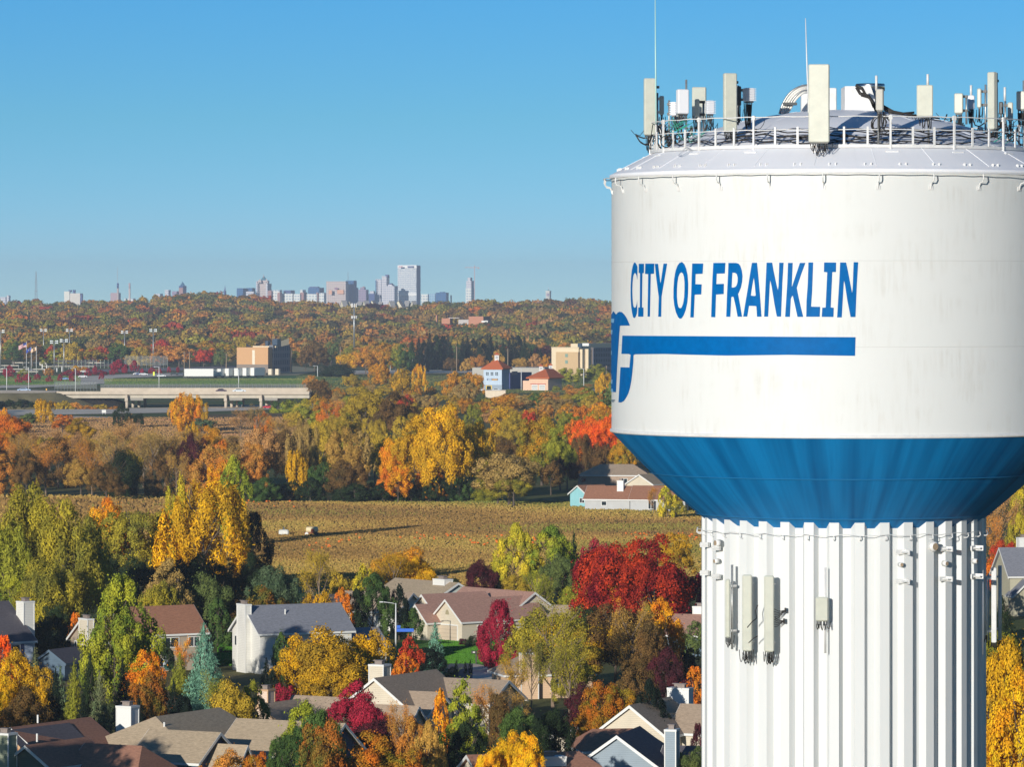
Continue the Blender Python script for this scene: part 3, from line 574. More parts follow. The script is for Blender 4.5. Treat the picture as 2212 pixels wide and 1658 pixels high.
def lobes_crown(kind, n, leaf, seed, jit=.32):
    g = np.random.default_rng(seed)
    def P(k): return k*g.uniform(.85, 1.15)
    lob = []
    if kind in ('round', 'willow'):
        m = 84 if kind == 'round' else 80
        skew = g.normal(size=(4, 3))*.5
        for i in range(m):
            d = g.normal(size=3); d /= np.linalg.norm(d)
            if d[2] < -.55: d[2] *= -.6
            k = 1+.16*math.sin(3*d[0]+skew[0, 0]*6)+.12*math.sin(4*d[1]+2*d[2]+skew[1, 0]*6)
            rr = g.uniform(.5, .98)*k; s = g.uniform(.055, .115)
            lob.append((np.array([d[0]*.40*rr, d[1]*.40*rr, .50+d[2]*.43*rr]), np.array([s, s, s*(1.0 if kind == 'round' else 1.35)])))
    elif kind == 'oval':
        for i in range(72):
            t = g.uniform(0, 1)**.8; a = g.uniform(0, 6.28); rad = .43*math.sin(math.pi*min(1, (t*.86+.14)))**.65*g.uniform(.5, 1.05)*(1.12-.35*t)
            s = g.uniform(.055, .11)*(1.1-.35*t); lob.append((np.array([rad*math.cos(a), rad*math.sin(a), .07+.86*t]), np.array([s, s, s*1.25])))
    elif kind == 'flame':
        for i in range(40):
            a = g.uniform(0, 6.28); q = g.uniform(0, 1)**.6; rad = .40*q; top = 1-.30*q**2-g.uniform(0, .22); zz = g.uniform(.18, top-.08) if g.uniform() < .7 else top-.12
            s = g.uniform(.055, .095); lob.append((np.array([rad*math.cos(a), rad*math.sin(a), zz]), np.array([s, s, s*2.6])))
    elif kind == 'vase':
        for i in range(42):
            a = g.uniform(0, 6.28); t = g.uniform(0, 1); rad = (.15+.33*t**.7)*g.uniform(.5, 1.05); s = g.uniform(.07, .12)
            lob.append((np.array([rad*math.cos(a), rad*math.sin(a), .28+.62*t-.22*(rad/.45)**2*(t > .8)]), np.array([s, s, s*.9])))
    elif kind == 'shrub':
        for i in range(34):
            d = g.normal(size=3); d /= np.linalg.norm(d); d[2] = abs(d[2]); rr = g.uniform(.55, .95); s = g.uniform(.10, .17)
            lob.append((np.array([d[0]*.40*rr, d[1]*.40*rr, .08+d[2]*.78*rr]), np.array([s, s, s*1.5])))
    elif kind == 'arbor':
        for i in range(40):
            t = i/39; a = g.uniform(0, 6.28); rad = .36*math.sin(math.pi*(.08+.92*t)**.75)**.8*g.uniform(.5, .9); s = .13*(1.05-t*.7)
            lob.append((np.array([rad*math.cos(a), rad*math.sin(a), .04+.92*t]), np.array([s, s, s*1.6 if False else s*.8])))
    C = []; N = []
    wt = np.array([np.prod(s)**(2/3) for c, s in lob]); wt /= wt.sum()
    mid = np.array([0, 0, .5])
    for (c, s), q in zip(lob, wt):
        k = max(4, int(n*q)); d = g.normal(size=(k, 3)); d /= np.linalg.norm(d, axis=1, keepdims=True)
        out = (c-mid); out /= max(np.linalg.norm(out), 1e-3)
        flip = (d@out) < -.25; d[flip] *= -1
        rr = g.uniform(.55, 1.12, (k, 1))**.7
        C.append(c+d*s*rr); N.append(d+g.normal(size=(k, 3))*jit)
    # a thin scatter inside and beyond the lobes: fringes and filled gaps
    k = n//14; q = g.integers(0, len(lob), k); base = np.array([lob[i][0] for i in q]); d = g.normal(size=(k, 3)); d /= np.linalg.norm(d, axis=1, keepdims=True)
    C.append(base+d*.16*g.uniform(.4, 1.15, (k, 1))); N.append(d+g.normal(size=(k, 3))*.5)
    C = np.vstack(C); N = np.vstack(N)
    el = {'flame': (1.5, .55, .35), 'willow': (1.6, .5, -.2), 'arbor': (1.4, .6, .5)}.get(kind, (1.15, .72, 0))
    return C, N, leaf*el[0], leaf*el[1], el[2]
def spruce_crown(n, leaf, seed, droop=.12, wide=1.0):
    g = np.random.default_rng(seed); C = []; N = []
    br = []
    levels = 17
    for i in range(levels):
        t = i/(levels-1); z = .06+.90*t; rad = .47*(1-t)**.82*wide+.015; m = max(4, int(15*(1-t)+4))
        for k in range(m):
            a = 6.283*(k+g.uniform(-.3, .3))/m+i*1.3; br.append((z+g.uniform(-.02, .02), rad*g.uniform(.72, 1.12), a))
    wt = np.array([b[1] for b in br]); wt /= wt.sum()
    for (z, rad, a), q in zip(br, wt):
        k = max(5, int(n*q)); s = g.uniform(.25, 1, k)**.7
        w_ = (1-s)*.09+.016; off = g.normal(size=(k, 3))*w_[:, None]*.7*np.array([1, 1, .55])
        dirv = np.array([math.cos(a), math.sin(a), 0])
        p = dirv*(rad*s)[:, None]+np.array([0, 0, z])-np.array([0, 0, 1])*(droop*rad*(s**1.2)*2-.10*rad*s**4)[:, None]+off
        C.append(p); N.append(np.tile(dirv*.75+np.array([0, 0, .55]), (k, 1))+g.normal(size=(k, 3))*.45)
    k = n//12; t = g.uniform(0, 1, k); a = g.uniform(0, 6.28, k); rr = .30*(1-t)*wide
    C.append(np.stack([rr*np.cos(a), rr*np.sin(a), .06+.92*t], 1)); N.append(np.stack([np.cos(a), np.sin(a), .3+0*a], 1))
    C = np.vstack(C); N = np.vstack(N); C[:, 2] = np.clip(C[:, 2], .01, 1.0)
    return C, N, leaf*1.3, leaf*.55, 0
def limbs(seed, dens=1, spread=.36, bare=False):
    g = random.Random(seed); b = MB(); tips = []
    b.tube([(0, 0, -.03), (.004, 0, .1), (0, .006, .26), (.01, -.004, .48), (0, 0, .72)], [.026, .019, .015, .010, .004], 6)
    def grow(p, d, ln, r, lev):
        q = p+d*ln*.5+Vector((g.uniform(-1, 1), g.uniform(-1, 1), g.uniform(-.3, .6)))*ln*.08; e = q+(d+Vector((0, 0, .12))).normalized()*ln*.5
        b.tube([p, q, e], [r, r*.75, r*.45], 4 if lev else 5, False); tips.append((q, d)); tips.append((e, d))
        if lev > 0:
            for k in range(3 if bare else 2):
                nd = (d+Vector((g.uniform(-1, 1), g.uniform(-1, 1), g.uniform(-.2, .8)))*.62).normalized()
                grow(p.lerp(e, g.uniform(.45, .95)), nd, ln*g.uniform(.5, .75), r*.52, lev-1)
    for k in range(int(7*dens) if not bare else 12):
        z = .20+.5*k/(11 if bare else 7); a = g.uniform(0, 6.28); d = Vector((math.cos(a)*spread*2, math.sin(a)*spread*2, .75)).normalized()
        grow(Vector((0, 0, z)), d, (.34 if bare else .28)*(1.1-z*.5), .010, 2 if bare else 1)
    return b, tips
CR_HI = {}; CR_LO = {}; TRK = {}
def mk(kind, i, n, leaf):
    if kind == 'spruce': C, N, L, W_, up = spruce_crown(n, leaf, 100+i)
    elif kind == 'pine': C, N, L, W_, up = spruce_crown(n, leaf*1.1, 140+i, .02, 1.0); C = C+rng.normal(size=C.shape)*.012
    else: C, N, L, W_, up = lobes_crown(kind, n, leaf, hash_(kind)*10+i)
    return leaf_mesh(kind+'_crown', C, N, L, W_, up)
def hash_(s): return sum(ord(c)*(i+3) for i, c in enumerate(s)) % 997
KINDS = ['round', 'oval', 'flame', 'willow', 'vase', 'shrub', 'arbor', 'spruce', 'pine']
def crown_data(kind, i, lod):
    key = (kind, i, lod)
    if key in CR_HI: return CR_HI[key]
    if kind == 'bare':
        b, tips = limbs(900+i, bare=True); g = np.random.default_rng(900+i)
        k = {2: 7000, 1: 2800, 0: 700}[lod]; T = np.array([tuple(t[0]) for t in tips]); q = g.integers(0, len(T), k)
        C = T[q]+g.normal(size=(k, 3))*.035; N = g.normal(size=(k, 3)); s = {2: .0075, 1: .012, 0: .03}[lod]
        me = leaf_mesh('sparse_crown', C, N, s*1.6, s*.55)
    else:
        n, s = {2: (17000, .0112), 1: (4600, .020), 0: (1000, .046)}[lod]
        if kind in ('spruce', 'pine'): n = int(n*1.15)
        me = mk(kind, i, n, s)
    CR_HI[key] = me; return me
def trunk_data(kind, i):
    key = ('bare' if kind == 'bare' else 'tree', i)
    if key in TRK: return TRK[key]
    b, _ = limbs(900+i if kind == 'bare' else 50+i, bare=(kind == 'bare')); me = bpy.data.meshes.new('trunk'); me.from_pydata(b.v, [], b.f); me.update(); me.materials.append(BARKL if kind == 'bare' else BARK)
    TRK[key] = me; return me
# autumn colours: word, main colour, second colour (albedos)
def A(r, g, b, k=1.0):
    c = lin((r, g, b)); return tuple(min(.85, x*k*1.36) for x in c)
PAL = {
 'gold': ('golden yellow', A(215,155,15,1.0), A(175,135,25,.9)),
 'yellow': ('bright yellow', A(235,165,20,1.05), A(220,140,15,1.0)),
 'mustard': ('mustard yellow', A(190,145,25,.95), A(145,115,32,.85)),
 'amber': ('amber', A(198,130,28,.9), A(168,125,34,.85)),
 'orange': ('orange', A(208,108,25,.9), A(190,122,30,.85)),
 'vorange': ('flame orange', A(228,72,15,1.0), A(222,105,18,.95)),
 'scarlet': ('scarlet', A(185,52,38,.85), A(190,75,35,.8)),
 'crimson': ('crimson', A(165,38,58,.85), A(135,34,50,.8)),
 'redor': ('deep red and orange', A(130,26,36,.55), A(195,62,26,.7)),
 'maroon': ('maroon', A(85,34,40,.75), A(60,30,35,.75)),
 'rust': ('rust brown', A(190,122,48,.9), A(172,126,52,.9)),
 'brown': ('brown', A(180,138,62,.95), A(160,126,56,.9)),
 'umber': ('dark brown', A(118,86,44,.75), A(96,76,40,.75)),
 'pinkbr': ('pinkish brown', A(182,134,80,.92), A(165,122,66,.9)),
 'tan': ('tan', A(165,135,75,.9), A(140,115,60,.9)),
 'olive': ('olive green', A(140,136,38,.95), A(118,120,38,.9)),
 'oliveb': ('olive brown', A(158,134,42,.9), A(172,142,40,.9)),
 'yolive': ('yellow olive', A(168,150,40,.9), A(115,112,42,.85)),
 'lime': ('yellow green', A(158,155,38,.9), A(98,118,38,.85)),
 'ylime': ('lemon yellow', A(200,175,40,.95), A(150,145,38,.9)),
 'green': ('green', A(82,104,45,.8), A(58,82,40,.8)),
 'dkgreen': ('dark green', A(50,66,34,.65), A(38,52,30,.65)),
 'grgreen': ('grey green', A(95,110,75,.9), A(75,95,65,.9)),
 'bluesp': ('blue green', A(110,150,125,.95), A(85,125,100,.9)),
 'greysp': ('grey brown', A(110,110,75,.9), A(85,100,65,.9)),
 'dksp': ('blackish green', A(30,44,30,.6), A(22,34,26,.6)),
 'grnor': ('green and orange', A(98,98,38,.85), A(165,95,32,.85)),
 'grngold': ('green and gold', A(115,115,35,.85), A(185,130,25,.9)),
 'olor': ('olive and orange', A(125,110,30,.9), A(180,95,20,1.0)),
 'goldor': ('gold and orange', A(215,150,20,1.0), A(210,115,22,.95)),
 'grygr': ('muted green', A(100,110,55,.85), A(80,95,50,.85)),
}
SHAPE = {'round': 'round tree', 'oval': 'oval tree', 'flame': 'upright tree', 'willow': 'billowing tree', 'vase': 'spreading tree', 'shrub': 'bushy shrub', 'arbor': 'narrow evergreen', 'spruce': 'spruce', 'pine': 'pine', 'bare': 'thin leaved tree'}
NAME = {'round': 'broadleaf_tree', 'oval': 'maple_tree', 'flame': 'poplar_tree', 'willow': 'willow_tree', 'vase': 'locust_tree', 'shrub': 'shrub', 'arbor': 'arborvitae', 'spruce': 'spruce_tree', 'pine': 'pine_tree', 'bare': 'bare_tree'}
TREES = []; cnt = [0]
def tree(kind, col, u, vt, vb, wpx, lod=None, z0=None, label=None, Y=None, where=None, seed=None):
    """a tree whose foot is on the ground seen at vb, its top at vt, wpx wide"""
    i = cnt[0]; cnt[0] += 1
    if Y is None: Y = YB(vb)
    g = ground_z(PX(u, Y), Y) if z0 is None else z0
    h = PZ(vt, Y)-g; W = wpx/F*Y
    if h < .3: return None
    W *= {'spruce': 1.12, 'pine': 1.15, 'bare': 1.2, 'arbor': 1.35, 'shrub': 1.2, 'flame': 1.3, 'oval': 1.28, 'willow': 1.15, 'vase': 1.15}.get(kind, 1.2)
    if lod is None: lod = 2 if wpx > 62 else (1 if wpx > 24 else 0)
    var = (seed if seed is not None else i) % (4 if kind in ('round', 'oval', 'bare') else 3)
    e = empty(NAME[kind], (PX(u, Y), Y, g), (i*2.399) % 6.28); e.scale = (W, W, h)
    cw, c1, c2 = PAL[col]; cr = bpy.data.objects.new('crown', crown_data(kind, var, lod)); COL.objects.link(cr); cr.parent = e
    j = random.Random(i*7+1); f = j.uniform(.9, 1.12); cr.color = (*[min(1, x*f) for x in c1], 1); cr['second_colour'] = [min(1.0, x*f) for x in c2]
    tk = bpy.data.objects.new('trunk', trunk_data(kind, var)); COL.objects.link(tk); tk.parent = e
    TREES.append((e, kind, cw, u, (vt+vb)/2, vt, vb, wpx, Y, label, where)); return e
# ================================================================== GROUND, FIELDS, ROADS
RIDGE = [(-900, 650), (-300, 648), (0, 648), (80, 648), (105, 652), (150, 651), (175, 652), (208, 648), (250, 650.5), (300, 643), (350, 639), (375, 636), (413, 634), (458, 630.5), (488, 635), (521, 640), (549, 638), (575, 643), (599, 652), (674, 650), (720, 654), (760, 660), (900, 660), (930, 654), (975, 648), (1000, 653), (1022, 650), (1050, 644.6), (1082, 649.6), (1116, 650.6), (1162, 646.6), (1192, 643.6), (1210, 648.6), (1232, 643.6), (1272, 642.6), (1299, 648.6), (1321, 648), (1700, 646), (2300, 650), (3200, 650)]
RY0, RY1 = 3350.0, 5600.0
def sm(t): t = max(0, min(1, t)); return t*t*(3-2*t)
def ground_z(x, y):
    u = UC+x/max(y, 1)*F; z = 0.0
    if y > RY0:
        for (a, va), (b_, vb) in zip(RIDGE, RIDGE[1:]):
            if a <= u <= b_: v = va+(vb-va)*(u-a)/(b_-a); break
        else: v = 650
        top = PZ(v, RY1)-13.0
        k = (y-RY0)/(RY1-RY0)
        z = top*(sm(k)*.55+.45*min(1, max(0, k)))
        if y > RY1: z = top*(1-sm((y-RY1)/2500))
        z += 2.0*math.sin(x*.006+y*.004)*sm(k*3)*(1 if y < RY1 else 0)
    # cutting of the freeway under the overpass
    return z
def sheet(name, pts, z, m, label=None, kind='structure'):
    b = MB(); b.poly([(x, y, z) for x, y in pts]); o = b.build(name, m); tag(o, label, None, None, kind); return o
def PS(pp): return [(PX(u, YB(v)), YB(v)) for u, v in pp]
GRASS = mat('lawn_grass', (.055, .10, .02), .95, .35, .12, detail=8, spec=.1)
gm = bpy.data.materials.new('ground_cover'); gm.use_nodes = True; n_ = gm.node_tree.nodes; l_ = gm.node_tree.links; b_ = n_['Principled BSDF']; b_.inputs['Roughness'].default_value = .95; b_.inputs['Specular IOR Level'].default_value = .1
t_ = n_.new('ShaderNodeTexCoord'); a_ = n_.new('ShaderNodeTexNoise'); a_.inputs['Scale'].default_value = .012; a_.inputs['Detail'].default_value = 9; a_.inputs['Roughness'].default_value = .7
l_.new(t_.outputs['Object'], a_.inputs['Vector']); r_ = n_.new('ShaderNodeValToRGB'); cr = r_.color_ramp; cr.elements[0].position = .35; cr.elements[1].position = .65
cr.elements[0].color = (.07, .12, .03, 1); cr.elements[1].color = (.20, .15, .06, 1); e_ = cr.elements.new(.5); e_.color = (.13, .14, .045, 1)
l_.new(a_.outputs['Fac'], r_.inputs[0]); l_.new(r_.outputs[0], b_.inputs['Base Color'])
b = MB(); ys = [-300, 0, 120, 200, 300, 450, 700, 1100, 1700, 2300, 3000]+[RY0+i*75 for i in range(0, 46)]+[7200, 8200, 9500, 12000, 16000, 22000, 40000]
xs_ = [i/40 for i in range(-40, 41)]; nx = len(xs_)
for y in ys:
    half = max(700, abs(y)*.28) if y < 9000 else y*.8
    for s in xs_:
        x = s*half+ (abs(y)*.03); b.v.append((x, y, ground_z(x, y)-(0 if y < 9500 else 0)))
for j in range(len(ys)-1):
    for i in range(nx-1): b.f.append((j*nx+i, j*nx+i+1, (j+1)*nx+i+1, (j+1)*nx+i))
gr = b.build('ground', gm, None, True); tag(gr, kind='structure')
# fields
FIELD = bpy.data.materials.new('dry_field'); FIELD.use_nodes = True; n_ = FIELD.node_tree.nodes; l_ = FIELD.node_tree.links; b_ = n_['Principled BSDF']; b_.inputs['Roughness'].default_value = .95; b_.inputs['Specular IOR Level'].default_value = .1
t_ = n_.new('ShaderNodeTexCoord'); m_ = n_.new('ShaderNodeMapping'); m_.inputs['Scale'].default_value = (.35, 1, 1); a_ = n_.new('ShaderNodeTexNoise'); a_.inputs['Scale'].default_value = .028; a_.inputs['Detail'].default_value = 10; a_.inputs['Roughness'].default_value = .68
l_.new(t_.outputs['Object'], m_.inputs[0]); l_.new(m_.outputs[0], a_.inputs['Vector']); r_ = n_.new('ShaderNodeValToRGB'); cr = r_.color_ramp
cr.elements[0].position = .30; cr.elements[0].color = (.075, .10, .03, 1); cr.elements[1].position = .70; cr.elements[1].color = (.10, .05, .025, 1)
for p, c in ((.42, (.15, .12, .04)), (.5, (.27, .18, .065)), (.58, (.17, .10, .04))): e_ = cr.elements.new(p); e_.color = (*c, 1)
l_.new(a_.outputs['Fac'], r_.inputs[0]); l_.new(r_.outputs[0], b_.inputs['Base Color'])
sheet('field', PS([(-150, 1115), (120, 1080), (560, 1072), (1000, 1080), (1250, 1094), (1560, 1112), (2000, 1150), (2000, 1270), (1500, 1262), (1200, 1292), (900, 1272), (700, 1262), (-150, 1200)]), .06, FIELD)
sheet('upper_field', PS([(-300, 915), (160, 905), (300, 903), (450, 897), (560, 894), (800, 892), (800, 930), (480, 975), (-300, 985)]), .06, mat('upper_field_soil', (.25, .15, .085), .95, .4, .02, (.3, 1, 1), col2=(.15, .115, .04), spec=.1, detail=8))
CONC = mat('pale_concrete', (.56, .47, .36), .85, .12, .3); CONC2 = mat('concrete_girder', (.50, .45, .36), .85, .12, .3); ROADM = mat('road_concrete', (.80, .68, .52), .9, .2, .05, spec=.2); ASPH = mat('asphalt', (.10, .105, .11), .9, .25, .3)
sheet('freeway', PS([(-300, 899), (60, 898), (400, 892), (760, 880), (900, 876), (900, 869), (700, 873), (400, 881), (60, 886), (-300, 888)]), .12, ROADM)
sheet('freeway_shoulder', PS([(-300, 904), (150, 905), (300, 903), (150, 899.5), (-300, 899.6)]), .10, CONC)
# sports park beyond the overpass
sheet('park_lawn', PS([(-300, 834), (-300, 812), (60, 812), (140, 815), (180, 821), (120, 828), (40, 832)]), .10, mat('park_grass', (.10, .26, .07), .95, .3, .05, spec=.1))
sheet('park_lawn_strip', PS([(205, 833), (255, 819), (330, 818), (560, 812), (780, 812), (780, 826), (640, 832)]), .10, mat('park_grass_dark', (.11, .22, .07), .95, .3, .03, spec=.1))
sheet('access_road', PS([(-300, 842), (60, 839), (240, 829), (245, 818), (420, 812), (520, 807), (520, 804), (400, 806), (220, 811), (150, 817), (170, 826), (60, 833), (-300, 836)]), .16, ROADM)
sheet('parking_lot', PS([(150, 808), (400, 801), (560, 795), (560, 790), (380, 795), (150, 801)]), .16, mat('parking_asphalt', (.24, .21, .2), .9, .15, .05))
sheet('trailer_yard', PS([(395, 818), (640, 812), (700, 800), (640, 792), (540, 794), (395, 800)]), .18, mat('dry_verge', (.34, .30, .15), .95, .3, .05))
sheet('road_beyond', PS([(690, 810), (1400, 802), (1400, 797), (690, 802)]), .16, ROADM)
sheet('hillside_car_park', [], 0, None) if False else None
# suburb street and lawns
sheet('lawn', PS([(880, 1460), (1000, 1425), (1110, 1400), (1110, 1362), (900, 1360), (850, 1400)]), .05, mat('bright_lawn', (.12, .27, .04), .95, .25, .3, spec=.1))
sheet('lawn_corner', PS([(1020, 1436), (1110, 1420), (1130, 1440), (1100, 1452)]), .07, mat('bright_lawn', (.12, .27, .04)))
sheet('street', PS([(955, 1452), (985, 1424), (1042, 1422), (1090, 1400), (1140, 1398), (1040, 1432), (1035, 1470), (960, 1475)]), .06, ASPH)
sheet('pavement', PS([(1022, 1436), (1110, 1452), (1110, 1480), (1020, 1480)]), .09, mat('pavement_concrete', (.7, .6, .46), .9, .15, .5))
sheet('driveway', PS([(1040, 1432), (1065, 1416), (1115, 1408), (1120, 1414), (1075, 1426)]), .10, mat('pavement_concrete', (.7, .6, .46)))
sheet('garage_drive', PS([(963, 1391), (995, 1384), (1010, 1386), (985, 1392), (966, 1394)]), .10, mat('pavement_concrete', (.7, .6, .46)))
sheet('lawn_beside_white_house', PS([(470, 1440), (520, 1440), (520, 1385), (470, 1385)]), .05, mat('bright_lawn', (.12, .27, .04)))
sheet('lower_street', PS([(1090, 1625), (1180, 1600), (1150, 1658), (1080, 1690)]), .05, ASPH)
# tall dry grass: uncountable tufts over the fields
def tufts(name, quad, n, h, cols, z=.05):
    g = np.random.default_rng(hash_(name)); P = []
    (u0, u1, v0, v1) = quad; u = g.uniform(u0, u1, n); v = g.uniform(v0, v1, n); Y = CH*F/(v-VH); X = (u-UC)/F*Y
    C = np.stack([X, Y, z+h*.3*g.uniform(.6, 1.4, n)], 1); N = np.stack([g.normal(size=n)*.6, -np.ones(n), g.normal(size=n)*.5+.3], 1)
    me = leaf_mesh(name, C, N, h*.55, h*.42, 1.2); me.materials.clear(); me.materials.append(LEAFV)
    ca = me.attributes.new('treecol', 'FLOAT_COLOR', 'POINT')
    # colour patches follow slow waves across the field
    f = np.sin(X*.03+np.sin(Y*.023)*3)*.9+np.sin(Y*.034+X*.011+np.sin(X*.02)*1.4)*1.1+np.sin(X*.013-Y*.02+2)*.7+g.normal(size=n)*.45
    k = np.clip(((f+3)/6*len(cols)).astype(int), 0, len(cols)-1); cc = np.array(cols)[k]
    ca.data.foreach_set('color', np.repeat(np.hstack([cc, np.ones((n, 1))]), 4, axis=0).reshape(-1).astype(np.float32))
    o = bpy.data.objects.new(name, me); COL.objects.link(o); return o
FC = [A(112,116,54,.84), A(134,120,56,.84), A(158,130,66,.86), A(144,112,60,.84), A(126,98,56,.82), A(130,118,56,.84)]
tag(tufts('dry_grass', (480, 2050, 1085, 1270), 140000, .38, FC), 'tall dry brown and olive weeds covering the pumpkin field', 'grass', kind='stuff')
tag(tufts('dry_grass', (-60, 500, 1075, 1180), 9000, .9, FC), 'brown weeds in the strip of field behind the left hand trees', 'grass', kind='stuff')
tag(tufts('meadow_grass', (-100, 780, 903, 985), 48000, .42, [A(158,122,76,.82), A(162,122,80,.82), A(150,118,70,.82), A(166,124,84,.82)]), 'brown meadow grass between the freeway and the thin leaved trees', 'grass', kind='stuff')
PG = [A(86,116,62,.7), A(100,120,64,.7), A(116,122,68,.7)]
tag(tufts('park_grass_blades', (-20, 175, 813, 833), 9000, .35, PG, .1), 'mown green grass of the sports park', 'grass', kind='stuff')
tag(tufts('park_grass_blades', (225, 660, 819, 833), 16000, .35, PG+[A(130,135,70,.8)], .1), 'green verge between the overpass and the trailers', 'grass', kind='stuff')
tag(tufts('park_grass_blades', (640, 1335, 812, 850), 22000, .4, [A(100,110,58,.7), A(122,116,62,.7), A(84,104,52,.7)], .05), 'rough green grass round the blue tower building', 'grass', kind='stuff')
LG = [A(86,132,38,.8), A(76,122,36,.8)]
tag(tufts('lawn_blades', (940, 1110, 1364, 1436), 26000, .16, LG, .06), 'bright green lawn in front of the cream garage', 'grass', kind='stuff')
tag(tufts('lawn_blades', (470, 520, 1386, 1440), 8000, .16, LG, .06), 'green lawn left of the tall white house', 'grass', kind='stuff')
# pumpkins in rows on the field
PUMP = mat('pumpkin_orange', (.85, .20, .02), .5, .15, 4)
b = MB(); nn = 12; prof = [(0, .02), (.16, 0), (.25, .09), (.27, .19), (.22, .30), (.10, .35), (.0, .33)]
for r, z in prof:
    for k in range(nn*2): a = math.pi*k/nn; rr = r*(1-.08*(k % 2)); b.v.append((rr*math.cos(a), rr*math.sin(a), z))
for i in range(len(prof)-1):
    for k in range(nn*2): b.f.append((i*nn*2+k, i*nn*2+(k+1) % (nn*2), (i+1)*nn*2+(k+1) % (nn*2), (i+1)*nn*2+k))
pm = bpy.data.meshes.new('pumpkin'); pm.from_pydata(b.v, [], b.f); pm.update(); pm.materials.append(PUMP)
sb = MB(); sb.tube([(0, 0, .32), (.02, 0, .42)], [.03, .02], 5); stm = bpy.data.meshes.new('stem'); stm.from_pydata(sb.v, [], sb.f); stm.materials.append(mat('pumpkin_stem', (.12, .14, .04), .8))
pr = random.Random(3)
def pumpkins(u0, u1, v0, v1, n, where):
    for i in range(n):
        t = pr.random(); u = u0+(u1-u0)*t+pr.uniform(-14, 14); v = v0+(v1-v0)*t+pr.gauss(0, 5.5); Y = YB(v); s = pr.uniform(.6, 1.15)
        o = bpy.data.objects.new('pumpkin', pm); COL.objects.link(o); o.location = (PX(u, Y), Y, .45); o.scale = (s, s, s*pr.uniform(.8, 1)); o.rotation_euler = (pr.uniform(-.3, .3), pr.uniform(-.3, .3), pr.uniform(0, 6))
        tag(o, 'small orange pumpkin lying in the '+where, 'pumpkin', 'pumpkins in the '+where)
        q = bpy.data.objects.new('stem', stm); COL.objects.link(q); q.parent = o
pumpkins(655, 770, 1187, 1180, 16, 'row of pumpkins below the two farm tanks')
pumpkins(860, 1000, 1170, 1162, 17, 'row above the yellow tree in the field')
pumpkins(990, 1180, 1176, 1172, 24, 'row right of the yellow tree in the field')
pumpkins(1360, 1510, 1158, 1170, 28, 'patch above the big red tree')
pumpkins(478, 640, 1085, 1090, 14, 'far edge of the field by the green shrubs')
pumpkins(565, 605, 1086, 1092, 6, 'patch right of the golden upright tree') if False else None
# ================================================================== TREES, ONE BY ONE
T = tree
# --- left foreground
T('willow','yolive',50,1050,1385,170); T('willow','yolive',140,1062,1390,190); T('willow','olive',8,1100,1392,150); T('willow','yolive',190,1150,1385,120); T('willow','yolive',100,1200,1405,140); T('oval','lime',35,1245,1400,95); T('round','yolive',130,1250,1400,90)
T('round','goldor',238,1062,1240,105); T('vase','yolive',290,1072,1292,165); T('flame','gold',440,1012,1300,185); T('flame','ylime',385,1040,1290,80); T('oval','lime',505,985,1180,75)
T('oval','dksp',548,1102,1270,75); T('spruce','dksp',535,1110,1290,70)
for u, vt, w_ in ((225,1190,120),(300,1190,120),(372,1200,110),(470,1215,100),(540,1200,90),(420,1180,90)): T('round','dkgreen',u,vt,1345,w_)
T('oval','lime',262,1236,1515,150); T('oval','lime',248,1290,1518,125); T('round','tan',368,1215,1400,115); T('round','grygr',455,1222,1395,120); T('round','yolive',340,1245,1405,90)
T('willow','grgreen',590,1215,1370,115); T('round','grnor',560,1272,1440,130); T('round','umber',500,1272,1392,105); T('round','grnor',620,1282,1430,90); T('oval','grngold',640,1300,1430,60)
T('bare','oliveb',690,1195,1350,95); T('round','oliveb',735,1222,1350,60); T('oval','orange',738,1268,1390,52); T('oval','gold',700,1275,1380,62); T('oval','mustard',668,1285,1380,50)
T('round','amber',868,1170,1322,140); T('round','gold',905,1195,1325,85); T('oval','ylime',785,1218,1330,52); T('bare','mustard',850,1200,1330,110)
T('oval','green',805,1238,1386,90); T('oval','dkgreen',770,1270,1388,55); T('oval','dksp',862,1262,1384,48); T('round','dkgreen',965,1250,1325,80); T('round','dkgreen',925,1262,1330,55)
T('round','maroon',1040,1200,1330,82); T('spruce','dksp',1075,1235,1330,55); T('oval','ylime',1112,1133,1302,100); T('oval','lime',1188,1136,1302,118); T('round','grygr',1205,1190,1315,85); T('round','oliveb',1110,1245,1330,85); T('bare','olive',1160,1240,1360,80); T('spruce','dkgreen',1240,1150,1290,55)
T('round','redor',1325,1158,1400,190); T('round','orange',1345,1262,1402,110); T('round','redor',1415,1165,1410,180); T('round','crimson',1465,1200,1400,115); T('round','crimson',1290,1152,1360,105); T('round','redor',1350,1225,1400,170)
T('round','mustard',1455,1155,1260,95); T('oval','yolive',1262,1240,1360,80); T('oval','olive',1235,1265,1370,70); T('oval','goldor',1425,1290,1480,110); T('oval','grngold',1395,1310,1480,80); T('oval','orange',1450,1340,1470,60)
T('round','yolive',1180,1305,1497,180); T('vase','mustard',1250,1320,1500,150); T('vase','oliveb',1235,1360,1502,180); T('bare','yolive',1195,1318,1535,175); T('bare','yolive',1148,1385,1538,85); T('bare','mustard',1112,1425,1532,80); T('round','yolive',1235,1405,1545,95); T('bare','yolive',1230,1380,1560,120); T('round','umber',1330,1295,1500,165); T('bare','brown',1365,1320,1510,120); T('oval','umber',1405,1345,1520,110); T('oval','maroon',1440,1400,1540,90)
T('oval','crimson',1080,1292,1452,82); T('oval','crimson',1062,1330,1440,60); T('round','scarlet',883,1380,1490,62); T('oval','orange',875,1410,1492,55); T('spruce','bluesp',940,1343,1462,62); T('round','dksp',932,1400,1472,66); T('oval','green',893,1315,1384,54)
T('round','mustard',715,1338,1560,195); T('round','gold',790,1348,1550,120); T('round','gold',650,1380,1555,130); T('round','mustard',735,1400,1570,160); T('oval','green',608,1365,1470,38)
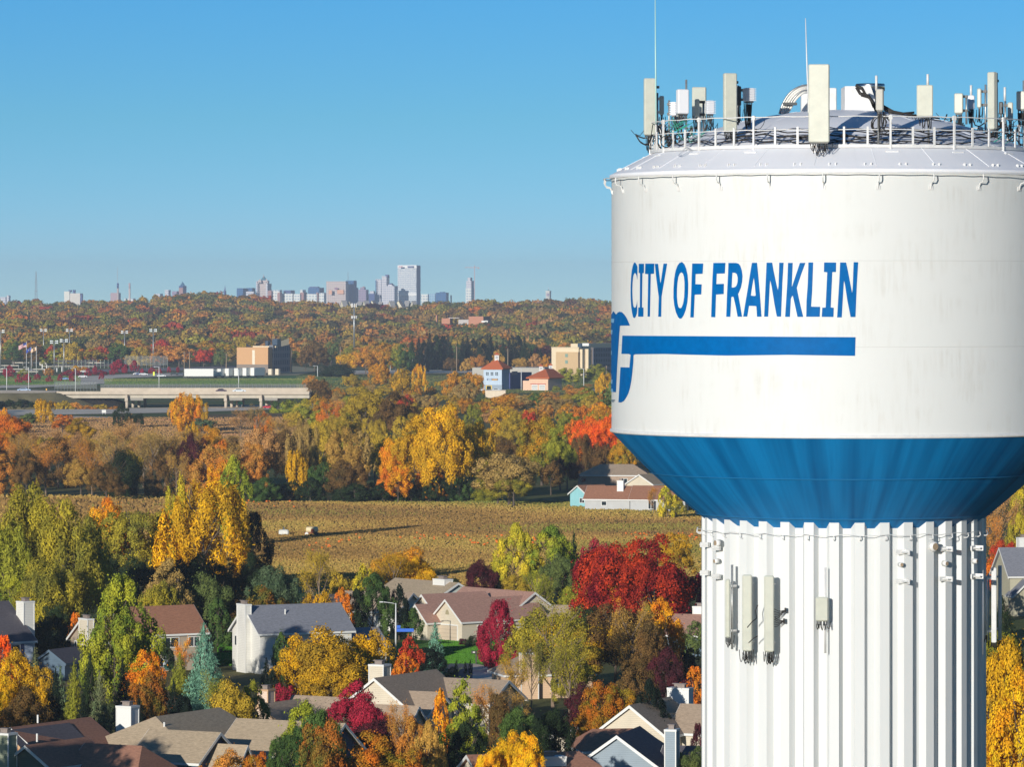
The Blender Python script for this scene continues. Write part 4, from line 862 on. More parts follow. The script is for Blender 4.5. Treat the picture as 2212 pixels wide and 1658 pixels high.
T('spruce','bluesp',440,1342,1552,112); T('spruce','bluesp',455,1400,1560,110); T('round','crimson',775,1478,1640,130); T('round','crimson',800,1500,1650,110); T('round','maroon',820,1540,1668,120); T('round','crimson',608,1482,1580,62)
T('arbor','lime',1000,1468,1700,112); T('oval','dkgreen',1010,1560,1730,110); T('oval','goldor',952,1485,1650,42); T('round','grnor',705,1565,1800,120); T('round','green',600,1600,1800,70); T('oval','lime',655,1515,1745,120); T('oval','green',690,1530,1765,140); T('oval','green',640,1570,1770,120)
T('round','olor',795,1588,1790,170); T('round','olor',870,1600,1790,120); T('round','grnor',740,1610,1790,130); T('oval','rust',890,1545,1740,80); T('oval','brown',925,1560,1745,75); T('bare','rust',870,1530,1720,80)
T('round','yellow',1100,1570,1760,110); T('vase','yellow',1062,1598,1770,75); T('round','yellow',1135,1590,1770,80); T('vase','gold',1125,1572,1765,85); T('round','green',1125,1515,1700,120); T('round','dkgreen',1155,1560,1720,100); T('round','umber',1085,1500,1640,80); T('bare','rust',1060,1490,1630,95); T('bare','brown',1105,1500,1620,80)
T('round','olor',1295,1478,1640,115); T('round','grngold',1335,1490,1638,100); T('round','mustard',1290,1545,1640,90); T('round','dkgreen',1200,1520,1690,90); T('round','umber',1380,1440,1600,110); T('oval','dksp',1400,1470,1640,80); T('round','maroon',1270,1462,1600,90)
T('oval','orange',1500,1438,1560,62); T('round','grygr',1500,1345,1450,58); T('oval','goldor',1475,1500,1590,60); T('round','grygr',1500,1605,1720,80); T('oval','maroon',1508,1560,1690,35)
T('round','rust',500,1628,1800,120); T('round','olor',560,1632,1800,90); T('round','olor',440,1642,1800,80)
T('oval','vorange',8,1370,1510,52); T('round','gold',30,1410,1600,110); T('round','mustard',85,1445,1600,85); T('round','yellow',5,1450,1610,70); T('spruce','greysp',75,1400,1525,50); T('round','umber',60,1490,1660,110); T('round','umber',30,1530,1680,110); T('spruce','grgreen',130,1440,1600,55)
T('oval','orange',163,1322,1420,38); T('oval','amber',150,1360,1430,40); T('round','goldor',315,1412,1600,105); T('round','grnor',325,1440,1610,110); T('oval','orange',405,1322,1400,32); T('spruce','greysp',215,1445,1650,95); T('spruce','olive',160,1425,1610,70); T('spruce','dksp',120,1440,1650,80); T('spruce','dksp',265,1420,1640,90); T('spruce','dksp',375,1465,1650,85)
T('spruce','dkgreen',195,1400,1600,70); T('spruce','dksp',180,1500,1660,90); T('oval','dksp',395,1500,1650,80); T('pine','olive',388,1410,1540,70); T('bare','goldor',395,1385,1480,45); T('spruce','dksp',300,1500,1660,80); T('round','dkgreen',60,1330,1440,60); T('round','dkgreen',120,1310,1440,80); T('round','dkgreen',95,1350,1450,60)
T('round','oliveb',505,1455,1640,125); T('bare','olive',480,1470,1630,110); T('oval','olive',545,1470,1630,80); T('oval','dksp',588,1450,1560,42); T('spruce','dksp',575,1420,1510,40); T('oval','green',470,1290,1400,60); T('round','umber',462,1275,1390,80)
for u, vt, vb in ((985.6,1426,1456),(1005,1431,1457),(1016,1425,1457)): T('arbor','green' if u < 1000 else 'dkgreen',u,vt,vb,8.5,lod=1)
T('shrub','maroon',1000,1378,1396,22); T('shrub','dkgreen',1022,1368,1398,38); T('shrub','dkgreen',975,1440,1464,30); T('shrub','green',620,1440,1475,50); T('shrub','dkgreen',485,1395,1412,30)
# dark undergrowth between the gardens
for u, vt, vb, w_ in ((60,1290,1395,90),(330,1270,1370,90),(430,1290,1390,80),(1260,1310,1430,80),(1480,1400,1480,60),(350,1380,1470,60)): T('round','dkgreen',u,vt,vb,w_)
# --- right of the tower
T('oval','gold',2180,1370,1760,170); T('oval','yellow',2200,1440,1790,150); T('oval','mustard',2150,1450,1760,110); T('round','olive',2160,1340,1500,90); T('spruce','dkgreen',2165,1285,1400,85); T('round','scarlet',2165,1172,1300,85); T('round','orange',2145,1190,1300,60); T('bare','pinkbr',2165,1075,1250,100); T('bare','rust',2140,1110,1260,60); T('oval','ylime',2212,1030,1200,70); T('oval','yolive',2200,1110,1260,70); T('round','oliveb',2200,930,1100,90); T('bare','rust',2185,960,1120,90)
T('oval','gold',2290,1400,1770,160); T('round','green',2300,1100,1350,130); T('round','olive',2260,1000,1180,110)
# --- beyond the field: fence row and wood
rt = random.Random(11)
def fill(u0, u1, vb0, vb1, hgt, wid, n, mix, rows=1, kinds=('round', 'oval', 'round', 'flame')):
    names = [m for m, k in mix for _ in range(k)]
    for i in range(n):
        t = (i+rt.uniform(.1, .9))/n; u = u0+(u1-u0)*t; r = rt.random() if rows > 1 else .5; vb = vb0+(vb1-vb0)*r+rt.uniform(-2, 2)
        h = hgt*rt.uniform(.78, 1.12)*(vb-VH)/420; w2 = wid*rt.uniform(.95, 1.5)*(vb-VH)/420
        c = rt.choice(names); k = rt.choice(kinds)
        if c in ('brown', 'pinkbr', 'rust') and rt.random() < .65: k = 'bare'
        if c == 'dkgreen' and vb > 1060: k = rt.choice(('oval', 'shrub'))
        T(k, c, u, vb-h, vb, w2)
# thin leaved brown wood at the left, several ranks deep
fill(-10, 520, 985, 990, 60, 68, 11, (('brown', 3), ('rust', 3), ('oliveb', 2), ('amber', 1), ('pinkbr', 3)))
fill(-10, 520, 1015, 1020, 84, 75, 11, (('brown', 3), ('rust', 3), ('oliveb', 2), ('orange', 1), ('pinkbr', 2)))
fill(-10, 520, 1050, 1054, 114, 72, 11, (('brown', 3), ('rust', 3), ('oliveb', 3), ('umber', 2), ('maroon', 1)))
fill(-10, 520, 1072, 1080, 105, 62, 11, (('brown', 2), ('rust', 2), ('oliveb', 2), ('umber', 3), ('dkgreen', 1)))
T('round','orange',25,890,985,95); T('round','goldor',5,885,960,50); T('round','mustard',175,905,965,75); T('flame','gold',98,858,915,45); T('round','grygr',60,890,925,40); T('round','orange',135,897,935,55); T('oval','dkgreen',264,872,925,38); T('round','dkgreen',298,890,925,30)
T('flame','goldor',402,846,935,62); T('flame','gold',385,860,925,45); T('flame','gold',430,860,930,45); T('round','grgreen',440,900,940,60); T('bare','tan',555,880,950,55); T('bare','pinkbr',520,890,950,60); T('round','amber',450,925,1050,75); T('round','orange',470,940,1060,60); T('flame','gold',415,915,985,40)
T('bare','pinkbr',270,925,1060,110); T('bare','tan',330,940,1065,90); T('bare','tan',250,945,1075,100); T('round','maroon',480,1000,1065,50); T('round','pinkbr',560,930,1070,105); T('round','rust',540,960,1075,80)
T('round','goldor',475,985,1080,60); T('round','maroon',375,960,1020,40); T('round','umber',230,1005,1085,80)
for i_ in range(22):
    u_ = -8+i_*12.2+rt.uniform(-4, 4); vt_ = (858 if u_ < 130 else 858+(u_-130)*.14)+rt.uniform(0, 10)
    T('shrub' if i_ % 2 else 'round', rt.choice(('oliveb', 'umber', 'grygr', 'oliveb', 'rust') if u_ > 75 else ('dksp', 'dkgreen')), u_, vt_, 885, rt.uniform(16, 26), Y=1966)  # blackish ones at far left stand in for a patch of shadow
# middle: wood behind the field
T('round','umber',690,815,880,55); T('round','rust',672,812,850,40); T('shrub','lime',615,857,893,55); T('shrub','ylime',655,860,898,50); T('shrub','green',600,864,892,40); T('shrub','olive',690,858,895,35)
T('bare','orange',712,870,960,60); T('round','orange',700,880,955,45); T('bare','pinkbr',745,865,950,65); T('round','oliveb',790,840,960,110); T('round','umber',850,850,970,110); T('round','scarlet',875,848,900,45); T('round','olive',760,850,950,70)
T('round','gold',960,880,1085,120); T('round','gold',905,905,1080,110); T('round','goldor',850,935,1070,75); T('round','gold',1020,900,1080,95); T('round','goldor',860,1010,1088,60); T('round','orange',830,1015,1085,40); T('oval','goldor',930,1000,1085,60)
T('round','tan',1100,970,1092,150); T('round','yolive',1075,995,1090,90); T('round','yolive',1110,1020,1094,90); T('round','vorange',1290,890,1015,85); T('round','vorange',1312,885,1025,90); T('round','vorange',1258,912,1012,70); T('round','scarlet',1300,930,1020,75); T('round','orange',1275,955,1018,70); T('round','orange',1245,900,1000,60); T('round','grngold',1170,905,1050,110); T('round','olive',1210,925,1060,80); T('round','maroon',1225,985,1060,75); T('round','umber',1190,990,1070,60); T('round','scarlet',1140,890,960,40)
T('round','grngold',1345,935,1040,70); T('round','olive',1425,1010,1060,50); T('oval','ylime',1442,1045,1120,42); T('round','yolive',1460,1070,1120,50); T('bare','rust',1412,1055,1112,28); T('round','amber',1310,870,960,80); T('round','goldor',1295,865,930,60)
T('flame','tan',655,905,1060,70); T('flame','gold',640,960,1075,45); T('round','green',690,990,1082,55); T('round','umber',620,920,1050,80); T('round','brown',745,930,1070,95); T('round','oliveb',700,910,1040,80); T('round','umber',750,985,1085,85); T('round','oliveb',810,925,1050,80); T('round','tan',780,935,1055,60)
fill(530, 1060, 1082, 1088, 48, 42, 17, (('dkgreen', 6), ('green', 3), ('olive', 1)), kinds=('shrub', 'oval'))
fill(560, 1330, 935, 945, 80, 62, 16, (('amber', 2), ('oliveb', 3), ('olive', 2), ('rust', 2), ('gold', 2), ('orange', 1)))
fill(600, 1340, 975, 985, 100, 66, 15, (('gold', 2), ('oliveb', 3), ('mustard', 2), ('rust', 2), ('grngold', 2), ('brown', 1)))
fill(600, 1330, 1025, 1035, 95, 66, 14, (('oliveb', 3), ('olive', 3), ('umber', 2), ('mustard', 1)))
fill(700, 1330, 892, 900, 62, 60, 15, (('oliveb', 3), ('amber', 3), ('tan', 2), ('olive', 2), ('rust', 1)))
fill(700, 1040, 858, 866, 50, 52, 9, (('amber', 3), ('gold', 1), ('oliveb', 2), ('brown', 2)))
fill(645, 1330, 866, 874, 44, 46, 18, (('amber', 3), ('oliveb', 3), ('tan', 2), ('grygr', 2), ('rust', 2)), kinds=('round', 'round', 'oval'))
fill(655, 1330, 880, 888, 52, 50, 18, (('amber', 3), ('oliveb', 4), ('tan', 2), ('mustard', 2), ('rust', 2), ('pinkbr', 1)), kinds=('round', 'round', 'oval'))
fill(640, 1330, 912, 922, 66, 58, 17, (('oliveb', 4), ('olive', 2), ('amber', 3), ('rust', 2), ('umber', 2)), kinds=('round', 'round', 'oval'))
fill(740, 1030, 832, 846, 40, 40, 9, (('amber', 3), ('mustard', 2), ('oliveb', 2), ('tan', 1)), kinds=('round', 'round', 'oval'))
fill(1195, 1335, 842, 852, 36, 36, 6, (('olive', 3), ('green', 1), ('rust', 2), ('amber', 1)), kinds=('round', 'round', 'oval'))
T('round','amber',820,778,850,50); T('flame','gold',862,800,850,30); T('flame','yellow',905,785,850,30); T('round','amber',985,795,870,60); T('round','amber',1020,800,870,50); T('round','tan',1005,820,880,60); T('round','mustard',870,800,865,55); T('round','oliveb',760,805,845,45)
T('round','amber',1090,850,900,60); T('round','green',1160,850,890,45); T('round','rust',1180,848,890,60); T('round','pinkbr',1080,875,925,90); T('vase','olive',1238,788,836,55); T('round','olive',1290,788,835,55); T('round','olive',1270,840,890,60); T('flame','gold',1308,800,860,40); T('round','rust',1250,835,870,60)
# --- sports park and buildings beyond
T('round','umber',680,738,803,62); T('round','umber',660,750,803,40); T('shrub','dkgreen',730,782,815,75); T('shrub','dkgreen',700,785,813,40); T('round','grygr',478,757,795,35)
for u, vt, vb, w_ in ((257,777,806,34),(246,782,806,18),(290,778,803,18),(270,790,807,12),(20,790,812,26),(18,793,818,20),(41,808,828,15),(54,808,824,12),(60,808,828,14),(80,808,822,15),(106,812,826,14),(130,808,824,12),(150,800,812,30),(155,806,826,12),(190,795,813,14),(205,790,810,12),(216,800,812,30),(219,804,821,11),(243,797,811,12),(307,796,810,10),(328,794,808,14),(345,796,808,10),(365,792,805,8),(384,792,805,8),(166,800,812,18)):
    T('oval','crimson',u,vt,vb,w_,lod=1,where='in the sports park car park')
T('oval','gold',163,790,805,18); T('oval','amber',180,792,805,20); T('oval','rust',106,795,812,25); T('oval','olive',52,798,815,25)
for i in range(24):
    u = 893+i*12+rt.uniform(-5, 5); T(rt.choice(('pine', 'spruce', 'oval')), 'dksp' if i % 4 else 'dkgreen', u, 722+rt.uniform(-4, 22)+(i > 20)*12, 803+rt.uniform(-5, 3), rt.uniform(24, 40), lod=1)
for u, vt, w_, c in ((1035,762,40,'rust'),(1125,770,38,'brown'),(1158,765,36,'pinkbr'),(1075,758,30,'brown'),(1178,762,22,'amber'),(975,770,36,'umber'),(1010,775,30,'brown'),(830,742,55,'amber'),(790,748,60,'amber'),(750,760,50,'gold'),(855,755,45,'olive'),(870,745,45,'green')): T('round',c,u,vt,808,w_,lod=1)

# big trees just left of the frame: their shade lies over the gardens at the lower left
for x, y, h_ in ((-62, 385, 19), (-74, 400, 20), (-84, 418, 19), (-76, 528, 14), (-83, 540, 14)):
    k_ = F/y; T('round', 'umber', UC+x*k_, VH+(CH-h_)*k_, VH+CH*k_, 15*k_, lod=1, Y=y, where='beyond the left edge of the photo')
# the wooded hill: the nearer trees one by one, the uncounted mass beyond as one wood
HP = [('olive',8),('oliveb',9),('grygr',8),('rust',7),('brown',6),('amber',3),('umber',4),('orange',1),('green',3),('dkgreen',3),('mustard',2),('maroon',2),('pinkbr',2),('scarlet',1),('tan',3)]
HN = [m for m, k in HP for _ in range(int(k*2))]
rh = random.Random(21)
def hill_tree(u, Y, hm, wm, c):
    g = ground_z(PX(u, Y), Y); kpx = F/Y; v_b = VH+(CH-g)*kpx
    T('round' if rh.random() < .8 else 'oval', c, u, v_b-hm*kpx, v_b, wm*kpx, lod=(1 if Y < 3500 else 0), Y=Y, where='on the wooded hill')
for (u, Y, hm, wm, c) in ((210,3300,14,16,'scarlet'),(200,3290,11,11,'scarlet'),(110,3300,13,12,'scarlet'),(170,3350,12,16,'orange'),(440,3200,13,14,'scarlet'),(455,3250,12,12,'orange'),(352,3400,16,26,'scarlet'),(375,3350,14,18,'vorange'),(600,4200,12,14,'orange')): hill_tree(u, Y, hm, wm, c)
for row, Y in enumerate((3230, 3330, 3440)):
    x = -20
    while x < 1335:
        hill_tree(x+rh.uniform(-8, 8), Y+rh.uniform(-35, 35), rh.uniform(11, 18), rh.uniform(13, 22), rh.choice(HN)); x += 46 if row < 3 else 55
# merged far wood
g = np.random.default_rng(77); Cs = []; Ns = []; Ls = []; Cols = []
protos = []
for kk in ('round', 'oval', 'round', 'willow'):
    C_, N_, L_, W_, up_ = lobes_crown(kk, 620, .055, int(g.integers(1, 999)), .10); protos.append((C_, N_, L_))
cnt2 = 0; Y = 3520.0
while Y < 5750:
    sp = 22+6*((Y-3600)/2000); half0 = PX(-420, Y); half1 = PX(2650, Y); x = half0
    while x < half1:
        xx = x+g.uniform(-5, 5); yy = Y+g.uniform(-14, 14); u_ = UC+xx/yy*F; gz = ground_z(xx, yy)
        skip = (yy > 4350 and yy < 4700 and 925 < u_ < 1065) or (yy > 5250 and 735 < u_ < 905 ) or (yy > 5050 and yy < 5350 and 925 < u_ < 1010)
        if not skip:
            C_, N_, L_ = protos[int(g.integers(0, len(protos)))]; h = g.uniform(12, 19); wd = g.uniform(17, 33); a = g.uniform(0, 6.28)
            if yy > 5250: h *= .85; wd *= .85
            Rm = np.array([[math.cos(a), -math.sin(a), 0], [math.sin(a), math.cos(a), 0], [0, 0, 1]])
            Cs.append((C_@Rm.T)*np.array([wd, wd, h])+np.array([xx, yy, gz-1.5])); Ns.append(N_@Rm.T/np.array([wd, wd, h])); Ls.append(np.full(len(C_), .055*wd*1.15))
            # colours drift across the hill in groves
            nn_ = HN[int(g.integers(0, len(HN)))]; cw, c1, c2 = PAL[nn_]; f = g.uniform(.75, 1.1); c1 = tuple(a*.62+b*.38 for a, b in zip(c1, A(118,90,50,.7))); c2 = tuple(a*.62+b*.38 for a, b in zip(c2, A(100,84,52,.7)))
            mixk = g.uniform(0, 1, (len(C_), 1)) < .2
            Cols.append(np.where(mixk, np.array(c2)*f, np.array(c1)*f)); cnt2 += 1
        x += sp*g.uniform(.75, 1.25)
    Y += 34 if Y < 4600 else 40
Cc = np.vstack(Cs); Nn = np.vstack(Ns); LL = np.concatenate(Ls); CC = np.vstack(Cols)
me = leaf_mesh('hillside_wood', Cc, Nn, LL, LL*.62); me.materials.clear(); me.materials.append(LEAFV)
ca = me.attributes.new('treecol', 'FLOAT_COLOR', 'POINT'); ca.data.foreach_set('color', np.repeat(np.hstack([CC, np.ones((len(CC), 1))]), 4, axis=0).reshape(-1).astype(np.float32))
hw = bpy.data.objects.new('hillside_wood', me); COL.objects.link(hw); tag(hw, 'dense autumn wood of muted green, rust and brown covering the far hillside', 'wood', kind='stuff')
# woods beyond the edges of the photo and behind the tower, for anyone who steps aside
def wood(name, label, bands, hr, wr, sp, nleaf, lf):
    Cs = []; Ns = []; Ls = []; Cols = []; pr_ = [lobes_crown(kk, nleaf, lf, int(g.integers(1, 999)), .2)[:3] for kk in ('round', 'oval', 'round')]
    for (u0, u1, v0, v1) in bands:
        Y = YB(v1)
        while Y < YB(v0):
            x = PX(u0, Y)
            while x < PX(u1, Y):
                xx = x+g.uniform(-3, 3); yy = Y+g.uniform(-6, 6); C_, N_, L_ = pr_[int(g.integers(0, len(pr_)))]; h = g.uniform(*hr); wd = g.uniform(*wr); a = g.uniform(0, 6.28)
                Rm = np.array([[math.cos(a), -math.sin(a), 0], [math.sin(a), math.cos(a), 0], [0, 0, 1]])
                Cs.append((C_@Rm.T)*np.array([wd, wd, h])+np.array([xx, yy, -.5])); Ns.append(N_@Rm.T/np.array([wd, wd, h])); Ls.append(np.full(len(C_), lf*wd*1.1))
                cw, c1, c2 = PAL[HN[int(g.integers(0, len(HN)))]]; f = g.uniform(.8, 1.15); mk_ = g.uniform(0, 1, (len(C_), 1)) < .3; Cols.append(np.where(mk_, np.array(c2)*f, np.array(c1)*f))
                x += sp*g.uniform(.8, 1.5)
            Y += sp*g.uniform(1.0, 1.5)*(1+Y/1500)
    LL = np.concatenate(Ls); me = leaf_mesh(name, np.vstack(Cs), np.vstack(Ns), LL, LL*.6); me.materials.clear(); me.materials.append(LEAFV); CC = np.vstack(Cols)
    ca = me.attributes.new('treecol', 'FLOAT_COLOR', 'POINT'); ca.data.foreach_set('color', np.repeat(np.hstack([CC, np.ones((len(CC), 1))]), 4, axis=0).reshape(-1).astype(np.float32))
    o = bpy.data.objects.new(name, me); COL.objects.link(o); tag(o, label, kind='stuff')
wood('woodland', 'autumn woodland behind the tank and past both edges of the photo', [(-480, -70, 880, 1075), (1350, 2100, 878, 925), (1640, 2060, 930, 1080), (2290, 2650, 880, 1090)], (10, 17), (11, 18), 15, 700, .05)
wood('garden_woodland', 'autumn trees of the gardens hidden behind the tower column', [(1640, 2060, 1290, 1560), (2380, 2650, 1290, 1650), (-480, -230, 1290, 1500)], (7, 13), (7, 12), 12, 1400, .034)
print('far wood trees', cnt2, 'individual trees', len(TREES))
# ================================================================== HOUSES
TRIM = mat('white_trim', (.72, .71, .66), .5); TRIMT = mat('tan_trim', (.55, .34, .18), .6); GLASS = mat('dark_window_glass', (.02, .03, .035), .1, spec=.6); CAP = mat('chimney_cap', (.25, .2, .17), .6, .2, 5)
class House:
    """local x runs along the main ridge, local y to its left; origin at a near corner of the footprint"""
    def __init__(s, name, label, u, v, th, wall, roof, trim=None, cat='house'):
        s.Y = YB(v); s.k = F/s.Y; s.th = R(th)
        s.e = empty(name, (PX(u, s.Y), s.Y, 0), s.th); tag(s.e, label, cat, 'houses in the suburb'); s.wall = wall; s.roof = roof; s.trim = trim or TRIM
        s.wb = MB(); s.rb = MB(); s.tb = MB()
    def block(s, x0, y0, L, W, hw, hr, axis='x', z0=-.3, ov=.4, hip=(0, 0), nowall=False):
        """gabled block; hip=(a, b): length the ridge is pulled in at each end"""
        def m(a, b, c):                                          # a along ridge, b across
            return (x0+a, y0+b, c) if axis == 'x' else (x0+b, y0+a, c)
        RL, RW = (L, W) if axis == 'x' else (W, L)
        fl = (lambda f: f) if axis == 'x' else (lambda f: f[::-1])
        h0, h1 = hip
        if not nowall:
            vs = [m(0,0,z0), m(RL,0,z0), m(RL,RW,z0), m(0,RW,z0), m(0,0,hw), m(RL,0,hw), m(RL,RW,hw), m(0,RW,hw)]
            fs = [(0,1,5,4), (2,3,7,6)]
            if h0 == 0: vs.append(m(0,RW/2,hw+hr)); fs.append((3,0,4,len(vs)-1,7))
            else: fs.append((3,0,4,7))
            if h1 == 0: vs.append(m(RL,RW/2,hw+hr)); fs.append((1,2,6,len(vs)-1,5))
            else: fs.append((1,2,6,5))
            s.wb.add(vs, [fl(f) for f in fs])
        sl = hr/(RW/2); t = .2; d = ov*sl
        e0 = 0 if h0 else -ov; e1 = RL if h1 else RL+ov
        lo = hw-d
        A_ = m((e0 if not h0 else -ov), -ov, lo+.05); B_ = m((e1 if not h1 else RL+ov), -ov, lo+.05); C_ = m((e1 if not h1 else RL+ov), RW+ov, lo+.05); D_ = m((e0 if not h0 else -ov), RW+ov, lo+.05)
        E_ = m(h0 if h0 else e0, RW/2, hw+hr+.05); G_ = m(RL-h1 if h1 else e1, RW/2, hw+hr+.05)
        top = [Vector(p)+Vector((0, 0, t)) for p in (A_, B_, C_, D_, E_, G_)]; bot = [Vector(p) for p in (A_, B_, C_, D_, E_, G_)]
        fs = [(0,1,5,4), (2,3,4,5)]
        if h0: fs.append((3,0,4))
        if h1: fs.append((1,2,5))
        s.rb.add(top, [fl(f) for f in fs]); s.rb.add(bot, [fl(f[::-1]) for f in fs])
        # fascia boards along eaves and rakes
        def board(p, q, off=.03, hh=.24):
            p = Vector(p); q = Vector(q); dd = (q-p).normalized(); n = Vector((dd.y, -dd.x, 0)); n = n.normalized() if n.length > 0 else Vector((1, 0, 0))
            c = Vector(m(RL/2, RW/2, 0)); mid = (p+q)/2
            if (mid-c).xy.dot(n.xy) < 0: n = -n
            a = n*off; z1 = Vector((0, 0, t-.01)); z0_ = Vector((0, 0, t-hh))
            s.tb.add([p+a+z0_, q+a+z0_, q+a+z1, p+a+z1, p-a+z0_, q-a+z0_, q-a+z1, p-a+z1], [(0,1,2,3),(7,6,5,4),(0,4,5,1),(3,2,6,7),(0,3,7,4),(1,5,6,2)])
        board(A_, B_); board(C_, D_)
        if h0: board(D_, A_)
        else: board(D_, E_, hh=.32); board(E_, A_, hh=.32)
        if h1: board(B_, C_)
        else: board(B_, G_, hh=.32); board(G_, C_, hh=.32)
        return s
    def window(s, face, a, z, w_, h, c, mull=1, shutters=None):
        """face 'f' (y=c, looking -y), 'g' (x=c, looking -x), 'h' (x=c, looking +x)"""
        def mp(p, q, r): return (p, c-q, r) if face == 'f' else ((c-q, p, r) if face == 'g' else (c+q, p, r))
        def bx(b, a0, a1, q0, q1, z0, z1):
            P = [mp(a0, q0, z0), mp(a1, q1, z1)]; X = sorted((P[0][0], P[1][0])); Yy = sorted((P[0][1], P[1][1])); b.box(X[0], X[1], Yy[0], Yy[1], z0, z1)
        b = MB(); f = .1
        bx(b, a, a+w_, .002, .07, z+h-f, z+h); bx(b, a, a+w_, .002, .09, z, z+f)
        for xx in [a]+[a+w_*(k+1)/(mull+1)-f/2 for k in range(mull)]+[a+w_-f]: bx(b, xx, xx+f, .003, .065, z+f, z+h-f)
        o = b.build('window', s.trim if shutters is None else TRIM, s.e)
        b = MB(); bx(b, a+f, a+w_-f, .001, .03, z+f, z+h-f); b.build('pane', GLASS, o)
        if shutters:
            for xx in (a-.5, a+w_+.04): b = MB(); bx(b, xx, xx+.45, .002, .06, z, z+h); b.build('shutter', shutters, o)
    def chimney(s, x, y, w_, d, z0, z1, m, capm=None, trim=None, pots=1):
        b = MB(); b.box(x, x+w_, y, y+d, z0, z1); c = b.build('chimney', m, s.e)
        b = MB()
        tr = trim or TRIM
        for (xx, yy) in ((x, y), (x+w_, y), (x, y+d), (x+w_, y+d)): b.box(xx-.05, xx+.05, yy-.05, yy+.05, z0, z1+.01)
        b.box(x-.08, x+w_+.08, y-.08, y+d+.08, z1-.16, z1+.03); b.build('corner_trim', tr, c)
        b = MB(); b.box(x+w_*.28, x+w_*.72, y+d*.25, y+d*.75, z1+.03, z1+.38); b.box(x+w_*.2, x+w_*.8, y+d*.17, y+d*.83, z1+.38, z1+.45); b.build('flue_cap', CAP, c)
        return c
    def vent(s, x, y, z): b = MB(); b.tube([(x, y, z-.3), (x, y, z+.45)], .09, 8); b.build('vent_pipe', TRIM, s.e)
    def done(s):
        s.wb.build('wall', s.wall, s.e); r = s.rb.build('roof', s.roof, s.e); s.tb.build('fascia', s.trim, s.e); s.r = r; return s
S_ = siding
CREAM = S_('cream_siding', (.66, .58, .44)); WHT = S_('white_siding', (.72, .70, .63)); TAN_ = S_('tan_siding', (.42, .34, .25)); BLUG = S_('blue_grey_siding', (.30, .36, .40)); PINK = S_('pink_beige_siding', (.72, .55, .42)); GRN = S_('grey_green_siding', (.10, .14, .11)); WBL = S_('shade_pale_blue_siding', (.45, .52, .60)); AQUA = S_('aqua_siding', (.30, .60, .62)); GREYW = S_('light_grey_siding', (.5, .5, .48)); PEACH = S_('peach_siding', (.70, .48, .30)); SAGE = S_('sage_siding', (.30, .33, .22)); RUSTW = S_('orange_brown_siding', (.48, .24, .10)); DKBL = S_('slate_blue_siding', (.10, .15, .20)); TAUPE = S_('taupe_siding', (.45, .42, .30))
RBR = shingle('brown_shingles', (.40, .30, .21)); RTAN = shingle('tan_shingles', (.42, .325, .215)); RRED = shingle('red_brown_shingles', (.36, .17, .10)); RGR = shingle('grey_shingles', (.23, .235, .26)); RDK = shingle('charcoal_shingles', (.115, .105, .115)); RMAU = shingle('mauve_brown_shingles', (.42, .24, .18)); RCH = shingle('chestnut_shingles', (.34, .17, .11))
# 1 tall white house with chimney
H = House('gabled_house', 'tall white two storey house with grey roof and full height chimney', 562, 1458, 28, WHT, RGR)
H.block(0, 0, 12.2, 8.0, 4.9, 2.9); H.block(12.2, 1.5, 5.5, 6.5, 2.6, 2.0)
H.chimney(-.75, 2.6, .75, 2.4, 0, 8.25, WHT); H.window('g', 6.6, 3.0, .7, 1.3, 0, 0); H.vent(4.5, 2.5, 7.1); H.window('f', 3, 3.1, 1.8, 1.3, 0, 1); H.window('f', 8, 3.1, 1.8, 1.3, 0, 1); H.done()
# 2 far left pale house, siding tinted blue for the shade on it
H = House('gabled_house', 'pale house with dark grey roof and large white chimney at the left photo edge', 71, 1462, 40, WBL, RDK)
H.block(-13, 0, 13, 11.5, 4.3, 4.2); H.chimney(.05, 2.0, 1.5, 1.5, 0, 8.8, WHT); H.window('f', -4.4, 2.2, 2.6, 1.7, 0, 1, mat('navy_shutter', (.03, .04, .10), .6)); H.window('f', -10.5, 2.2, 2.6, 1.7, 0, 1); H.done()
# 3 tan house, red brown roof
H = House('gabled_house', 'tan two storey house with red brown roof beside the blue spruce', 212, 1458, 32, TAN_, RRED)
H.block(4, 0, 10.6, 7.6, 4.55, 2.9); H.block(0, .3, 4, 7, 3.9, 2.4); H.chimney(-.8, 1.2, .8, 2.3, 0, 6.6, CREAM)
H.window('f', 4.6, 2.8, 2.4, 1.3, 0, 1); H.window('f', 8.6, 2.8, 2.4, 1.3, 0, 1); H.window('f', 7.5, .5, 1.4, 1.1, 0, 1); H.window('f', 12.2, 2.8, 1.6, 1.3, 0, 1); H.window('g', 5.6, 2.4, .6, 1.3, 0, 0); H.done()
# 4 shed beside it
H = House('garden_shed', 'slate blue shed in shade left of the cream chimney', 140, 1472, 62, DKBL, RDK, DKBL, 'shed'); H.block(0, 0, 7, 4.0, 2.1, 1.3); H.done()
# 5 rear brown roof with white gables
H = House('gabled_house', 'far house with long tan roof and pale gable behind the street lamp', 928, 1350, -52, S_('pale_green_white_siding', (.62, .66, .58)), RTAN)
H.block(-14, 0, 14, 9.5, 2.9, 2.5); H.chimney(-4.2, 3.8, 2.6, 1.4, 4, 6.0, TRIM); H.done()
H = House('gabled_house', 'white gable showing behind the orange tree above the grey roof', 690, 1368, 62, WHT, RBR); H.block(0, 0, 15, 5.2, 2.6, 1.9); H.block(7, -8, 8, 10, 2.6, 2.2, 'y'); H.done()
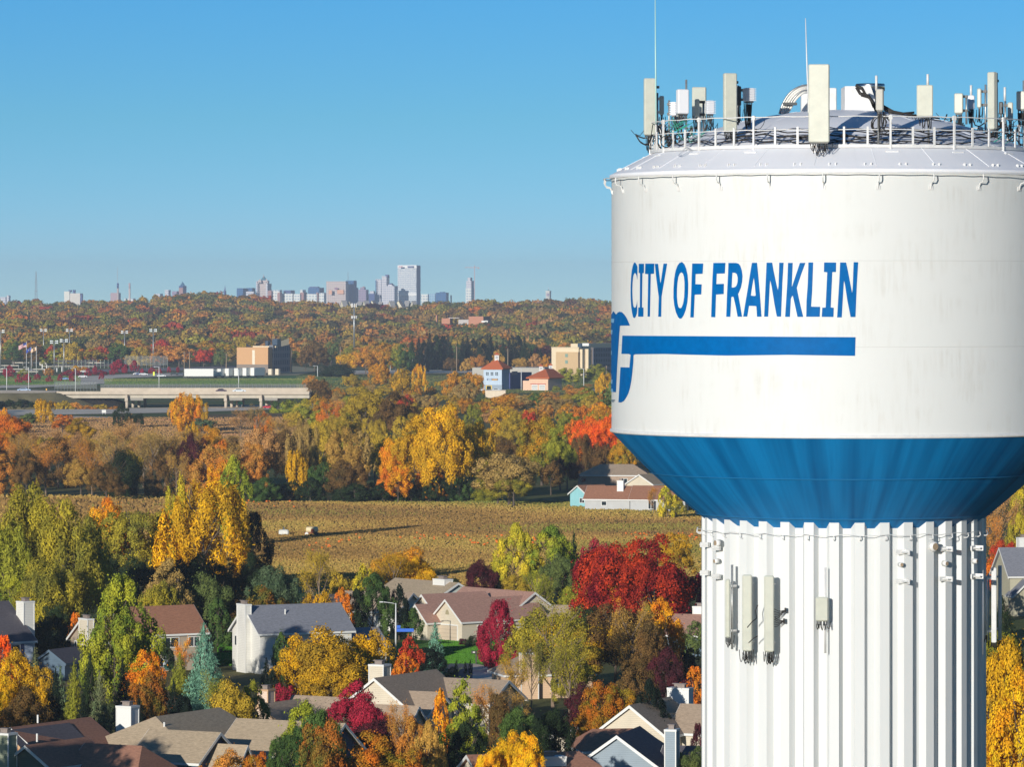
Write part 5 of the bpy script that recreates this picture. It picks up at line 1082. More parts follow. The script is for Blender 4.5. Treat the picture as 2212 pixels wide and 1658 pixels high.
# 6 red brown roofs, cream garage gable
H = House('gabled_house', 'cream house with mauve brown roofs and a garage door under the arched vent', 998, 1389, 38, CREAM, RMAU)
H.block(0, 0, 14, 6.4, 2.75, 2.55); H.block(1, 6.4, 10, 6.6, 2.9, 2.7); H.block(-2.0, 4.9, 3.0, 4.4, 2.5, 2.0); H.block(9, 2, 9, 15, 2.9, 2.9, 'y')
b = MB(); b.box(-.04, -.003, 1.0, 5.4, 0, 2.1); gd = b.build('garage_door', S_('beige_door', (.55, .45, .33), .5), H.e)
b = MB()
b.box(-.07, -.003, .85, 1.0, 0, 2.1); b.box(-.07, -.003, 5.4, 5.55, 0, 2.1); b.box(-.08, -.004, .85, 5.55, 2.1, 2.25); b.build('door_frame', TRIM, gd)
b = MB(); b.poly([(-.02, 2.8, 3.5), (-.02, 3.6, 3.5), (-.02, 3.55, 3.85), (-.02, 3.4, 4.08), (-.02, 3.2, 4.17), (-.02, 3.0, 4.08), (-.02, 2.85, 3.85)]); b.build('arched_vent', mat('vent_brown', (.35, .3, .18), .7), H.e)
H.window('f', 2.5, 1.0, 1.8, 1.2, 0, 1); H.window('f', 7, 1.0, 1.8, 1.2, 0, 1); H.done()
# 7 cream gable with box chimney, dormers
H = House('gabled_house', 'brown roofed house with cream gable and square white chimney in the centre foreground', 876, 1600, 62, CREAM, RBR)
H.block(0, 0, 12.5, 7.0, 3.4, 2.6); H.block(8.6, -5, 7.6, 9, 3.2, 2.0, 'y'); H.chimney(3.0, 4.3, 1.5, 1.7, 4, 7.3, CREAM, pots=1); H.block(.6, -2.1, 5.4, 5, 2.6, 1.9, 'y'); H.block(-3.9, -2.4, 3.6, 6, 1.8, 1.7, 'y')
H.done()
# 8 bottom left big brown roof
H = House('gabled_house', 'large light brown roof with end gable coloured shade blue at the bottom left', 425, 1705, 62, S_('shade_navy_siding', (.06, .09, .16)), RTAN)  # siding coloured dark blue for the shade on the right-facing gable
H.block(0, 0, 15, 14, 2.6, 3.2, hip=(4, 0)); H.block(7, -9, 8, 11, 2.6, 2.7, 'y'); H.block(-1.2, -.8, 7.0, 7, 2.5, 2.3, 'y'); H.block(.5, -4.0, 2.6, 4, 2.2, 1.6, 'y'); H.chimney(8.5, 12.6, 1.4, 1.6, 2, 6.4, TRIM); H.vent(3, 5.4, 5.2); H.done()
# 9 pink gable behind
H = House('gabled_house', 'pink beige gable with tan trim and narrow chimney behind the large brown roof', 612, 1604, 60, PINK, RBR, TRIMT)
H.block(0, 0, 10, 5.6, 1.6, 1.9); H.block(5.5, -3.4, 5, 7, 1.9, 1.9, 'y'); H.chimney(2.2, 3.3, 1.3, 1.2, 1, 5.0, PINK, trim=TRIMT); H.done()
# 10 bottom left dark
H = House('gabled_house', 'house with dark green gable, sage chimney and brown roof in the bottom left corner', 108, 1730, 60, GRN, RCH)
H.block(0, 0, 9, 5.0, 2.9, 1.7); H.block(3.6, -6.8, 6.8, 7.5, 2.1, 2.2, 'y', hip=(1.6, 0)); H.chimney(-1.4, 3.6, 1.3, 1.5, 0, 5.9, SAGE); H.block(5, 4.5, 12, 6.5, 3.4, 2.2); H.vent(1.5, 2.5, 5.3); H.vent(9, 7.8, 6.2); H.done()
H = House('gabled_house', 'orange brown gable wall beside the sage chimney in the bottom left corner', 62, 1716, 58, RUSTW, RDK, TRIMT); H.block(0, 0, 9, 5, 3.5, 1.9); H.done()
# 11 cream + grey-blue gables bottom right
H = House('gabled_house', 'cream gabled house with brown roof and wide white chimney left of the column', 1437, 1650, 67, CREAM, RBR)
H.block(0, 0, 13, 7.2, 2.6, 2.7); H.block(4.4, -9, 6.8, 10, 2.6, 2.3, 'y'); H.chimney(10.5, 1.6, 1.2, 2.2, 3, 6.4, TRIM); H.block(1.5, 7.2, 9, 5, 2.0, .9); H.done()
H = House('gabled_house', 'blue grey gabled house with dark roof and framed grey chimney below the cream gable', 1432, 1725, 76, BLUG, RDK)
H.block(0, 0, 9, 8.4, 2.35, 3.0); H.block(3, -5, 7, 6, 2.0, 1.9, 'y'); H.chimney(.6, -1.05, 1.5, 1.0, 0, 6.1, BLUG); H.done()
H = House('gabled_house', 'low brown roof with hipped end and flat white chimney at the bottom photo edge', 1310, 1760, 20, CREAM, RCH)
H.block(-11, 0, 12.5, 9, 2.6, 2.3, hip=(0, 2.4)); H.chimney(-6.2, 2.4, 3.3, 1.3, 3, 4.9, TRIM); H.done()
H = House('gabled_house', 'chestnut roof behind the left slope of the blue grey gable', 1330, 1665, 12, CREAM, RCH); H.block(-3, 0, 7, 7, 1.8, 1.6, hip=(1.5, 1.5)); H.done()
# 12 peach house seen through the olive tree
H = House('gabled_house', 'peach house with tall white edged chimney seen through the olive tree', 1178, 1510, 14, PEACH, RBR)
H.block(-4.5, 0, 10, 7, 2.7, 1.9, hip=(3, 3)); H.chimney(-3.0, -.8, 2.0, .8, 0, 5.2, PEACH); H.window('f', .6, .8, .95, 1.4, 0, 0); H.done()
# 13 low roofs by the column
H = House('gabled_house', 'low mauve brown roof with small white chimney touching the tower column', 1520, 1420, -20, DKBL, RMAU); H.block(-5, 0, 10, 9, 2.6, 2.2, hip=(0, 0)); H.chimney(-2.9, 4.6, 1.6, 1.2, 3, 6.0, TRIM); H.done()
H = House('gabled_house', 'tan roof half hidden above the olive trees in the middle', 1270, 1402, -24, TAN_, RTAN); H.block(-6, 0, 9, 8, 2.7, 2.3); H.done()
# 14 ranch houses on the field's edge
H = House('ranch_house', 'white ranch house with chestnut roofs and an aqua end wall by the field', 1358, 1103, -14, GREYW, RRED)
H.block(-9.6, 0, 9.8, 8, 2.3, 2.5); H.block(.9, -2.5, 9.5, 8.5, 2.4, 2.6); H.block(9.2, -7.0, 4.6, 3.6, 2.2, .8); H.chimney(-3.0, 2.2, 1.3, 1.3, 3, 6.2, TRIM)
H.window('f', 5.0, .4, 1.3, 1.9, -3.5, 1); H.window('f', -6, .9, 1.2, 1.0, 0, 0)
H.done()
H = House('ranch_house', 'aqua gabled wing at the left end of the white ranch house', 1268, 1097, 40, AQUA, RRED); H.block(0, 0, 7, 5.6, 2.8, 1.7); H.window('g', .8, .9, 1.6, 1.1, 0, 1); H.done()
H = House('ranch_house', 'brown hipped roof house behind the ranch house with narrow beige chimney', 1370, 1055, -6, S_('dark_beige_siding', (.45, .33, .24)), RBR)
H.block(-13.5, 0, 17, 9, 3.0, 2.3, hip=(5, 4)); H.chimney(4.2, 3, 1.1, 1.1, 0, 8.4, PEACH); H.window('f', -3.4, .9, 1.8, 1.4, 0, 1); H.done()
H = House('ranch_house', 'tan roof with cream gable right of the dark arborvitaes', 1410, 1078, 55, CREAM, RTAN); H.block(0, 0, 14, 7, 3.2, 2.0); H.done()
# 15 right edge
H = House('gabled_house', 'grey roofed cream house at the right edge beyond the column', 2182, 1330, 10, TAUPE, RGR); H.block(0, 0, 12, 9, 5.6, 3.6); H.block(-.2, -3, 4, 3.2, 3.0, 1.9, 'y'); H.chimney(2.6, 4.5, 1.6, 1.2, 6, 10.8, TRIM); H.done()
for u, vt in ((1366, 1014), (1374, 1012), (1383, 1013), (1392, 1011), (1399, 1013)): tree('arbor', 'dkgreen', u, vt, 1046, 9, lod=1)
# --- street furniture
def street_lamp(label, u, vt, vb, arm=-1, m=None, h=None):
    Y = YB(vb); z = PZ(vt, Y); e = empty('street_lamp', (PX(u, Y), Y, 0)); tag(e, label, 'street lamp', 'street lamps'); b = MB()
    b.tube([(0, 0, 0), (0, 0, z*.5), (0, 0, z*.97)], [.13, .10, .07], 8); b.build('pole', WMET, e, True)
    b = MB(); s = arm; b.tube([(0, 0, z*.95), (.5*s, -.1, z*.975), (1.2*s, -.2, z*.99), (1.7*s, -.3, z)], .05, 6); b.build('arm', WMET, e, True)
    b = MB(); b.bevbox(min(1.6*s, 2.1*s), max(1.6*s, 2.1*s), -.45, -.2, z-.08, z+.06, .03); b.build('lamp_head', WMET, e); return e
L_ = street_lamp('tall pale street lamp left of the cream garage, holding a blue street sign', 855, 1301, 1405, -1)
b = MB(); Y = L_.location.y; b.box(.1, 2.3, -.03, .03, PZ(1366, Y), PZ(1359, Y)); b.box(.12, .6, -.03, .03, PZ(1358, Y), PZ(1352, Y)); b.build('street_sign', mat('blue_sign', (.02, .13, .6), .4), L_)
e = empty('mailbox', (PX(868.5+160, YB(1436)), YB(1436), 0)); tag(e, 'dark mailbox on a post beside the shaded street', 'mailbox'); b = MB(); b.box(-.08, .08, -.08, .08, 0, 1.3); b.build('post', mat('dark_wood', (.06, .05, .05), .8), e)
b = MB(); b.bevbox(-.6, .1, -.2, .2, 1.3, 1.65, .06); bb = b.build('box', mat('dark_wood', (.06, .05, .05), .8), e); b = MB(); b.box(-.4, -.15, -.22, -.2, 1.42, 1.55); b.build('number_plate', TRIM, bb)
# folded patio umbrella and grill beside the tan house
Y = YB(1452); e = empty('patio_umbrella', (PX(359, Y), Y-.5, 0)); tag(e, 'folded white patio umbrella against the tan house', 'umbrella'); b = MB(); b.tube([(0, 0, 0), (0, 0, 2.7)], .04, 6); b.build('pole', WMET, e)
b = MB(); b.lathe([(.03, 2.65), (.12, 2.2), (.22, 1.5), (.34, .75), (.05, .72)], n=10); b.build('canopy', mat('white_canvas', (.66, .72, .82), .8), e)
Y = YB(1456); e = empty('patio_grill', (PX(368, Y), Y-1, 0)); tag(e, 'covered dark green grill below the folded patio umbrella', 'grill'); b = MB(); b.bevbox(-.7, .7, -.3, .3, .5, 1.15, .12); b.build('cover', mat('green_canvas', (.02, .10, .08), .7), e)
b = MB(); [b.box(x-.04, x+.04, y-.04, y+.04, 0, .5) for x in (-.6, .6) for y in (-.25, .25)]; b.build('stand', DARKM, e)
# farm tanks in the field
TANKM = mat('white_tank_plastic', (.7, .68, .6), .5, .15, 2)
Y = YB(1157.5); e = empty('farm_tank', (PX(613, Y), Y, 0)); tag(e, 'white water tank with pump standing on green grass in the field', 'farm tank'); b = MB(); b.bevbox(-.95, .95, -.6, .6, .1, 1.1, .2); b.build('tank_body', TANKM, e)
b = MB(); b.box(-.2, .2, -.2, .2, 1.1, 1.45); b.tube([(0, 0, 1.45), (0, 0, 1.75)], .1, 6); b.build('pump', DARKM, e)
Y = YB(1158); e = empty('farm_tank_wagon', (PX(674, Y), Y, 0)); tag(e, 'cream liquid tank on a rusty red two wheeled wagon in the field', 'farm tank'); b = MB(); b.tube([(-1.15, 0, 1.15), (-1.0, 0, 1.15), (1.0, 0, 1.15), (1.15, 0, 1.15)], [.35, .55, .55, .35], 16); b.build('tank_body', mat('cream_tank', (.75, .6, .35), .5, .15, 2), e, True)
b = MB(); b.box(-1.5, 1.4, -.4, .4, .45, .6); b.box(1.3, 2.2, -.05, .05, .4, .5); b.box(-.2, .5, -.6, -.5, .7, 1.3); b.build('frame', mat('rusty_red_steel', (.28, .07, .03), .8), e)
for x in (-1.0, .9):
    b = MB(); b.tube([(x, -.62, .35), (x, -.45, .35)], .34, 14); b.build('wheel', TRIM if x < 0 else mat('tyre', (.03, .03, .03), .9), e)
sheet('farm_grass', PS([(550, 1166), (590, 1162), (700, 1161), (705, 1168), (640, 1174), (560, 1176)]), .10, mat('farm_green', (.08, .15, .03), .95, .3, .1))
# ================================================================== OVERPASS, SPORTS PARK, HOTEL AND THE REST OF THE MIDDLE DISTANCE
def cbox(b, u0, us, u1, v0, vb, Y, a=25, z0=None, z1=None):
    """corner box: lit face u0..us, side face us..u1; nearest corner at us, distance Y"""
    k = Y/F; A_ = R(a); L = (us-u0)*k/math.cos(A_); D_ = max(2.0, (u1-us)*k/math.sin(A_)); M = Matrix.Translation((PX(us, Y), Y, 0)) @ Matrix.Rotation(-A_, 4, 'Z')
    b.box(-L, 0, 0, D_, (PZ(vb, Y) if z0 is None else z0), (PZ(v0, Y) if z1 is None else z1), M); return M, L, D_
# --- overpass: deck, parapet, girders, piers
oy = 1990.0; z_of = lambda v, Y=oy: PZ(v, Y)
e = empty('overpass', (0, oy, 0)); tag(e, 'pale concrete overpass crossing the freeway on round column piers', 'bridge')
x0, x1 = PX(122, oy), PX(668, oy)
b = MB(); b.box(x0, x1, 0, 26, z_of(853)-0, z_of(849.3)); b.box(x0-160, x0, 0, 26, z_of(853), z_of(849.3)); b.build('deck', CONC, e)
b = MB(); b.box(x0, x1, -.35, -.02, z_of(852.6), z_of(846.0)); b.build('parapet', CONC, e)
b = MB(); b.box(PX(206, oy), x1, 25.4, 25.8, z_of(849), z_of(841.0)); b.box(PX(206, oy), x1, 25.0, 25.4, z_of(849.2), z_of(843)); b.build('far_parapet', CONC, e)
b = MB(); b.box(PX(136, oy), x1, 1.1, 1.5, z_of(861.0), z_of(853.1)); gd = b.build('girder', CONC2, e)
for k in range(6): b = MB(); b.box(PX(136, oy), x1, 4+k*4.2, 4.4+k*4.2, z_of(860), z_of(853.2)); b.build('girder', CONC2, e)
b = MB(); b.box(PX(127, oy), PX(138, oy), -.3, 26, z_of(875), z_of(852.7)); b.build('abutment', CONC, e)
for u in (273, 487, 563):
    b = MB(); b.box(PX(u-3.2, oy), PX(u+3.4, oy), -1.2, 26, z_of(867.5), z_of(860.6)); b.box(PX(u-2.2, oy), PX(u+2.6, oy), -1.2, .1, z_of(860.6), z_of(853.5)); pc = b.build('pier_cap', CONC, e)
    for j in range(4):
        b = MB(); b.tube([(PX(u+j*10+1, oy), j*8.0, -.2), (PX(u+j*10+1, oy), j*8.0, z_of(867.4))], .62, 12); b.build('pier_column', CONC, pc, True)
    b = MB(); b.box(PX(u+4, oy), PX(u+36, oy), 1, 25.5, z_of(866), z_of(860.7)); b.build('added_shade_beam', mat('shadow_concrete_beam', (.3, .28, .24), .9), pc)  # dark beams added to deepen the shade under the deck
b = MB()
for i in range(56):
    u = 206+i*8.3; x = PX(u, oy); b.tube([(x, 25.6, z_of(841)), (x, 25.6, z_of(833)), (x-.25, 24.9, z_of(830.6))], .07, 4)
b.tube([(PX(206, oy), 25.6, z_of(833)), (x1, 25.6, z_of(833))], .05, 4); b.tube([(PX(206, oy), 25.6, z_of(837)), (x1, 25.6, z_of(837))], .03, 4); fe = b.build('chain_link_fence', GALV, e)
FM = bpy.data.materials.new('chain_link_mesh'); FM.use_nodes = True; fn = FM.node_tree.nodes; fl_ = FM.node_tree.links; pb_ = fn['Principled BSDF']; pb_.inputs['Base Color'].default_value = (.35, .38, .36, 1); pb_.inputs['Alpha'].default_value = .13; pb_.inputs['Roughness'].default_value = .6
b = MB(); b.box(PX(206, oy), x1, 25.58, 25.62, z_of(841), z_of(833)); b.build('wire_mesh', FM, e)
b = MB(); yy = 2035-oy
for i in range(14): u = 118+i*7; x = PX(u, 2035); b.tube([(x, yy, 0), (x, yy, 10.3)], .08, 4)
b.tube([(PX(118, 2035), yy, 10.2), (PX(209, 2035), yy, 10.2)], .05, 4)
fe = empty('approach_fence', (0, oy, 0)); tag(fe, 'wire fence with pale posts left of the overpass parapet', 'fence'); o = b.build('posts', GALV, fe); b = MB(); b.box(PX(118, 2035), PX(209, 2035), yy-.02, yy+.02, 7.2, 10.2); b.build('wire_mesh', FM, fe)
# embankments under the ends of the overpass
EMB = mat('embankment_weeds', (.22, .18, .08), .95, .35, .15, detail=8); EMG = mat('slope_grass', (.05, .09, .025), .95, .35, .1)
def mound(name, pts, m, Y0, Y1):                              # ridge profile (u, v at Y0) swept back to Y1
    b = MB(); n = len(pts)
    for (u, v) in pts: z = PZ(v, Y0); b.v.append((PX(u, Y0), Y0, z)); 
    for (u, v) in pts: b.v.append((PX(u, Y0), Y0-max(0, PZ(v, Y0))*1.8, 0))
    for (u, v) in pts: z = PZ(v, Y0); b.v.append((PX(u, Y0), Y1, z))
    for i in range(n-1): b.f.append((n+i, n+i+1, i+1, i)); b.f.append((i, i+1, 2*n+i+1, 2*n+i))
    o = b.build(name, m, None, True); tag(o, kind='structure'); return o
mound('embankment', [(-300, 851), (-40, 851), (60, 851), (110, 850), (124, 852), (140, 860), (165, 866), (185, 874), (205, 882)], EMB, 1975, 2030)
mound('embankment_verge', [(-300, 846), (60, 845), (120, 847)], CONC, 1990, 2012)
mound('under_bridge_slope', [(139, 861), (215, 861.5), (245, 865), (262, 871), (270, 878), (276, 884)], mat('shade_dark_slope_paving', (.035, .033, .03), .9, .3, 1), 1996, 2016)  # slope paving coloured near black for the shade under the deck
def car(label, u, v, Y, col, L=4.6, kind='car', z=None):
    z = PZ(v, Y) if z is None else z; e = empty('parked_car' if kind == 'car' else kind, (PX(u, Y), Y, z)); tag(e, label, 'car' if kind == 'car' else 'van', 'cars on the road and in the car parks')
    m = mat('car_paint_%d_%d_%d' % tuple(int(c*99) for c in col), col, .25)
    b = MB(); h = L/2
    pr = [(-h, .35), (-h, .8), (-h*.72, .95), (-h*.45, 1.42), (h*.25, 1.45), (h*.55, .98), (h*.95, .85), (h, .6), (h, .35)]; n = len(pr)
    for w_ in (-.85, .85): b.v += [(x, w_, zz) for x, zz in pr]
    b.f += [tuple(range(n)), tuple(range(2*n-1, n-1, -1))]+[(i, n+i, n+(i+1) % n, (i+1) % n) for i in range(n)]; b.build('body', m, e)
    b = MB(); b.poly([(-h*.62, -.87, .98), (h*.42, -.87, .98), (h*.2, -.87, 1.36), (-h*.42, -.87, 1.36)]); b.build('window', GLASS, e)
    for x in (-h*.62, h*.62):
        for y in (-.86, .86): b = MB(); b.tube([(x, y-.1, .33), (x, y+.1, .33)], .33, 12); b.build('wheel', mat('tyre', (.03, .03, .03), .9), e)
    return e
dz = z_of(849.3)
car('white pickup sized car crossing the overpass', 517, 0, oy+14, (.7, .75, .78), 9.0*.62, z=dz); car('dark red car crossing the overpass behind the white one', 478, 0, oy+16, (.08, .05, .08), z=dz)
car('silver blue van on the embankment road below the flagpoles', 52, 846, 2000, (.35, .45, .6), 5.6, z=PZ(846, 2000)); car('red car on the freeway under the right pier', 580, 0, YB(884), (.6, .02, .04), z=.1); car('white car on the freeway beside the red car', 598, 0, YB(887), (.75, .75, .75), z=.1)
# low lying things by the freeway
def signboard(name, label, u0, u1, v0, v1, vb, m, cat='sign', posts=2):
    Y = YB(vb); e = empty(name, (PX((u0+u1)/2, Y), Y, 0)); tag(e, label, cat); w_ = (u1-u0)/F*Y/2; b = MB(); b.box(-w_, w_, -.06, .06, PZ(v1, Y), PZ(v0, Y)); b.build('board', m, e)
    for i in range(posts): b = MB(); x = 0 if posts == 1 else (-w_*.7 if i == 0 else w_*.7); b.tube([(x, .1, 0), (x, .1, PZ(v1, Y))], .08, 5); b.build('post', GALV, e)
    return e
GSIGN = mat('highway_green', (.0, .35, .2), .5)
signboard('highway_sign', 'green highway sign beside the freeway under the overpass', 513.5, 524, 869, 873.5, 881, GSIGN); signboard('highway_sign', 'green exit sign right of the golden trees', 961, 971, 828, 834, 840, GSIGN); signboard('highway_sign', 'white sign beside the freeway left of the dark bush', 220, 229, 886, 892.5, 896, TRIM); signboard('highway_sign', 'small white post beside the green exit sign', 968.5, 971.5, 819, 828, 841, mat('pale_green_panel', (.5, .7, .6), .6), posts=1)
# --- poles
def pole(name, label, cat, u, vt, vb, r=.15, m=None, cross=None, Y=None, group=None):
    Y = YB(vb) if Y is None else Y; zb = PZ(vb, Y); z = PZ(vt, Y)-zb; e = empty(name, (PX(u, Y), Y, zb)); tag(e, label, cat, group); b = MB(); b.tube([(0, 0, -.5), (0, 0, z)], [r*1.3, r], 8); b.build('pole', m or GALV, e, True)
    if cross == 'T': b = MB(); b.box(-1.3, 1.3, -.08, .08, z-.9, z-.7); b.box(-.9, .9, -.08, .08, z-1.9, z-1.75); b.build('crossarm', BARK, e)
    if cross == 'lamp': b = MB(); b.tube([(0, 0, z-.3), (-1.0, 0, z), (-2, 0, z)], .09, 5); b.box(-2.6, -1.9, -.2, .2, z-.1, z+.1); b.build('lamp_head', WMET, e)
    if cross == 'flood':
        for j, zz in enumerate((z-.3, z-1.5)):
            b = MB(); b.box(-2.4, 2.4, -.1, .1, zz-.06, zz+.06); ar = b.build('crossarm', GALV, e)
            for x in (-2.1, -1.2, 1.2, 2.1): b = MB(); b.bevbox(x-.38, x+.38, -.55, -.1, zz-.1, zz+.62, .06); b.build('floodlight', mat('floodlight_white', (.8, .85, .85), .3), ar)
    return e
WOODP = mat('weathered_pole', (.30, .22, .14), .9)
for i, (u, vt, vb, w_) in enumerate(((94, 712, 782, 'behind the flagpoles, far left tall one'), (150, 712, 783, 'tall one left of the wood gap'), (117, 737, 806, 'short one nearest the flagpoles'), (138, 734, 805, 'with a wide single row of lamps'), (269, 716, 785, 'left of the batting net'), (331, 712, 793, 'beside the batting net'), (1.5, 714, 800, 'at the left photo edge'))):
    pole('floodlight_mast', 'sports floodlight mast '+w_, 'floodlight mast', u, vt, vb, .28, GALV, 'flood', group='floodlight masts of the sports park')
pole('monopole', 'tall grey monopole rising from the wood below the skyline', 'mast', 765, 657, 750, .5, GALV, Y=3300)
mp_ = bpy.data.objects['monopole']; b = MB(); z = PZ(657, 3300)-mp_.location.z; b.lathe([(.3, z-1.6), (1.9, z-1.5), (1.9, z-1.3), (.3, z-1.3)], n=12); b.build('platform', WMET, mp_)
b = MB(); z2 = PZ(684, 3300)-mp_.location.z; b.lathe([(.3, z2-.6), (1.9, z2-.5), (1.9, z2-.3), (.3, z2-.3)], n=12); b.build('platform', WMET, mp_)
for zz in (z, z2):
    for k in range(9): a = k*.7; b = MB(); b.box(1.9*math.cos(a)-.25, 1.9*math.cos(a)+.25, 1.9*math.sin(a)-.1, 1.9*math.sin(a)+.1, zz-2.4 if zz == z else zz-1.5, zz+.4); b.build('antenna_panel', WMET, mp_)
for (u, vt, vb, w_) in ((735, 749, 808, 'left of the amber trees'), (822, 760, 808, 'above the golden wood'), (874, 748, 806, 'left of the dark pines'), (986.5, 749, 812, 'in front of the dark pines'), (1097, 753, 812, 'behind the blue tower building'), (586, 747, 805, 'right of the tan office building'), (630, 756, 806, 'left of the dark round tree'), (409.5, 760, 800, 'behind the white trailers'), (489, 764, 800, 'left of the tan office building'), (398, 760, 800, 'first left of the trailers'), (1279, 750, 812, 'by the tan hotel'), (1310, 790, 835, 'at the tank edge')):
    pole('utility_pole', 'brown wooden utility pole '+w_, 'pole', u, vt, vb, .24, WOODP, 'T', group='utility poles')
for (u, vt, vb, w_) in ((14.5, 796, 847, 'at the far left above the embankment'), (62, 794, 847, 'over the silver blue van'), (163, 796, 849, 'left of the overpass parapet'), (343.5, 793, 840, 'on the overpass centre'), (515.5, 799, 840, 'above the white car on the overpass'), (1261, 797, 843, 'right of the pink walled pavilion'), (1126, 796, 843, 'between tower building and pavilion'), (919, 765, 802, 'by the dark pines'), (843, 768, 802, 'above the golden upright tree'), (891, 772, 800, 'beside the pine lamp'), (686, 791, 815, 'right of the trailers'), (864, 710, 745, 'on the wooded hill')):
    pole('lamp_post', 'pale lamp post '+w_, 'lamp post', u, vt, vb, .16, WMET, 'lamp', group='lamp posts')
# flagpoles and flags
def flag(label, u, vt, vb, fu0, fv0, fv1, kind):
    Y = YB(vb); e = pole('flagpole', label, 'flagpole', u, vt, vb, .14, WMET, group='three flagpoles'); z1 = PZ(fv0, Y); z0 = PZ(fv1, Y); w_ = (u-fu0)/F*Y; n = 14
    def cloth(b, s0, s1, t0, t1, off):
        for i in range(n+1):
            s = s0+(s1-s0)*i/n
            for t in (t0, t1):
                x = -w_*s; y = .45*math.sin(s*7)-off; zz = z1-(z1-z0)*.62*t-(z1-z0)*.38*s+.25*math.sin(s*5); b.v.append((x, y, zz))
        for i in range(n): b.f.append((2*i, 2*i+1, 2*i+3, 2*i+2))
    def piece(name, m, s0, s1, t0, t1, off, par):
        b = MB(); cloth(b, s0, s1, t0, t1, off); return b.build(name, m, par, True)
    if kind == 'us':
        f = piece('flag', mat('flag_white', (.8, .78, .76), .8), 0, 1, 0, 1, 0, e)
        for k in range(7): piece('red_stripe', mat('flag_red', (.5, .03, .05), .8), 0, 1, (2*k)/13, (2*k+1)/13, .03, f)
        piece('blue_canton', mat('flag_blue', (.03, .05, .25), .8), 0, .42, 0, 7/13, .06, f)
    elif kind == 'blue': f = piece('flag', mat('flag_navy', (.02, .06, .35), .8), 0, 1, 0, 1, 0, e); piece('flag_seal', mat('flag_seal', (.5, .5, .4), .8), .38, .62, .3, .7, .04, f)
    else: f = piece('flag', mat('flag_peach', (.8, .55, .35), .8), 0, 1, 0, 1, 0, e); piece('flag_figure', mat('flag_dark', (.08, .06, .05), .8), .3, .55, .25, .8, .04, f)
flag('tall flagpole flying the striped flag with a blue canton', 57, 738, 805, 40, 741, 756, 'us'); flag('middle flagpole flying a navy blue flag', 67.5, 750, 806, 56.5, 751, 763.5, 'blue'); flag('right flagpole flying a peach coloured flag', 78.5, 748, 813, 66.5, 750.5, 762, 'peach')
# bleachers, pool walls, fences of the sports park
WW = mat('pale_wall', (.62, .56, .46), .8)
def longwall(name, label, cat, u0, u1, v0, v1, vb, m, dep=.4, posts=0):
    Y = YB(vb); e = empty(name, (PX(u0, Y), Y, 0)); tag(e, label, cat, 'rails, walls and fences of the sports park'); L = PX(u1, Y)-PX(u0, Y); b = MB(); b.box(0, L, 0, dep, PZ(v1, Y), PZ(v0, Y)); b.build('rail' if posts else 'wall', m, e)
    for i in range(posts): b = MB(); x = L*i/(posts-1); b.tube([(x, dep/2, 0), (x, dep/2, PZ(v0, Y)+.3)], .1, 5); b.build('post', GALV, e)
longwall('white_rail', 'long white rail of the ball field behind the flagpoles', 'rail', 28, 262, 783.2, 785, 790, WW, .3, 12); longwall('field_wall', 'pale beige wall of the ball field left of the dark screens', 'wall', 85, 100, 782.5, 790.5, 791, WW, 6)
longwall('white_rail', 'white rail just above the car park hedge at far left', 'rail', -20, 95, 797.5, 799, 803, WW, .3, 8); longwall('white_rail', 'lowest white rail left of the flagpoles', 'rail', -20, 82, 802.5, 804.2, 806, WW, .5, 6); longwall('white_rail', 'white rail left of the gold trees', 'rail', -20, 40, 789.5, 791, 796, WW, .3, 5); longwall('white_rail', 'thin white rail right of the flagpoles', 'rail', 90, 205, 791.5, 792.6, 799, WW, .2, 9)
DS = mat('dark_windscreen', (.05, .045, .05), .8)
Y = YB(796); e = empty('windscreen_fence', (PX(118, Y), Y, 0)); tag(e, 'tall sports fence with two rows of dark windscreens', 'fence'); L = PX(242, Y)-PX(118, Y)
for r_, (va, vb2) in enumerate(((778.5, 783), (786.5, 792.5))):
    for i in range(15):
        b = MB(); b.box(L*i/15+.3, L*(i+1)/15-.3, 0, .1, PZ(vb2, Y), PZ(va, Y)); 
        if not (r_ == 0 and i > 10): b.build('screen_panel', DS, e)
for i in range(16): b = MB(); b.tube([(L*i/15, -.2, 0), (L*i/15, -.2, PZ(777, Y))], .1, 5); b.build('post', mat('pale_green_post', (.5, .58, .48), .6), e)
Y = YB(798); e = empty('batting_net', (PX(270, Y), Y, 0)); tag(e, 'grey see-through batting net on many thin posts', 'net'); L = PX(362, Y)-PX(270, Y); b = MB(); b.box(0, L, 0, .05, PZ(790, Y), PZ(769.5, Y)); b.build('net', FM, e)
for i in range(21): b = MB(); h = 769.5+(3 if i > 15 else 0); b.tube([(L*i/20, -.1, 0), (L*i/20, -.1, PZ(h, Y))], .06, 5); b.build('post', DARKM if i % 2 else GALV, e)
Y = YB(803); e = empty('picnic_shelter', (PX(337, Y), Y, 0)); tag(e, 'small dark roofed shelter right of the red car park trees', 'shelter'); b = MB(); b.add([(-3, -2, 2.4), (3.2, -2, 2.4), (3.2, 2, 2.4), (-3, 2, 2.4), (-2.4, 0, 3.8), (2.8, 0, 3.8)], [(0,1,5,4), (2,3,4,5), (0,4,3), (1,2,5), (0,3,2,1)]); b.build('roof', RDK, e); [None for _ in (0,)]
for x in (-2.6, 2.8): b = MB(); b.box(x-.15, x+.15, -1.7, -1.4, 0, 2.4); b.build('post', BARK, e)
b = MB(); b.poly([(-2, 1, 0), (2, 1, 0), (2, 1, 2.2), (-2, 1, 2.2)]); b.build('back_wall', BARK, e)
for u, vt, vb in ((91.5, 787, 797), (101, 788.5, 797), (96, 797.5, 806.5), (106.5, 797, 805), (123, 795, 804), (134, 792, 804)): pole('bollard_light', 'stout white column in the ball park', 'post', u, vt, vb, .35, TRIM, group='stout white columns in the ball park')
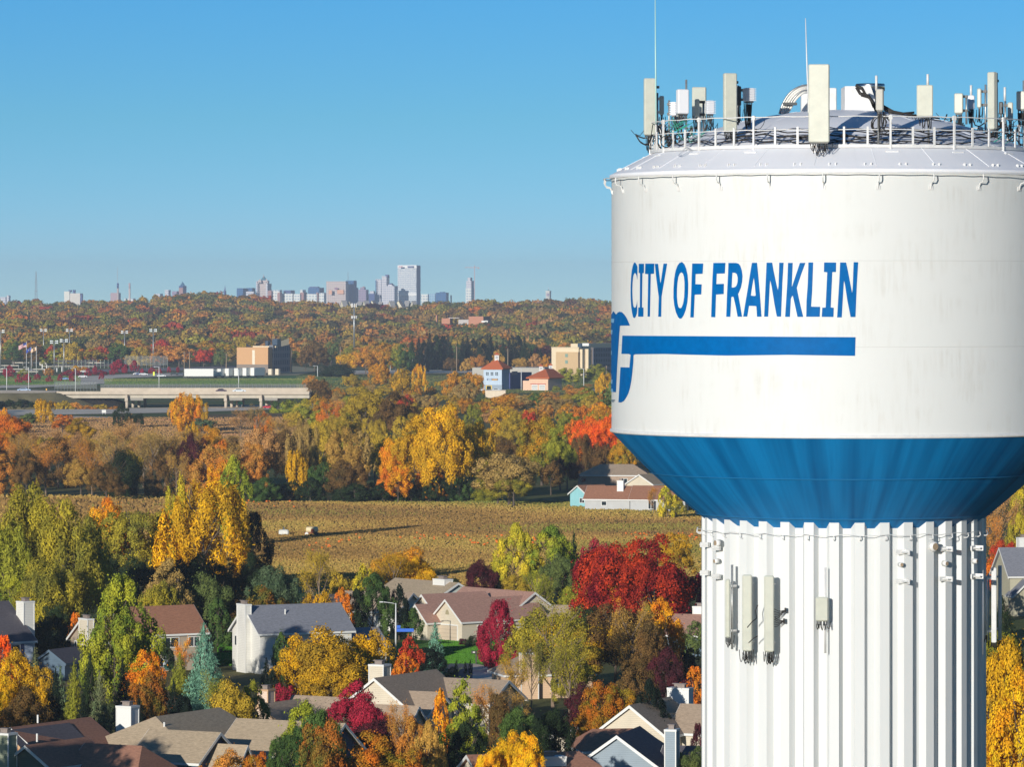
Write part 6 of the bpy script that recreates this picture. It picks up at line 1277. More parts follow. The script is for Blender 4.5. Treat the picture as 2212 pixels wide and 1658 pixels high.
cp = [(139, 822, 'blue and white van by the red trees', (.2, .35, .6)), (179, 817, 'white car at the bend of the access road', (.75, .75, .75)), (182, 806, 'white car near the yellow trees', (.8, .8, .75)), (297, 811, 'white van at the left of the car row', (.8, .8, .8)), (302, 811.5, 'dark pickup beside the white van', (.1, .15, .3)), (310, 812, 'white car between the pickup and the yellow post', (.75, .75, .75)), (349, 815.5, 'white estate car right of the yellow post', (.78, .8, .8)), (376, 811.5, 'black car left of the trailers', (.04, .05, .05)), (390, 811.5, 'dark blue car touching the trailers', (.05, .07, .1)), (67, 803, 'dark car under the flagpoles', (.1, .1, .12))]
for u, v, l, c in cp: car(l, u, v, YB(v), c, 5.2, z=.2)
signboard('yellow_post', 'bright yellow post in the car park', 330.5, 334, 804, 812, 813, mat('signal_yellow', (.8, .9, .05), .5), 'post', 1); signboard('yellow_post', 'orange marker post left of the overpass', 99, 101.5, 840, 846, 847.5, mat('marker_orange', (.8, .4, .03), .5), 'post', 1)
# white trailers
def trailer(label, u0, u1, v0, v1, Y, a, end=None):
    b = MB(); k = Y/F; L = (u1-u0)*k; e = empty('semi_trailer', (PX(u0, Y), Y, 0), R(a)); tag(e, label, 'trailer', 'white trailers parked in a row'); zt = PZ(v0, Y)
    b.bevbox(0, L, 0, 2.6, 1.2, zt, .08); b.build('box', mat('trailer_white', (.80, .78, .72), .4, .06, 2), e); b = MB(); b.box(.5, L-.5, .3, 2.3, .9, 1.2); b.build('chassis', DARKM, e)
    for x in (1.8, 3.1, L-2): b = MB(); b.tube([(x, .1, .5), (x, .6, .5)], .5, 12); b.build('wheel', mat('tyre', (.03, .03, .03), .9), e)
    return e
T0 = YB(818)
trailer('long white trailer nearest the car row, side on', 398, 461, 797.3, 815, T0, 0)
for i, (u0, u1, v0, lab) in enumerate(((462, 473, 799, 'second white trailer, its dark end facing the street'), (477, 492, 797.5, 'third white trailer from the left, end on'), (494, 512, 796.5, 'fourth white trailer from the left, end on'), (514, 530, 796, 'fifth white trailer from the left, end on'), (532, 548, 795.5, 'sixth white trailer with shaded side'), (549, 560, 795, 'seventh white trailer with shaded side'))):
    e = trailer(lab, u0, u0+45, v0, 812, T0+8+i*2.5, 62)
for (u0, u1, lab) in ((561, 574, 'cream container left of the three small ones'), (579, 590, 'middle cream container beside the office building'), (594, 605, 'white container at the end of the row')):
    Y = YB(812); e = empty('container', (PX(u0, Y), Y, 0)); tag(e, lab, 'container', 'small containers beside the office building'); b = MB(); cbox(b, u0, (u0+u1)/2+2, u1, 797.5, 810.5, Y, 30); o = b.build('box', mat('container_cream', (.72, .62, .46), .6), e); o.matrix_parent_inverse = Matrix.Translation(-Vector(e.location)); o.location = (0, 0, 0)
# --- generic building made of corner boxes
def building(name, label, Y, boxes, m, group='buildings beyond the freeway', cat='building'):
    """boxes: (part, u0, us, u1, v0, vb, material or None, angle, distance offset)"""
    b0 = boxes[0]; e = empty(name, (PX(b0[2], Y), Y, 0)); tag(e, label, cat, group); inv = Matrix.Translation((-PX(b0[2], Y), -Y, 0))
    for (part, u0, us, u1, v0, vb, mm, a, dy) in boxes:
        b = MB(); cbox(b, u0, us, u1, v0, vb, Y+dy, a); b.v = [tuple(inv @ Vector(p)) for p in b.v]
        A_ = R(-a); o = b.build(part, mm or m, e)
        if 'facade' in (mm or m).name:                         # turn the mesh into its own wall frame so window bands follow the walls
            Mr = Matrix.Rotation(A_, 4, 'Z'); c = Mr.inverted(); o.data.transform(c); o.matrix_basis = Mr
    return e
def pane_on(e, Y, us, a, x0, x1, z0, z1, side=False, name='window', m=None, off=.05):
    """flat panel on the lit face (or side face) of a corner box whose near corner is at us"""
    M = Matrix.Translation((PX(us, Y)-e.location.x, Y-e.location.y, 0)) @ Matrix.Rotation(-R(a), 4, 'Z'); b = MB()
    if side: b.box(.002, off, x0, x1, z0, z1, M)
    else: b.box(-x1, -x0, -off, -.002, z0, z1, M)
    return b.build(name, m or GLASS, e)
TANB = mat('orange_tan_brick', (.60, .34, .16), .85, .08, 3); DKB = mat('dark_blue_glass', (.03, .06, .10), .25, .2, .5); BASE = mat('grey_stone_base', (.25, .2, .16), .9); CRW = mat('cream_render', (.74, .60, .40), .85, .06, 1); HTAN = mat('hotel_tan_render', (.58, .40, .21), .85, .06, 1)
FDK = facade('facade_office_shaded', (.16, .17, .19), (.03, .05, .09), 4.2, 3.4, .4, .35)  # side wing's shade is put into these dark colours
Y = YB(794+16)
e = building('office_building', 'flat roofed orange tan office building with glass side coloured dark as shade and slanted fins', Y, [('wall', 510, 579, 624, 751, 806, TANB, 20, 0), ('base', 509.8, 579.2, 580, 788, 806, BASE, 20, -.5), ('side_wing', 581, 590, 622, 746, 806, FDK, 20, 6), ('stair_tower', 592, 603, 612, 738, 790, DKB, 20, 20), ('roof_plant', 588, 599, 606, 732.5, 747, DKB, 20, 12), ('roof_plant', 573, 579, 584, 737, 751, DKB, 20, 30), ('roof_edge', 545, 596, 600, 748, 751.5, CRW, 20, 8)], TANB)
pane_on(e, Y, 579, 20, 31*Y/F, 37*Y/F, PZ(791, Y), PZ(757, Y), name='window_strip', m=mat('pale_window', (.75, .66, .5), .3))
k = Y/F; b = MB()
for (u0, u1, va, vb_, dy) in ((608, 624, 737, 731, -5), (527, 536, 743, 750, 25)):
    x0_, x1_ = PX(u0, Y)-e.location.x, PX(u1, Y)-e.location.x; b = MB(); b.add([(x0_, dy, PZ(va+ (12 if u0 > 600 else 7), Y)), (x1_, dy+6, PZ(vb_+ (14 if u0 > 600 else 1), Y)), (x1_, dy+6, PZ(vb_, Y)), (x0_, dy, PZ(va, Y)), (x0_, dy+1, PZ(va+(12 if u0 > 600 else 7), Y)), (x1_, dy+7, PZ(vb_+(14 if u0 > 600 else 1), Y)), (x1_, dy+7, PZ(vb_, Y)), (x0_, dy+1, PZ(va, Y))], [(0,1,2,3),(7,6,5,4),(3,2,6,7),(0,3,7,4),(1,5,6,2),(0,4,5,1)]); b.build('roof_fin', CRW, e)
# tan hotel
Y = YB(812)
FHS = facade('facade_hotel_side', (.10, .11, .15), (.02, .025, .04), 3.2, 3.6, .45, .4)  # wing colours darkened to carry the shade of its unlit side
e = building('hotel', 'cream and tan hotel with wing coloured dark as shade beside the tank', Y, [('wall', 1191.6, 1250, 1254, 752, 812, CRW, 25, 0), ('tan_bay', 1201, 1249, 1250, 761, 812, HTAN, 25, -1.0), ('corner_tower', 1251, 1258, 1264, 755, 812, CRW, 25, 1), ('corner_tower', 1263, 1271, 1276, 754.5, 812, CRW, 25, 4), ('side_wing', 1276, 1282, 1330, 752, 812, FHS, 25, 8), ('rear_block', 1233, 1252, 1330, 743, 760, CRW, 25, 60), ('roof_sign', 1258, 1272, 1274, 742, 748, TRIM, 25, 25), ('roof_plant', 1248, 1256, 1261, 742, 752, DKB, 25, 30)], CRW)
for (v0, v1) in ((765, 772), (779, 786)): pane_on(e, Y, 1249, 25, 23*Y/F, 29*Y/F, PZ(v1, Y-1), PZ(v0, Y-1), m=mat('green_window', (.2, .32, .26), .3), off=1.2)
b = MB(); cbox(b, 1190.8, 1250.6, 1256, 750.6, 752.6, Y, 25); b.v = [(x-e.location.x, y-e.location.y-.6, z) for x, y, z in b.v]; b.build('cornice', CRW, e)
# blue tower building with pyramid roof
ORR = shingle('orange_red_roof', (.55, .14, .05)); ORL = mat('orange_roof_lit', (.6, .2, .08), .8)
def pyramid(e, Y, u0, us, u1, vbse, vap, a, over, m, name='roof', ridge=0):
    k = Y/F; A_ = R(a); L = (us-u0)*k/math.cos(A_); D_ = (u1-us)*k/math.sin(A_); M = Matrix.Translation((PX(us, Y)-e.location.x, Y-e.location.y, 0)) @ Matrix.Rotation(-A_, 4, 'Z'); z0 = PZ(vbse, Y); z1 = PZ(vap, Y+D_/2)
    b = MB(); q = [(-L-over, -over, z0), (over, -over, z0), (over, D_+over, z0), (-L-over, D_+over, z0)]; r1 = (-L/2, D_/2-ridge*D_*.0, z1); r2 = (-L/2, D_/2+ridge, z1)
    lo = [(x, y, z-.5) for x, y, z in q]
    b.add([M @ Vector(p) for p in q+lo+[r1, r2]], [(0,1,8), (1,2,9,8), (2,3,9), (3,0,8,9), (4,5,1,0), (5,6,2,1), (6,7,3,2), (7,4,0,3), (7,6,5,4)]); r = b.build(name, m, e); return r, M @ Vector(((-L/2), D_/2, z1))
Y = YB(843); LB = S_('light_blue_wall', (.50, .60, .70), .6, .06); FB = mat('shaded_blue_wall', (.05, .07, .20), .7)  # wing wall coloured navy for the shade on its unlit side
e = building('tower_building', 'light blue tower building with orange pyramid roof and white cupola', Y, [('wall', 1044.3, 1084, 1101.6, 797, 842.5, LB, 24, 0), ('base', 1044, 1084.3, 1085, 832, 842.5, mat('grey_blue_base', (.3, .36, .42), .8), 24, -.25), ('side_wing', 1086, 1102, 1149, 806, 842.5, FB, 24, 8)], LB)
rf, ap = pyramid(e, Y, 1044.3, 1084, 1101.6, 796.5, 775, 24, 1.0, ORR)
def cupola(rf, ap, s=1.0):
    b = MB(); b.box(ap.x-.8*s, ap.x+.8*s, ap.y-.8*s, ap.y+.8*s, ap.z-.9*s, ap.z+1.3*s); c = b.build('cupola', TRIM, rf)
    b = MB(); q = 1.15*s; z = ap.z+1.3*s; b.add([(ap.x-q, ap.y-q, z), (ap.x+q, ap.y-q, z), (ap.x+q, ap.y+q, z), (ap.x-q, ap.y+q, z), (ap.x, ap.y, z+1.1*s)], [(0,1,4),(1,2,4),(2,3,4),(3,0,4),(3,2,1,0)]); b.build('cupola_roof', ORR, c)
    b = MB(); b.box(ap.x-.45*s, ap.x+.45*s, ap.y-.85*s, ap.y-.805*s, ap.z-.1*s, ap.z+.9*s); b.build('louvre', mat('louvre_grey', (.4, .42, .45), .6), c)
cupola(rf, ap, 1.35)
for i in range(3):
    z0, z1 = PZ(811.5, Y), PZ(804.5, Y)
    for p in range(2):
        for q in range(2):
            x = (8.5+10*i+p*3.2)*Y/F/math.cos(R(24)); pane_on(e, Y, 1084, 24, x, x+2.5*Y/F, z0+(z1-z0)*.53*q, z0+(z1-z0)*(.53*q+.42))
sg = pane_on(e, Y, 1084, 24, 9*Y/F, 35*Y/F, PZ(822.5, Y), PZ(818.7, Y), name='sign', m=mat('sign_navy', (.03, .06, .14), .5), off=.12)
pane_on(e, Y, 1084, 24, 24*Y/F, 33*Y/F, PZ(821.8, Y), PZ(819.6, Y), name='sign_lettering', m=mat('sign_pale', (.5, .6, .7), .5), off=.16); pane_on(e, Y, 1084, 24, 10*Y/F, 23*Y/F, PZ(821.8, Y), PZ(819.6, Y), name='sign_lettering', m=mat('sign_orange', (.75, .38, .05), .5), off=.16)
pane_on(e, Y, 1084, 24, 23*Y/F, 37*Y/F, PZ(842, Y-1), PZ(833.3, Y-1), name='door_surround', m=mat('yellow_frame', (.8, .55, .1), .6), off=.35); pane_on(e, Y, 1084, 24, 25*Y/F, 35*Y/F, PZ(842, Y-1), PZ(834.6, Y-1), name='garage_opening', off=.4)
pane_on(e, Y, 1102, 24, 2, 9, PZ(811, Y), PZ(803, Y), True, 'window', mat('red_dark_window', (.10, .03, .08), .3)); 
# rounded dark roof over the wing
M = Matrix.Translation((PX(1102, Y)-e.location.x, 8, 0)) @ Matrix.Rotation(-R(24), 4, 'Z'); b = MB(); k = Y/F; D_ = 47*k/math.sin(R(24)); n = 10
pr = [(-4+8*i/n, PZ(806, Y)-.2+1.9*math.sin(math.pi*i/n)) for i in range(n+1)]
# retaining wall and pavilion
Y = YB(860); e = empty('retaining_wall', (PX(1092, Y), Y, 0)); tag(e, 'pale cream retaining wall below the blue tower building', 'wall'); b = MB(); b.box(-(1092-1048)*Y/F, 0, 0, 1, 0, PZ(844.5, Y)); b.build('wall', mat('bright_render', (.75, .62, .46), .85, .1, 1), e); b = MB(); b.box(-(1092-1048)*Y/F-.1, .15, -.15, 1.1, PZ(844.5, Y), PZ(843, Y)); b.build('coping', mat('grey_coping', (.4, .36, .34), .8), e)
Y = YB(845); e = building('pavilion', 'pink walled pavilion with orange hipped roof and two white cupolas', Y, [('wall', 1143, 1184, 1214, 818, 844, mat('salmon_render', (.75, .50, .34), .85, .06, 1), 26, 0), ('low_wall', 1129.5, 1144, 1146, 823, 844, mat('salmon_render', (.75, .50, .34), .85, .06, 1), 26, 5)], CRW)
rf, ap = pyramid(e, Y, 1143, 1184, 1214, 816.5, 797.5, 26, 1.2, ORR, ridge=9)
cupola(rf, ap+Vector((-2.2, 0, -.2)), 1.1); cupola(rf, ap+Vector((2.6, 8, .2)), 1.1)
for i in range(2):
    o = pane_on(e, Y, 1184, 26, (7+i*18)*Y/F, (21+i*18)*Y/F, PZ(843.5, Y), PZ(831.5, Y), name='garage_door', m=TRIM, off=.15)
    for j in range(3): pane_on(e, Y, 1184, 26, (8+i*18)*Y/F, (20+i*18)*Y/F, PZ(841-j*3, Y), PZ(839.6-j*3, Y), name='window_band', m=mat('smoky_pane', (.35, .36, .34), .3), off=.19)
pane_on(e, Y, 1184, 26, 5*Y/F, 42*Y/F, PZ(830.8, Y), PZ(829.6, Y), name='awning', m=mat('red_awning', (.5, .06, .06), .7), off=.5)
Y = YB(828); e = building('warehouse', 'low pale grey long building behind the blue tower building', Y, [('wall', 1020, 1176, 1190, 795, 826, mat('pale_grey_wall', (.45, .42, .36), .8), 6, 0)], CRW)
car('white car parked left of the blue tower building', 1040, 839, YB(846), (.8, .8, .78), z=0); car('white van in front of the blue tower building', 1072, 839, YB(846), (.7, .75, .75), z=0); car('dark car with red lights at the right below the hotel', 1288, 838, YB(846), (.12, .13, .2), 6, z=0)
# brick school and cars on the hill
Yh = 4450.0; gz = 0
BRK = mat('orange_brick', (.50, .22, .13), .85, .1, 2); PLR = mat('pale_flat_roof', (.5, .45, .42), .8)
building('brick_school', 'low orange brick building on the wooded hill right of the monopole', Yh, [('wall', 1012, 1044, 1060, 684, 706, BRK, 24, 0), ('wing', 990, 1012, 1030, 691, 706, PLR, 24, 10), ('wing', 954, 972, 978, 688, 700, BRK, 24, 20), ('chimney_block', 941.5, 944, 946, 681, 700, BRK, 24, 40), ('canopy', 1040, 1054, 1060, 693, 697, TRIM, 24, -10), ('flat_roof', 969, 992, 1000, 686.5, 688, PLR, 24, 20)], BRK)
mb = MB(); mb.add([(PX(925, 5050), 5050, PZ(676, 5050)), (PX(1012, 5050), 5050, PZ(674, 5050)), (PX(1000, 5350), 5350, PZ(665, 5350)), (PX(930, 5350), 5350, PZ(666, 5350)), (PX(925, 5050), 5050, 0), (PX(1012, 5050), 5050, 0)], [(0,1,2,3), (4,5,1,0)]); o = mb.build('hill_road', mat('hill_asphalt', (.2, .2, .2), .8)); tag(o, kind='structure')
rc = random.Random(4)
for i in range(12):
    Yc = 5080+rc.uniform(0, 230); u = 938+i*6+rc.uniform(-2, 2); t = (Yc-5050)/300; z = PZ(675, 5050)*(1-t)+PZ(665.5, 5350)*t
    c = rc.choice(((.8, .8, .8), (.75, .75, .78), (.3, .05, .05), (.1, .12, .15), (.7, .7, .65))); car('tiny car on the road at the top of the wooded hill', u, 0, Yc, c, 5.5, z=z)
# white houses along the ridge
for i, (u, w_, v0) in enumerate(((743, 13, 650), (756, 12, 651.5), (778, 12, 652), (791, 13, 650.5), (806, 14, 650), (822, 10, 653), (846, 13, 651), (863, 14, 650), (880, 13, 650.5), (894, 11, 651))):
    Y = 5350+8*(i % 3); z = ground_z(PX(u, Y), Y); e = empty('ridge_house', (PX(u, Y), Y, z), R((25, 60, -20)[i % 3])); tag(e, f'white gabled house on the ridge, {("first","second","third","fourth","fifth","sixth","seventh","eighth","ninth","last")[i]} from the left', 'house', 'white houses along the ridge')
    L = w_*Y/F*.8; W_ = 5.0; zt = PZ(v0, Y)-z; hw_ = zt*.6
    b = MB(); b.add([(-L/2,-W_,-1),(L/2,-W_,-1),(L/2,W_,-1),(-L/2,W_,-1),(-L/2,-W_,hw_),(L/2,-W_,hw_),(L/2,W_,hw_),(-L/2,W_,hw_),(-L/2,0,zt),(L/2,0,zt)], [(0,1,5,4),(2,3,7,6),(3,0,4,8,7),(1,2,6,9,5)]); b.build('wall', mat('ridge_cream', (.68, .62, .46), .8), e)
    b = MB(); b.add([(-L/2-.4,-W_-.4,hw_),(L/2+.4,-W_-.4,hw_),(L/2+.4,0,zt+.3),(-L/2-.4,0,zt+.3),(L/2+.4,W_+.4,hw_),(-L/2-.4,W_+.4,hw_)], [(0,1,2,3),(3,2,4,5)]); b.build('roof', mat('ridge_roof', (.3, .29, .28), .8), e)
for u in (760, 795, 815, 840, 870): pass
T('round','maroon',812,654,676,48,lod=1,Y=5200,z0=PZ(677,5200)); T('round','maroon',800,656,677,30,lod=1,Y=5190,z0=PZ(678,5190)); T('round','crimson',833,660,678,24,lod=1,Y=5180,z0=PZ(679,5180))
# ================================================================== FAR SKYLINE
SY = 10500.0
def Fc(n, w_, g, fh, bw, hz=.5, vt=.4): return facade('facade_'+n, w_, g, fh, bw, hz, vt, .6)
fU = Fc('white_bands', (.78, .78, .76), (.16, .24, .34), 4.4, 4.0, .5, .12); fB = Fc('blue_glass', (.03, .13, .30), (.02, .07, .18), 5, 6, .5, .3); fG = Fc('beige_grid', (.58, .48, .44), (.32, .28, .28), 5, 5, .5, .45); fP = Fc('purple_grid', (.34, .27, .36), (.16, .14, .22), 5, 4, .4, .4); fW = Fc('white_grid', (.76, .76, .70), (.35, .42, .48), 6, 7, .5, .3); fL = Fc('pale_grid', (.62, .60, .62), (.30, .33, .42), 5, 5, .5, .4); fN = mat('navy_block', (.03, .06, .20), .5); fBr = mat('brown_brick_far', (.36, .20, .18), .8); fT = Fc('light_blue_glass', (.30, .46, .58), (.16, .32, .48), 6, 5, .5, .4)
def sb(name, label, parts, dy=0):
    return building(name, label, SY+dy, parts, fW, 'skyline buildings')
sb('skyscraper', 'tallest white skyscraper with banded front and right side coloured blue as shade', [('tower', 858.7, 899.5, 907.5, 573.5, 690, fU, 20, 0), ('side', 899.6, 900, 908, 575, 690, fB, 20, 1), ('top_band', 858.4, 899.8, 900.5, 573, 580, mat('white_top', (.8, .8, .78), .6), 20, -2), ('mid_band', 858.5, 899.7, 900.2, 633, 638.5, mat('white_top', (.8, .8, .78), .6), 20, -2), ('sign', 880, 893, 893.4, 575, 578.2, fN, 20, -4), ('sign', 861, 869, 869.4, 575.2, 577.8, mat('sign_pinkish', (.55, .3, .35), .6), 20, -4)])  # blue side slab holds the shade of the unlit face
sb('office_tower', 'pale twin slab left of the tallest skyscraper', [('tower', 811, 824, 826, 603.4, 690, fL, 24, 0), ('edge', 811, 812.5, 813, 606, 690, fB, 24, -3)], 60)
sb('office_tower', 'slim white slab with slanted dark top beside the tallest skyscraper', [('tower', 824.5, 835, 841, 597, 690, fL, 24, 0), ('top', 832, 838, 841, 593.8, 600, fN, 24, 5)])
sb('office_tower', 'broad pale stepped tower with dark pyramid cap', [('tower', 831, 852, 859, 618, 690, fL, 24, 0), ('upper', 838, 847, 852, 615, 625, fL, 24, 8), ('cap', 840, 845, 849, 612.3, 616, fN, 24, 12)], -60)
sb('office_tower', 'wide beige office block with peach patches', [('tower', 704, 747, 752, 608, 690, fG, 22, 0), ('patch', 710, 717, 717.3, 627, 636, mat('peach_patch', (.7, .36, .22), .7), 22, -3), ('patch', 728, 742, 742.3, 626.5, 635.5, mat('peach_patch', (.7, .36, .22), .7), 22, -3), ('patch', 722.5, 729.5, 729.8, 622, 625.5, mat('plum_patch', (.25, .12, .2), .7), 22, -3)])
o = sb('office_tower', 'dark blue glass tower right of the wide beige block', [('tower', 747.5, 764, 770, 606.5, 690, fB, 24, 0)], 40)
sb('office_tower', 'purple tower with small domed cap', [('tower', 774, 791, 796, 626, 690, fP, 24, 0), ('cap', 778, 787, 790, 621, 626, fP, 24, 3), ('cap', 783, 787, 788, 619.5, 621.2, fBr, 24, 4)])
sb('office_tower', 'small dark blue rounded block right of the purple tower', [('tower', 796, 809, 813, 635, 690, fN, 24, 0), ('upper', 799, 807, 810, 629, 636, fL, 24, 12)])
sb('office_tower', 'thin pale slab between the dark blue tower and purple tower', [('tower', 770, 773, 774, 622, 690, fL, 24, 0)], 80)
sb('office_tower', 'dark blue low block behind the white hospital', [('tower', 665, 690, 699, 622, 690, fB, 22, 0), ('upper', 668, 686, 690, 619.6, 623, fN, 22, 5)], 120)
HB = [('wall', 586.4, 604, 609, 627, 690, fW, 22, 0), ('brown_pier', 578, 586, 587, 628, 690, fBr, 22, -2), ('brown_pier', 599, 605, 609, 632.5, 690, fBr, 22, -8), ('wing', 609, 632, 636, 634.5, 690, fW, 22, 5), ('wing', 634, 648, 652, 635.5, 690, fW, 22, 0), ('brown_pier', 648, 656, 663, 632, 690, fBr, 22, 4), ('wing', 662, 684, 686, 635.5, 690, fW, 22, 0), ('brown_pier', 683, 687, 689, 632, 690, fBr, 22, 3), ('round_end', 689, 700, 704, 633, 690, fW, 22, 3), ('rooftop', 612, 628, 636, 627.5, 636, fN, 22, 25), ('rooftop', 648, 654, 660, 626.5, 634, fW, 22, 20)]
sb('hospital', 'long white hospital with brown piers across the middle of the skyline', HB, -150)
def spire(e, Y, u0, u1, vbase, vtop, m, name='spire', n=4):
    x = PX((u0+u1)/2, Y)-e.location.x; r = (u1-u0)/2*Y/F; b = MB(); b.lathe([(r, PZ(vbase, Y)), (.05, PZ(vtop, Y))], (x, Y-e.location.y+r), n, R(45), R(405)); b.build(name, m, e)
gt = sb('gothic_tower', 'ornate beige tower with steep blue green gabled top', [('tower', 552.6, 578, 585.6, 613, 690, fG, 24, 0), ('shoulder', 556, 576, 581, 606, 614, fG, 24, 4), ('pier', 553, 556, 557, 608, 690, fL, 24, -2), ('pier', 574, 578, 579, 608, 690, fL, 24, -2)])
spire(gt, SY+10, 557, 582, 608, 596, mat('copper_green', (.06, .20, .26), .6)); spire(gt, SY-6, 556, 566, 611, 602, fG, 'gable'); spire(gt, SY-6, 570, 581, 611, 602, fG, 'gable'); spire(gt, SY+10, 568, 571, 600, 592.5, fBr, 'finial')
sb('office_tower', 'dark blue glass block left of the gothic tower', [('tower', 511, 525, 532, 623, 690, fB, 24, 0), ('upper', 532, 545, 551, 622.5, 640, fB, 24, 20)]); sb('office_tower', 'low beige block directly left of the gothic tower', [('tower', 531, 548, 552, 630, 690, fL, 24, 0)], -20)
t = sb('pyramid_tower', 'dark blue brown tower with steep pyramid top left of the church spire', [('tower', 386, 395, 402, 618, 690, fN, 30, 0), ('shade', 386, 395, 396, 622, 690, fBr, 30, -1)]); spire(t, SY+6, 386, 402, 618, 608.5, mat('slate_green_far', (.03, .12, .22), .5), 'roof')
sb('office_tower', 'low blue block beside the dark pyramid tower', [('tower', 371, 382, 387, 629.5, 690, fP, 24, 0)]); sb('office_tower', 'small beige block left of the dark pyramid tower', [('tower', 355.7, 364, 368, 626.7, 690, fL, 24, 0)]); sb('office_tower', 'faint low blocks left of the small beige block', [('tower', 332, 346, 351, 635, 690, fL, 24, 0)], 300)
s = sb('church', 'dark pointed church spire rising above the wooded hill', [('tower', 483, 486.5, 488.6, 629, 690, fN, 24, 0)]); spire(s, SY+2, 483, 488.6, 629, 616, fN)
sb('white_plant', 'white blocky plant building near the left of the skyline', [('wall', 138, 150, 152, 629.7, 690, mat('white_plant_wall', (.72, .70, .62), .8), 22, 0), ('hall', 150, 173, 178, 634, 690, mat('cream_plant_wall', (.66, .60, .52), .8), 22, -10), ('plant', 148, 153, 155, 627, 631, fN, 22, 5), ('plant', 157, 161, 163, 626.5, 634, fN, 22, 5), ('shade', 173.5, 177, 179, 636, 690, fN, 22, -12)])
sb('power_station', 'faint brown block beside the two chimneys', [('wall', 238, 256, 260, 633, 690, mat('faint_brown', (.42, .3, .32), .8), 22, 0)])
sb('office_tower', 'faint low white blocks at the left photo edge', [('wall', 0, 12, 16, 642, 690, fL, 22, 0), ('upper', 14, 19, 22, 638.5, 690, fL, 22, 0)])
def stack(label, u, vt, r, m1, m2, name='chimney_stack'):
    e = empty(name, (PX(u, SY), SY-30, 0)); tag(e, label, 'chimney', 'skyline chimneys'); b = MB(); zt = PZ(vt, SY-30); b.tube([(0, 0, 0), (0, 0, zt*.86)], [r*1.5, r*1.1], 10); b.build('shaft', m1, e, True); b = MB(); b.tube([(0, 0, zt*.86), (0, 0, zt)], [r*1.15, r*1.1], 10); b.build('dark_top', m2, e, True)
stack('left power station chimney with dark top', 257, 612, 2.0, mat('stack_beige', (.5, .4, .36), .8), fN); stack('right power station chimney, pale pinkish', 282.3, 611.7, 1.9, mat('stack_pink', (.6, .5, .46), .8), mat('stack_rose', (.5, .34, .34), .8))
sb('low_blocks', 'low white shed between the two chimneys and the hill', [('wall', 268, 288, 292, 645, 690, fW, 22, 0)])
sb('office_tower', 'low white block right of the tallest skyscraper', [('tower', 909.5, 924, 928, 636, 690, fW, 24, 0)]); sb('office_tower', 'pale teal glass block right of the tallest skyscraper', [('tower', 927, 940, 943, 635, 690, fT, 24, 0)]); sb('office_tower', 'medium blue glass block, rightmost of the downtown group', [('tower', 941, 964, 969, 632.5, 690, fB, 24, 0), ('upper', 950, 958, 962, 631, 634, fB, 24, 5)], -30); sb('office_tower', 'thin pinkish slab right of the blue glass block', [('tower', 973, 975, 976, 638, 690, fG, 24, 0)])
sb('unfinished_tower', 'tall unfinished tower with white lower half beside a crane', [('lower', 1006, 1018, 1024, 623, 690, fW, 24, 0), ('upper', 1007, 1018, 1023.5, 607, 624, fL, 24, 2), ('top', 1010, 1016, 1020, 600, 608, fL, 24, 4)])
CRN = mat('crane_grey_red', (.45, .32, .32), .7)
e = empty('tower_crane', (PX(1025.2, SY), SY-20, 0)); tag(e, 'thin tower crane with long horizontal jib beside the unfinished tower', 'crane'); k = SY/F; zt = PZ(574, SY); b = MB(); b.box(-.8, .8, -.8, .8, 0, zt); b.build('mast', CRN, e); b = MB(); b.box(-21*k, 10.5*k, -.6, .6, PZ(579, SY), PZ(577.6, SY)); b.build('jib', CRN, e); b = MB(); b.box(7*k, 10.5*k, -1, 1, PZ(581, SY), PZ(579.1, SY)); b.build('counterweight', CRN, e)
t = sb('clock_tower', 'lone pale clock tower right of the crane, left of the tank', [('tower', 1178.8, 1187, 1190.6, 631, 690, mat('clock_stone', (.55, .54, .5), .8), 26, 0), ('belfry', 1178.4, 1187.3, 1191, 628.5, 631.5, mat('clock_stone_light', (.66, .65, .6), .8), 26, -1)]); spire(t, SY+3, 1179.5, 1190.5, 628.5, 626, mat('copper_cap', (.12, .28, .28), .6), 'cap'); spire(t, SY+6, 1184, 1186, 626.4, 618, fL, 'finial')
pane_on(t, SY, 1187, 26, 1.3, 6.5, PZ(640, SY), PZ(634.5, SY), name='clock_face', m=fP, off=.5)
def mast(label, u, vt, r, m, plat=None):
    e = empty('radio_mast', (PX(u, SY), SY+50, 0)); tag(e, label, 'mast', 'skyline masts'); zt = PZ(vt, SY); b = MB()
    for s_ in (-1, 1):
        b.tube([(s_*r*2.2, 0, 0), (s_*r*.9, 0, zt*.8), (0, 0, zt)], [.35*r, .35*r, .3*r], 4)
    for i in range(22): z = zt*i/22; w_ = r*(2.2-1.5*i/22); b.tube([(-w_, 0, z), (w_, 0, z+zt/22)], .16*r, 3); b.tube([(w_, 0, z), (-w_, 0, z+zt/22)], .16*r, 3)
    b.build('lattice', m, e)
    if plat: b = MB(); b.box(-3.2, 3.2, -1, 1, PZ(plat+1, SY), PZ(plat-.6, SY)); b.build('platform', m, e)
MST = mat('mast_grey', (.25, .3, .33), .7)
mast('lattice radio mast near the left end of the skyline', 73, 586, 1.6, MST, 629); mast('very thin faint mast left of the two chimneys', 249.7, 576.5, .6, mat('mast_faint', (.4, .42, .45), .7)); mast('thin mast on the dark blue glass tower', 750, 586.7, .8, MST)
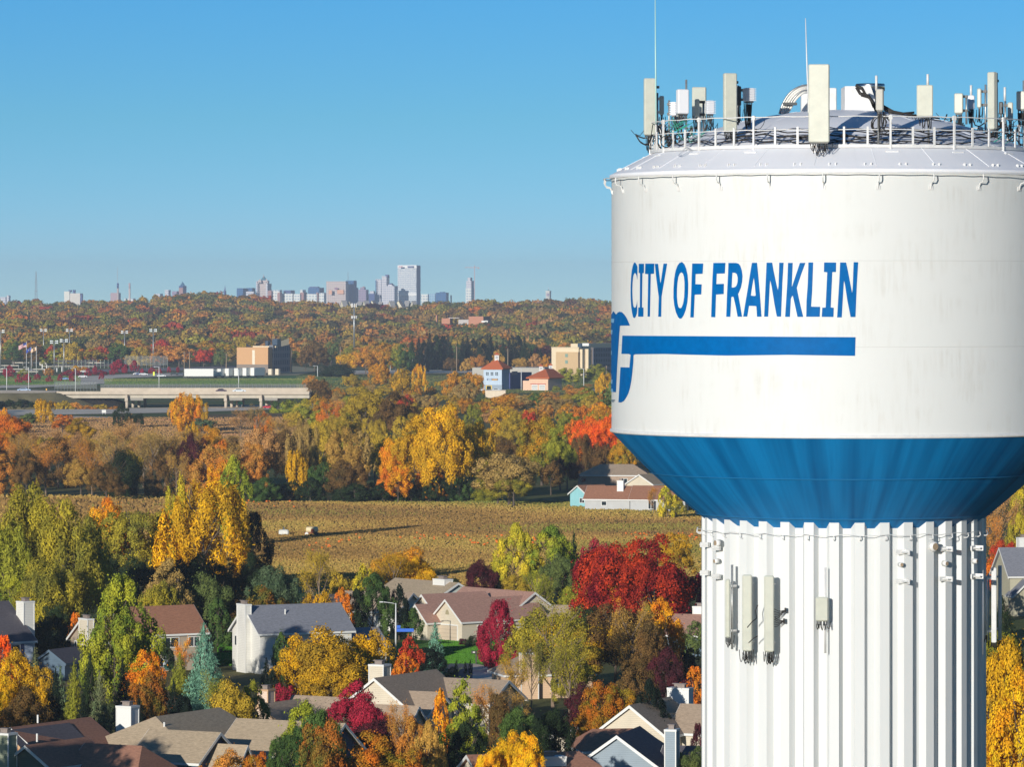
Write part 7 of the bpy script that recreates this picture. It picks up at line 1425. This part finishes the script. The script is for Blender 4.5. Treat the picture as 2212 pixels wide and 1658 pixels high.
# ------------------------------------------------------------------ haze: one box of even air over the whole place
hz_m = bpy.data.materials.new('haze_air'); hz_m.use_nodes = True; hn = hz_m.node_tree.nodes; hn.remove(hn['Principled BSDF']); pv = hn.new('ShaderNodeVolumePrincipled')
pv.inputs['Color'].default_value = (.72, .84, 1.0, 1); pv.inputs['Density'].default_value = HAZE; pv.inputs['Anisotropy'].default_value = 0.0
hz_m.node_tree.links.new(pv.outputs[0], hn['Material Output'].inputs['Volume'])
b = MB(); b.box(-4000, 4000, -400, 13500, -1.5, 150); hb = b.build('haze', hz_m); tag(hb, kind='stuff')
# ================================================================== TREE LABELS
LM = [(40,1330,'the white chimney at the far left'),(190,1400,'the cream house with a chimney'),(360,1390,'the tan two storey house'),(530,1380,'the tall white house'),(440,1420,'the tan house and white house'),(855,1360,'the street lamp'),(960,1350,'the cream garage gable'),(815,1480,'the cream gable with white chimney'),(1148,1450,'the peach house chimney'),(1375,1560,'the grey blue gabled house'),(1482,1325,'the low chimney by the tower column'),(570,1530,'the pink gabled house'),(290,1600,'the large brown roof at bottom left'),(60,1640,'the dark green gable at bottom left'),(615,1150,'the white farm tank'),(670,1150,'the farm tank wagon'),(1330,1070,'the white ranch house'),(1320,1025,'the brown house behind the ranch house'),(2190,1240,'the grey roofed house right of the tower'),(2145,1320,'the antennas on the column right edge'),(1130,1658,'the bottom brown roof'),
 (280,870,'the overpass pier'),(560,865,'the right end of the overpass'),(100,880,'the dark embankment'),(265,890,'the freeway'),(565,770,'the tan office building'),(1070,810,'the blue tower building'),(1170,820,'the pink walled pavilion'),(1250,770,'the tan hotel'),(70,790,'the flagpoles'),(330,780,'the batting net'),(765,700,'the tall monopole'),(500,803,'the white trailers'),(1000,790,'the dark pines'),(900,940,'the golden wood behind the field'),(1290,960,'the tank rim at left'),(350,1010,'the brown wood beyond the field'),(120,1010,'the brown wood at far left'),(700,1010,'the hedge at the field edge'),(1100,1010,'the hedge left of the ranch house'),(900,1230,'the far brown roof with white gable'),(1000,1320,'the red brown roofs'),(350,1240,'the golden upright tree'),(600,1290,'the tall white house roof')]
bag = {}
for (e, kind, cw, u, vm, vt, vb, wpx, Y, label, where) in TREES:
    best = min(LM, key=lambda L: (L[0]-u)**2+((L[1]-vm)*1.3)**2); du = u-best[0]; dv = vm-best[1]
    if where: rel = where
    else:
        if abs(du) > abs(dv)*1.1: rel = ('right of ' if du > 0 else 'left of ')+best[2]
        else: rel = ('below ' if dv > 0 else 'above ')+best[2]
    sz = 'big ' if wpx > 130 else ('small ' if wpx < 36 else '')
    l = f'{sz}{cw} {SHAPE[kind]} {rel}'; bag.setdefault(l, []).append((u, e, vb))
ORD = ['first', 'second', 'third', 'fourth', 'fifth', 'sixth', 'seventh', 'eighth', 'ninth', 'tenth', 'eleventh', 'twelfth', 'thirteenth', 'fourteenth', 'fifteenth', 'sixteenth', 'seventeenth', 'eighteenth', 'nineteenth', 'twentieth', 'twenty first', 'twenty second', 'twenty third', 'twenty fourth', 'twenty fifth', 'twenty sixth', 'twenty seventh', 'twenty eighth']
NUM = {2: 'two', 3: 'three', 4: 'four', 5: 'five', 6: 'six', 7: 'seven', 8: 'eight', 9: 'nine', 10: 'ten'}
for l, items in bag.items():
    items.sort(key=lambda t: t[0]); n = len(items)
    for i, (u, e, vb) in enumerate(items):
        lab = l
        if 1 < n <= 28:
            extra = f', {"leftmost" if i == 0 else ("rightmost" if i == n-1 else ORD[i]+" from left")} of {NUM.get(n, n)}'
            lab = l+extra
            if len(lab.replace(',', '').split()) > 16: lab = l.replace('the ', '')+extra
        while len(lab.replace(',', '').split()) > 16: lab = lab.replace('two storey ', '').replace(' with white gable', '').replace(' at bottom left', ' bottom left').replace('right of the tower', 'by the tower').replace('left ', '', 1) if any(k in lab for k in ('two storey ', ' with white gable', ' at bottom left', 'right of the tower')) else ' '.join(lab.split()[:16])
        e['label'] = lab; e['category'] = 'shrub' if e.name.startswith('shrub') else 'tree'
        v = vb
        e['group'] = 'trees on the wooded hill' if 'wooded hill' in l else ('small red trees in the car park' if 'car park' in l else ('trees in the gardens and streets' if v > 1290 else ('trees around the pumpkin field' if v > 940 else 'trees around the freeway and hotel')))
        if n > 28: e['group'] = (l[:60])

from collections import Counter
cc_ = Counter(o.get('label') for o in bpy.data.objects if o.parent is None and o.get('label') and 'pumpkin' not in o.name)
print('DUP labels', [(k, v) for k, v in cc_.items() if v > 1][:20])
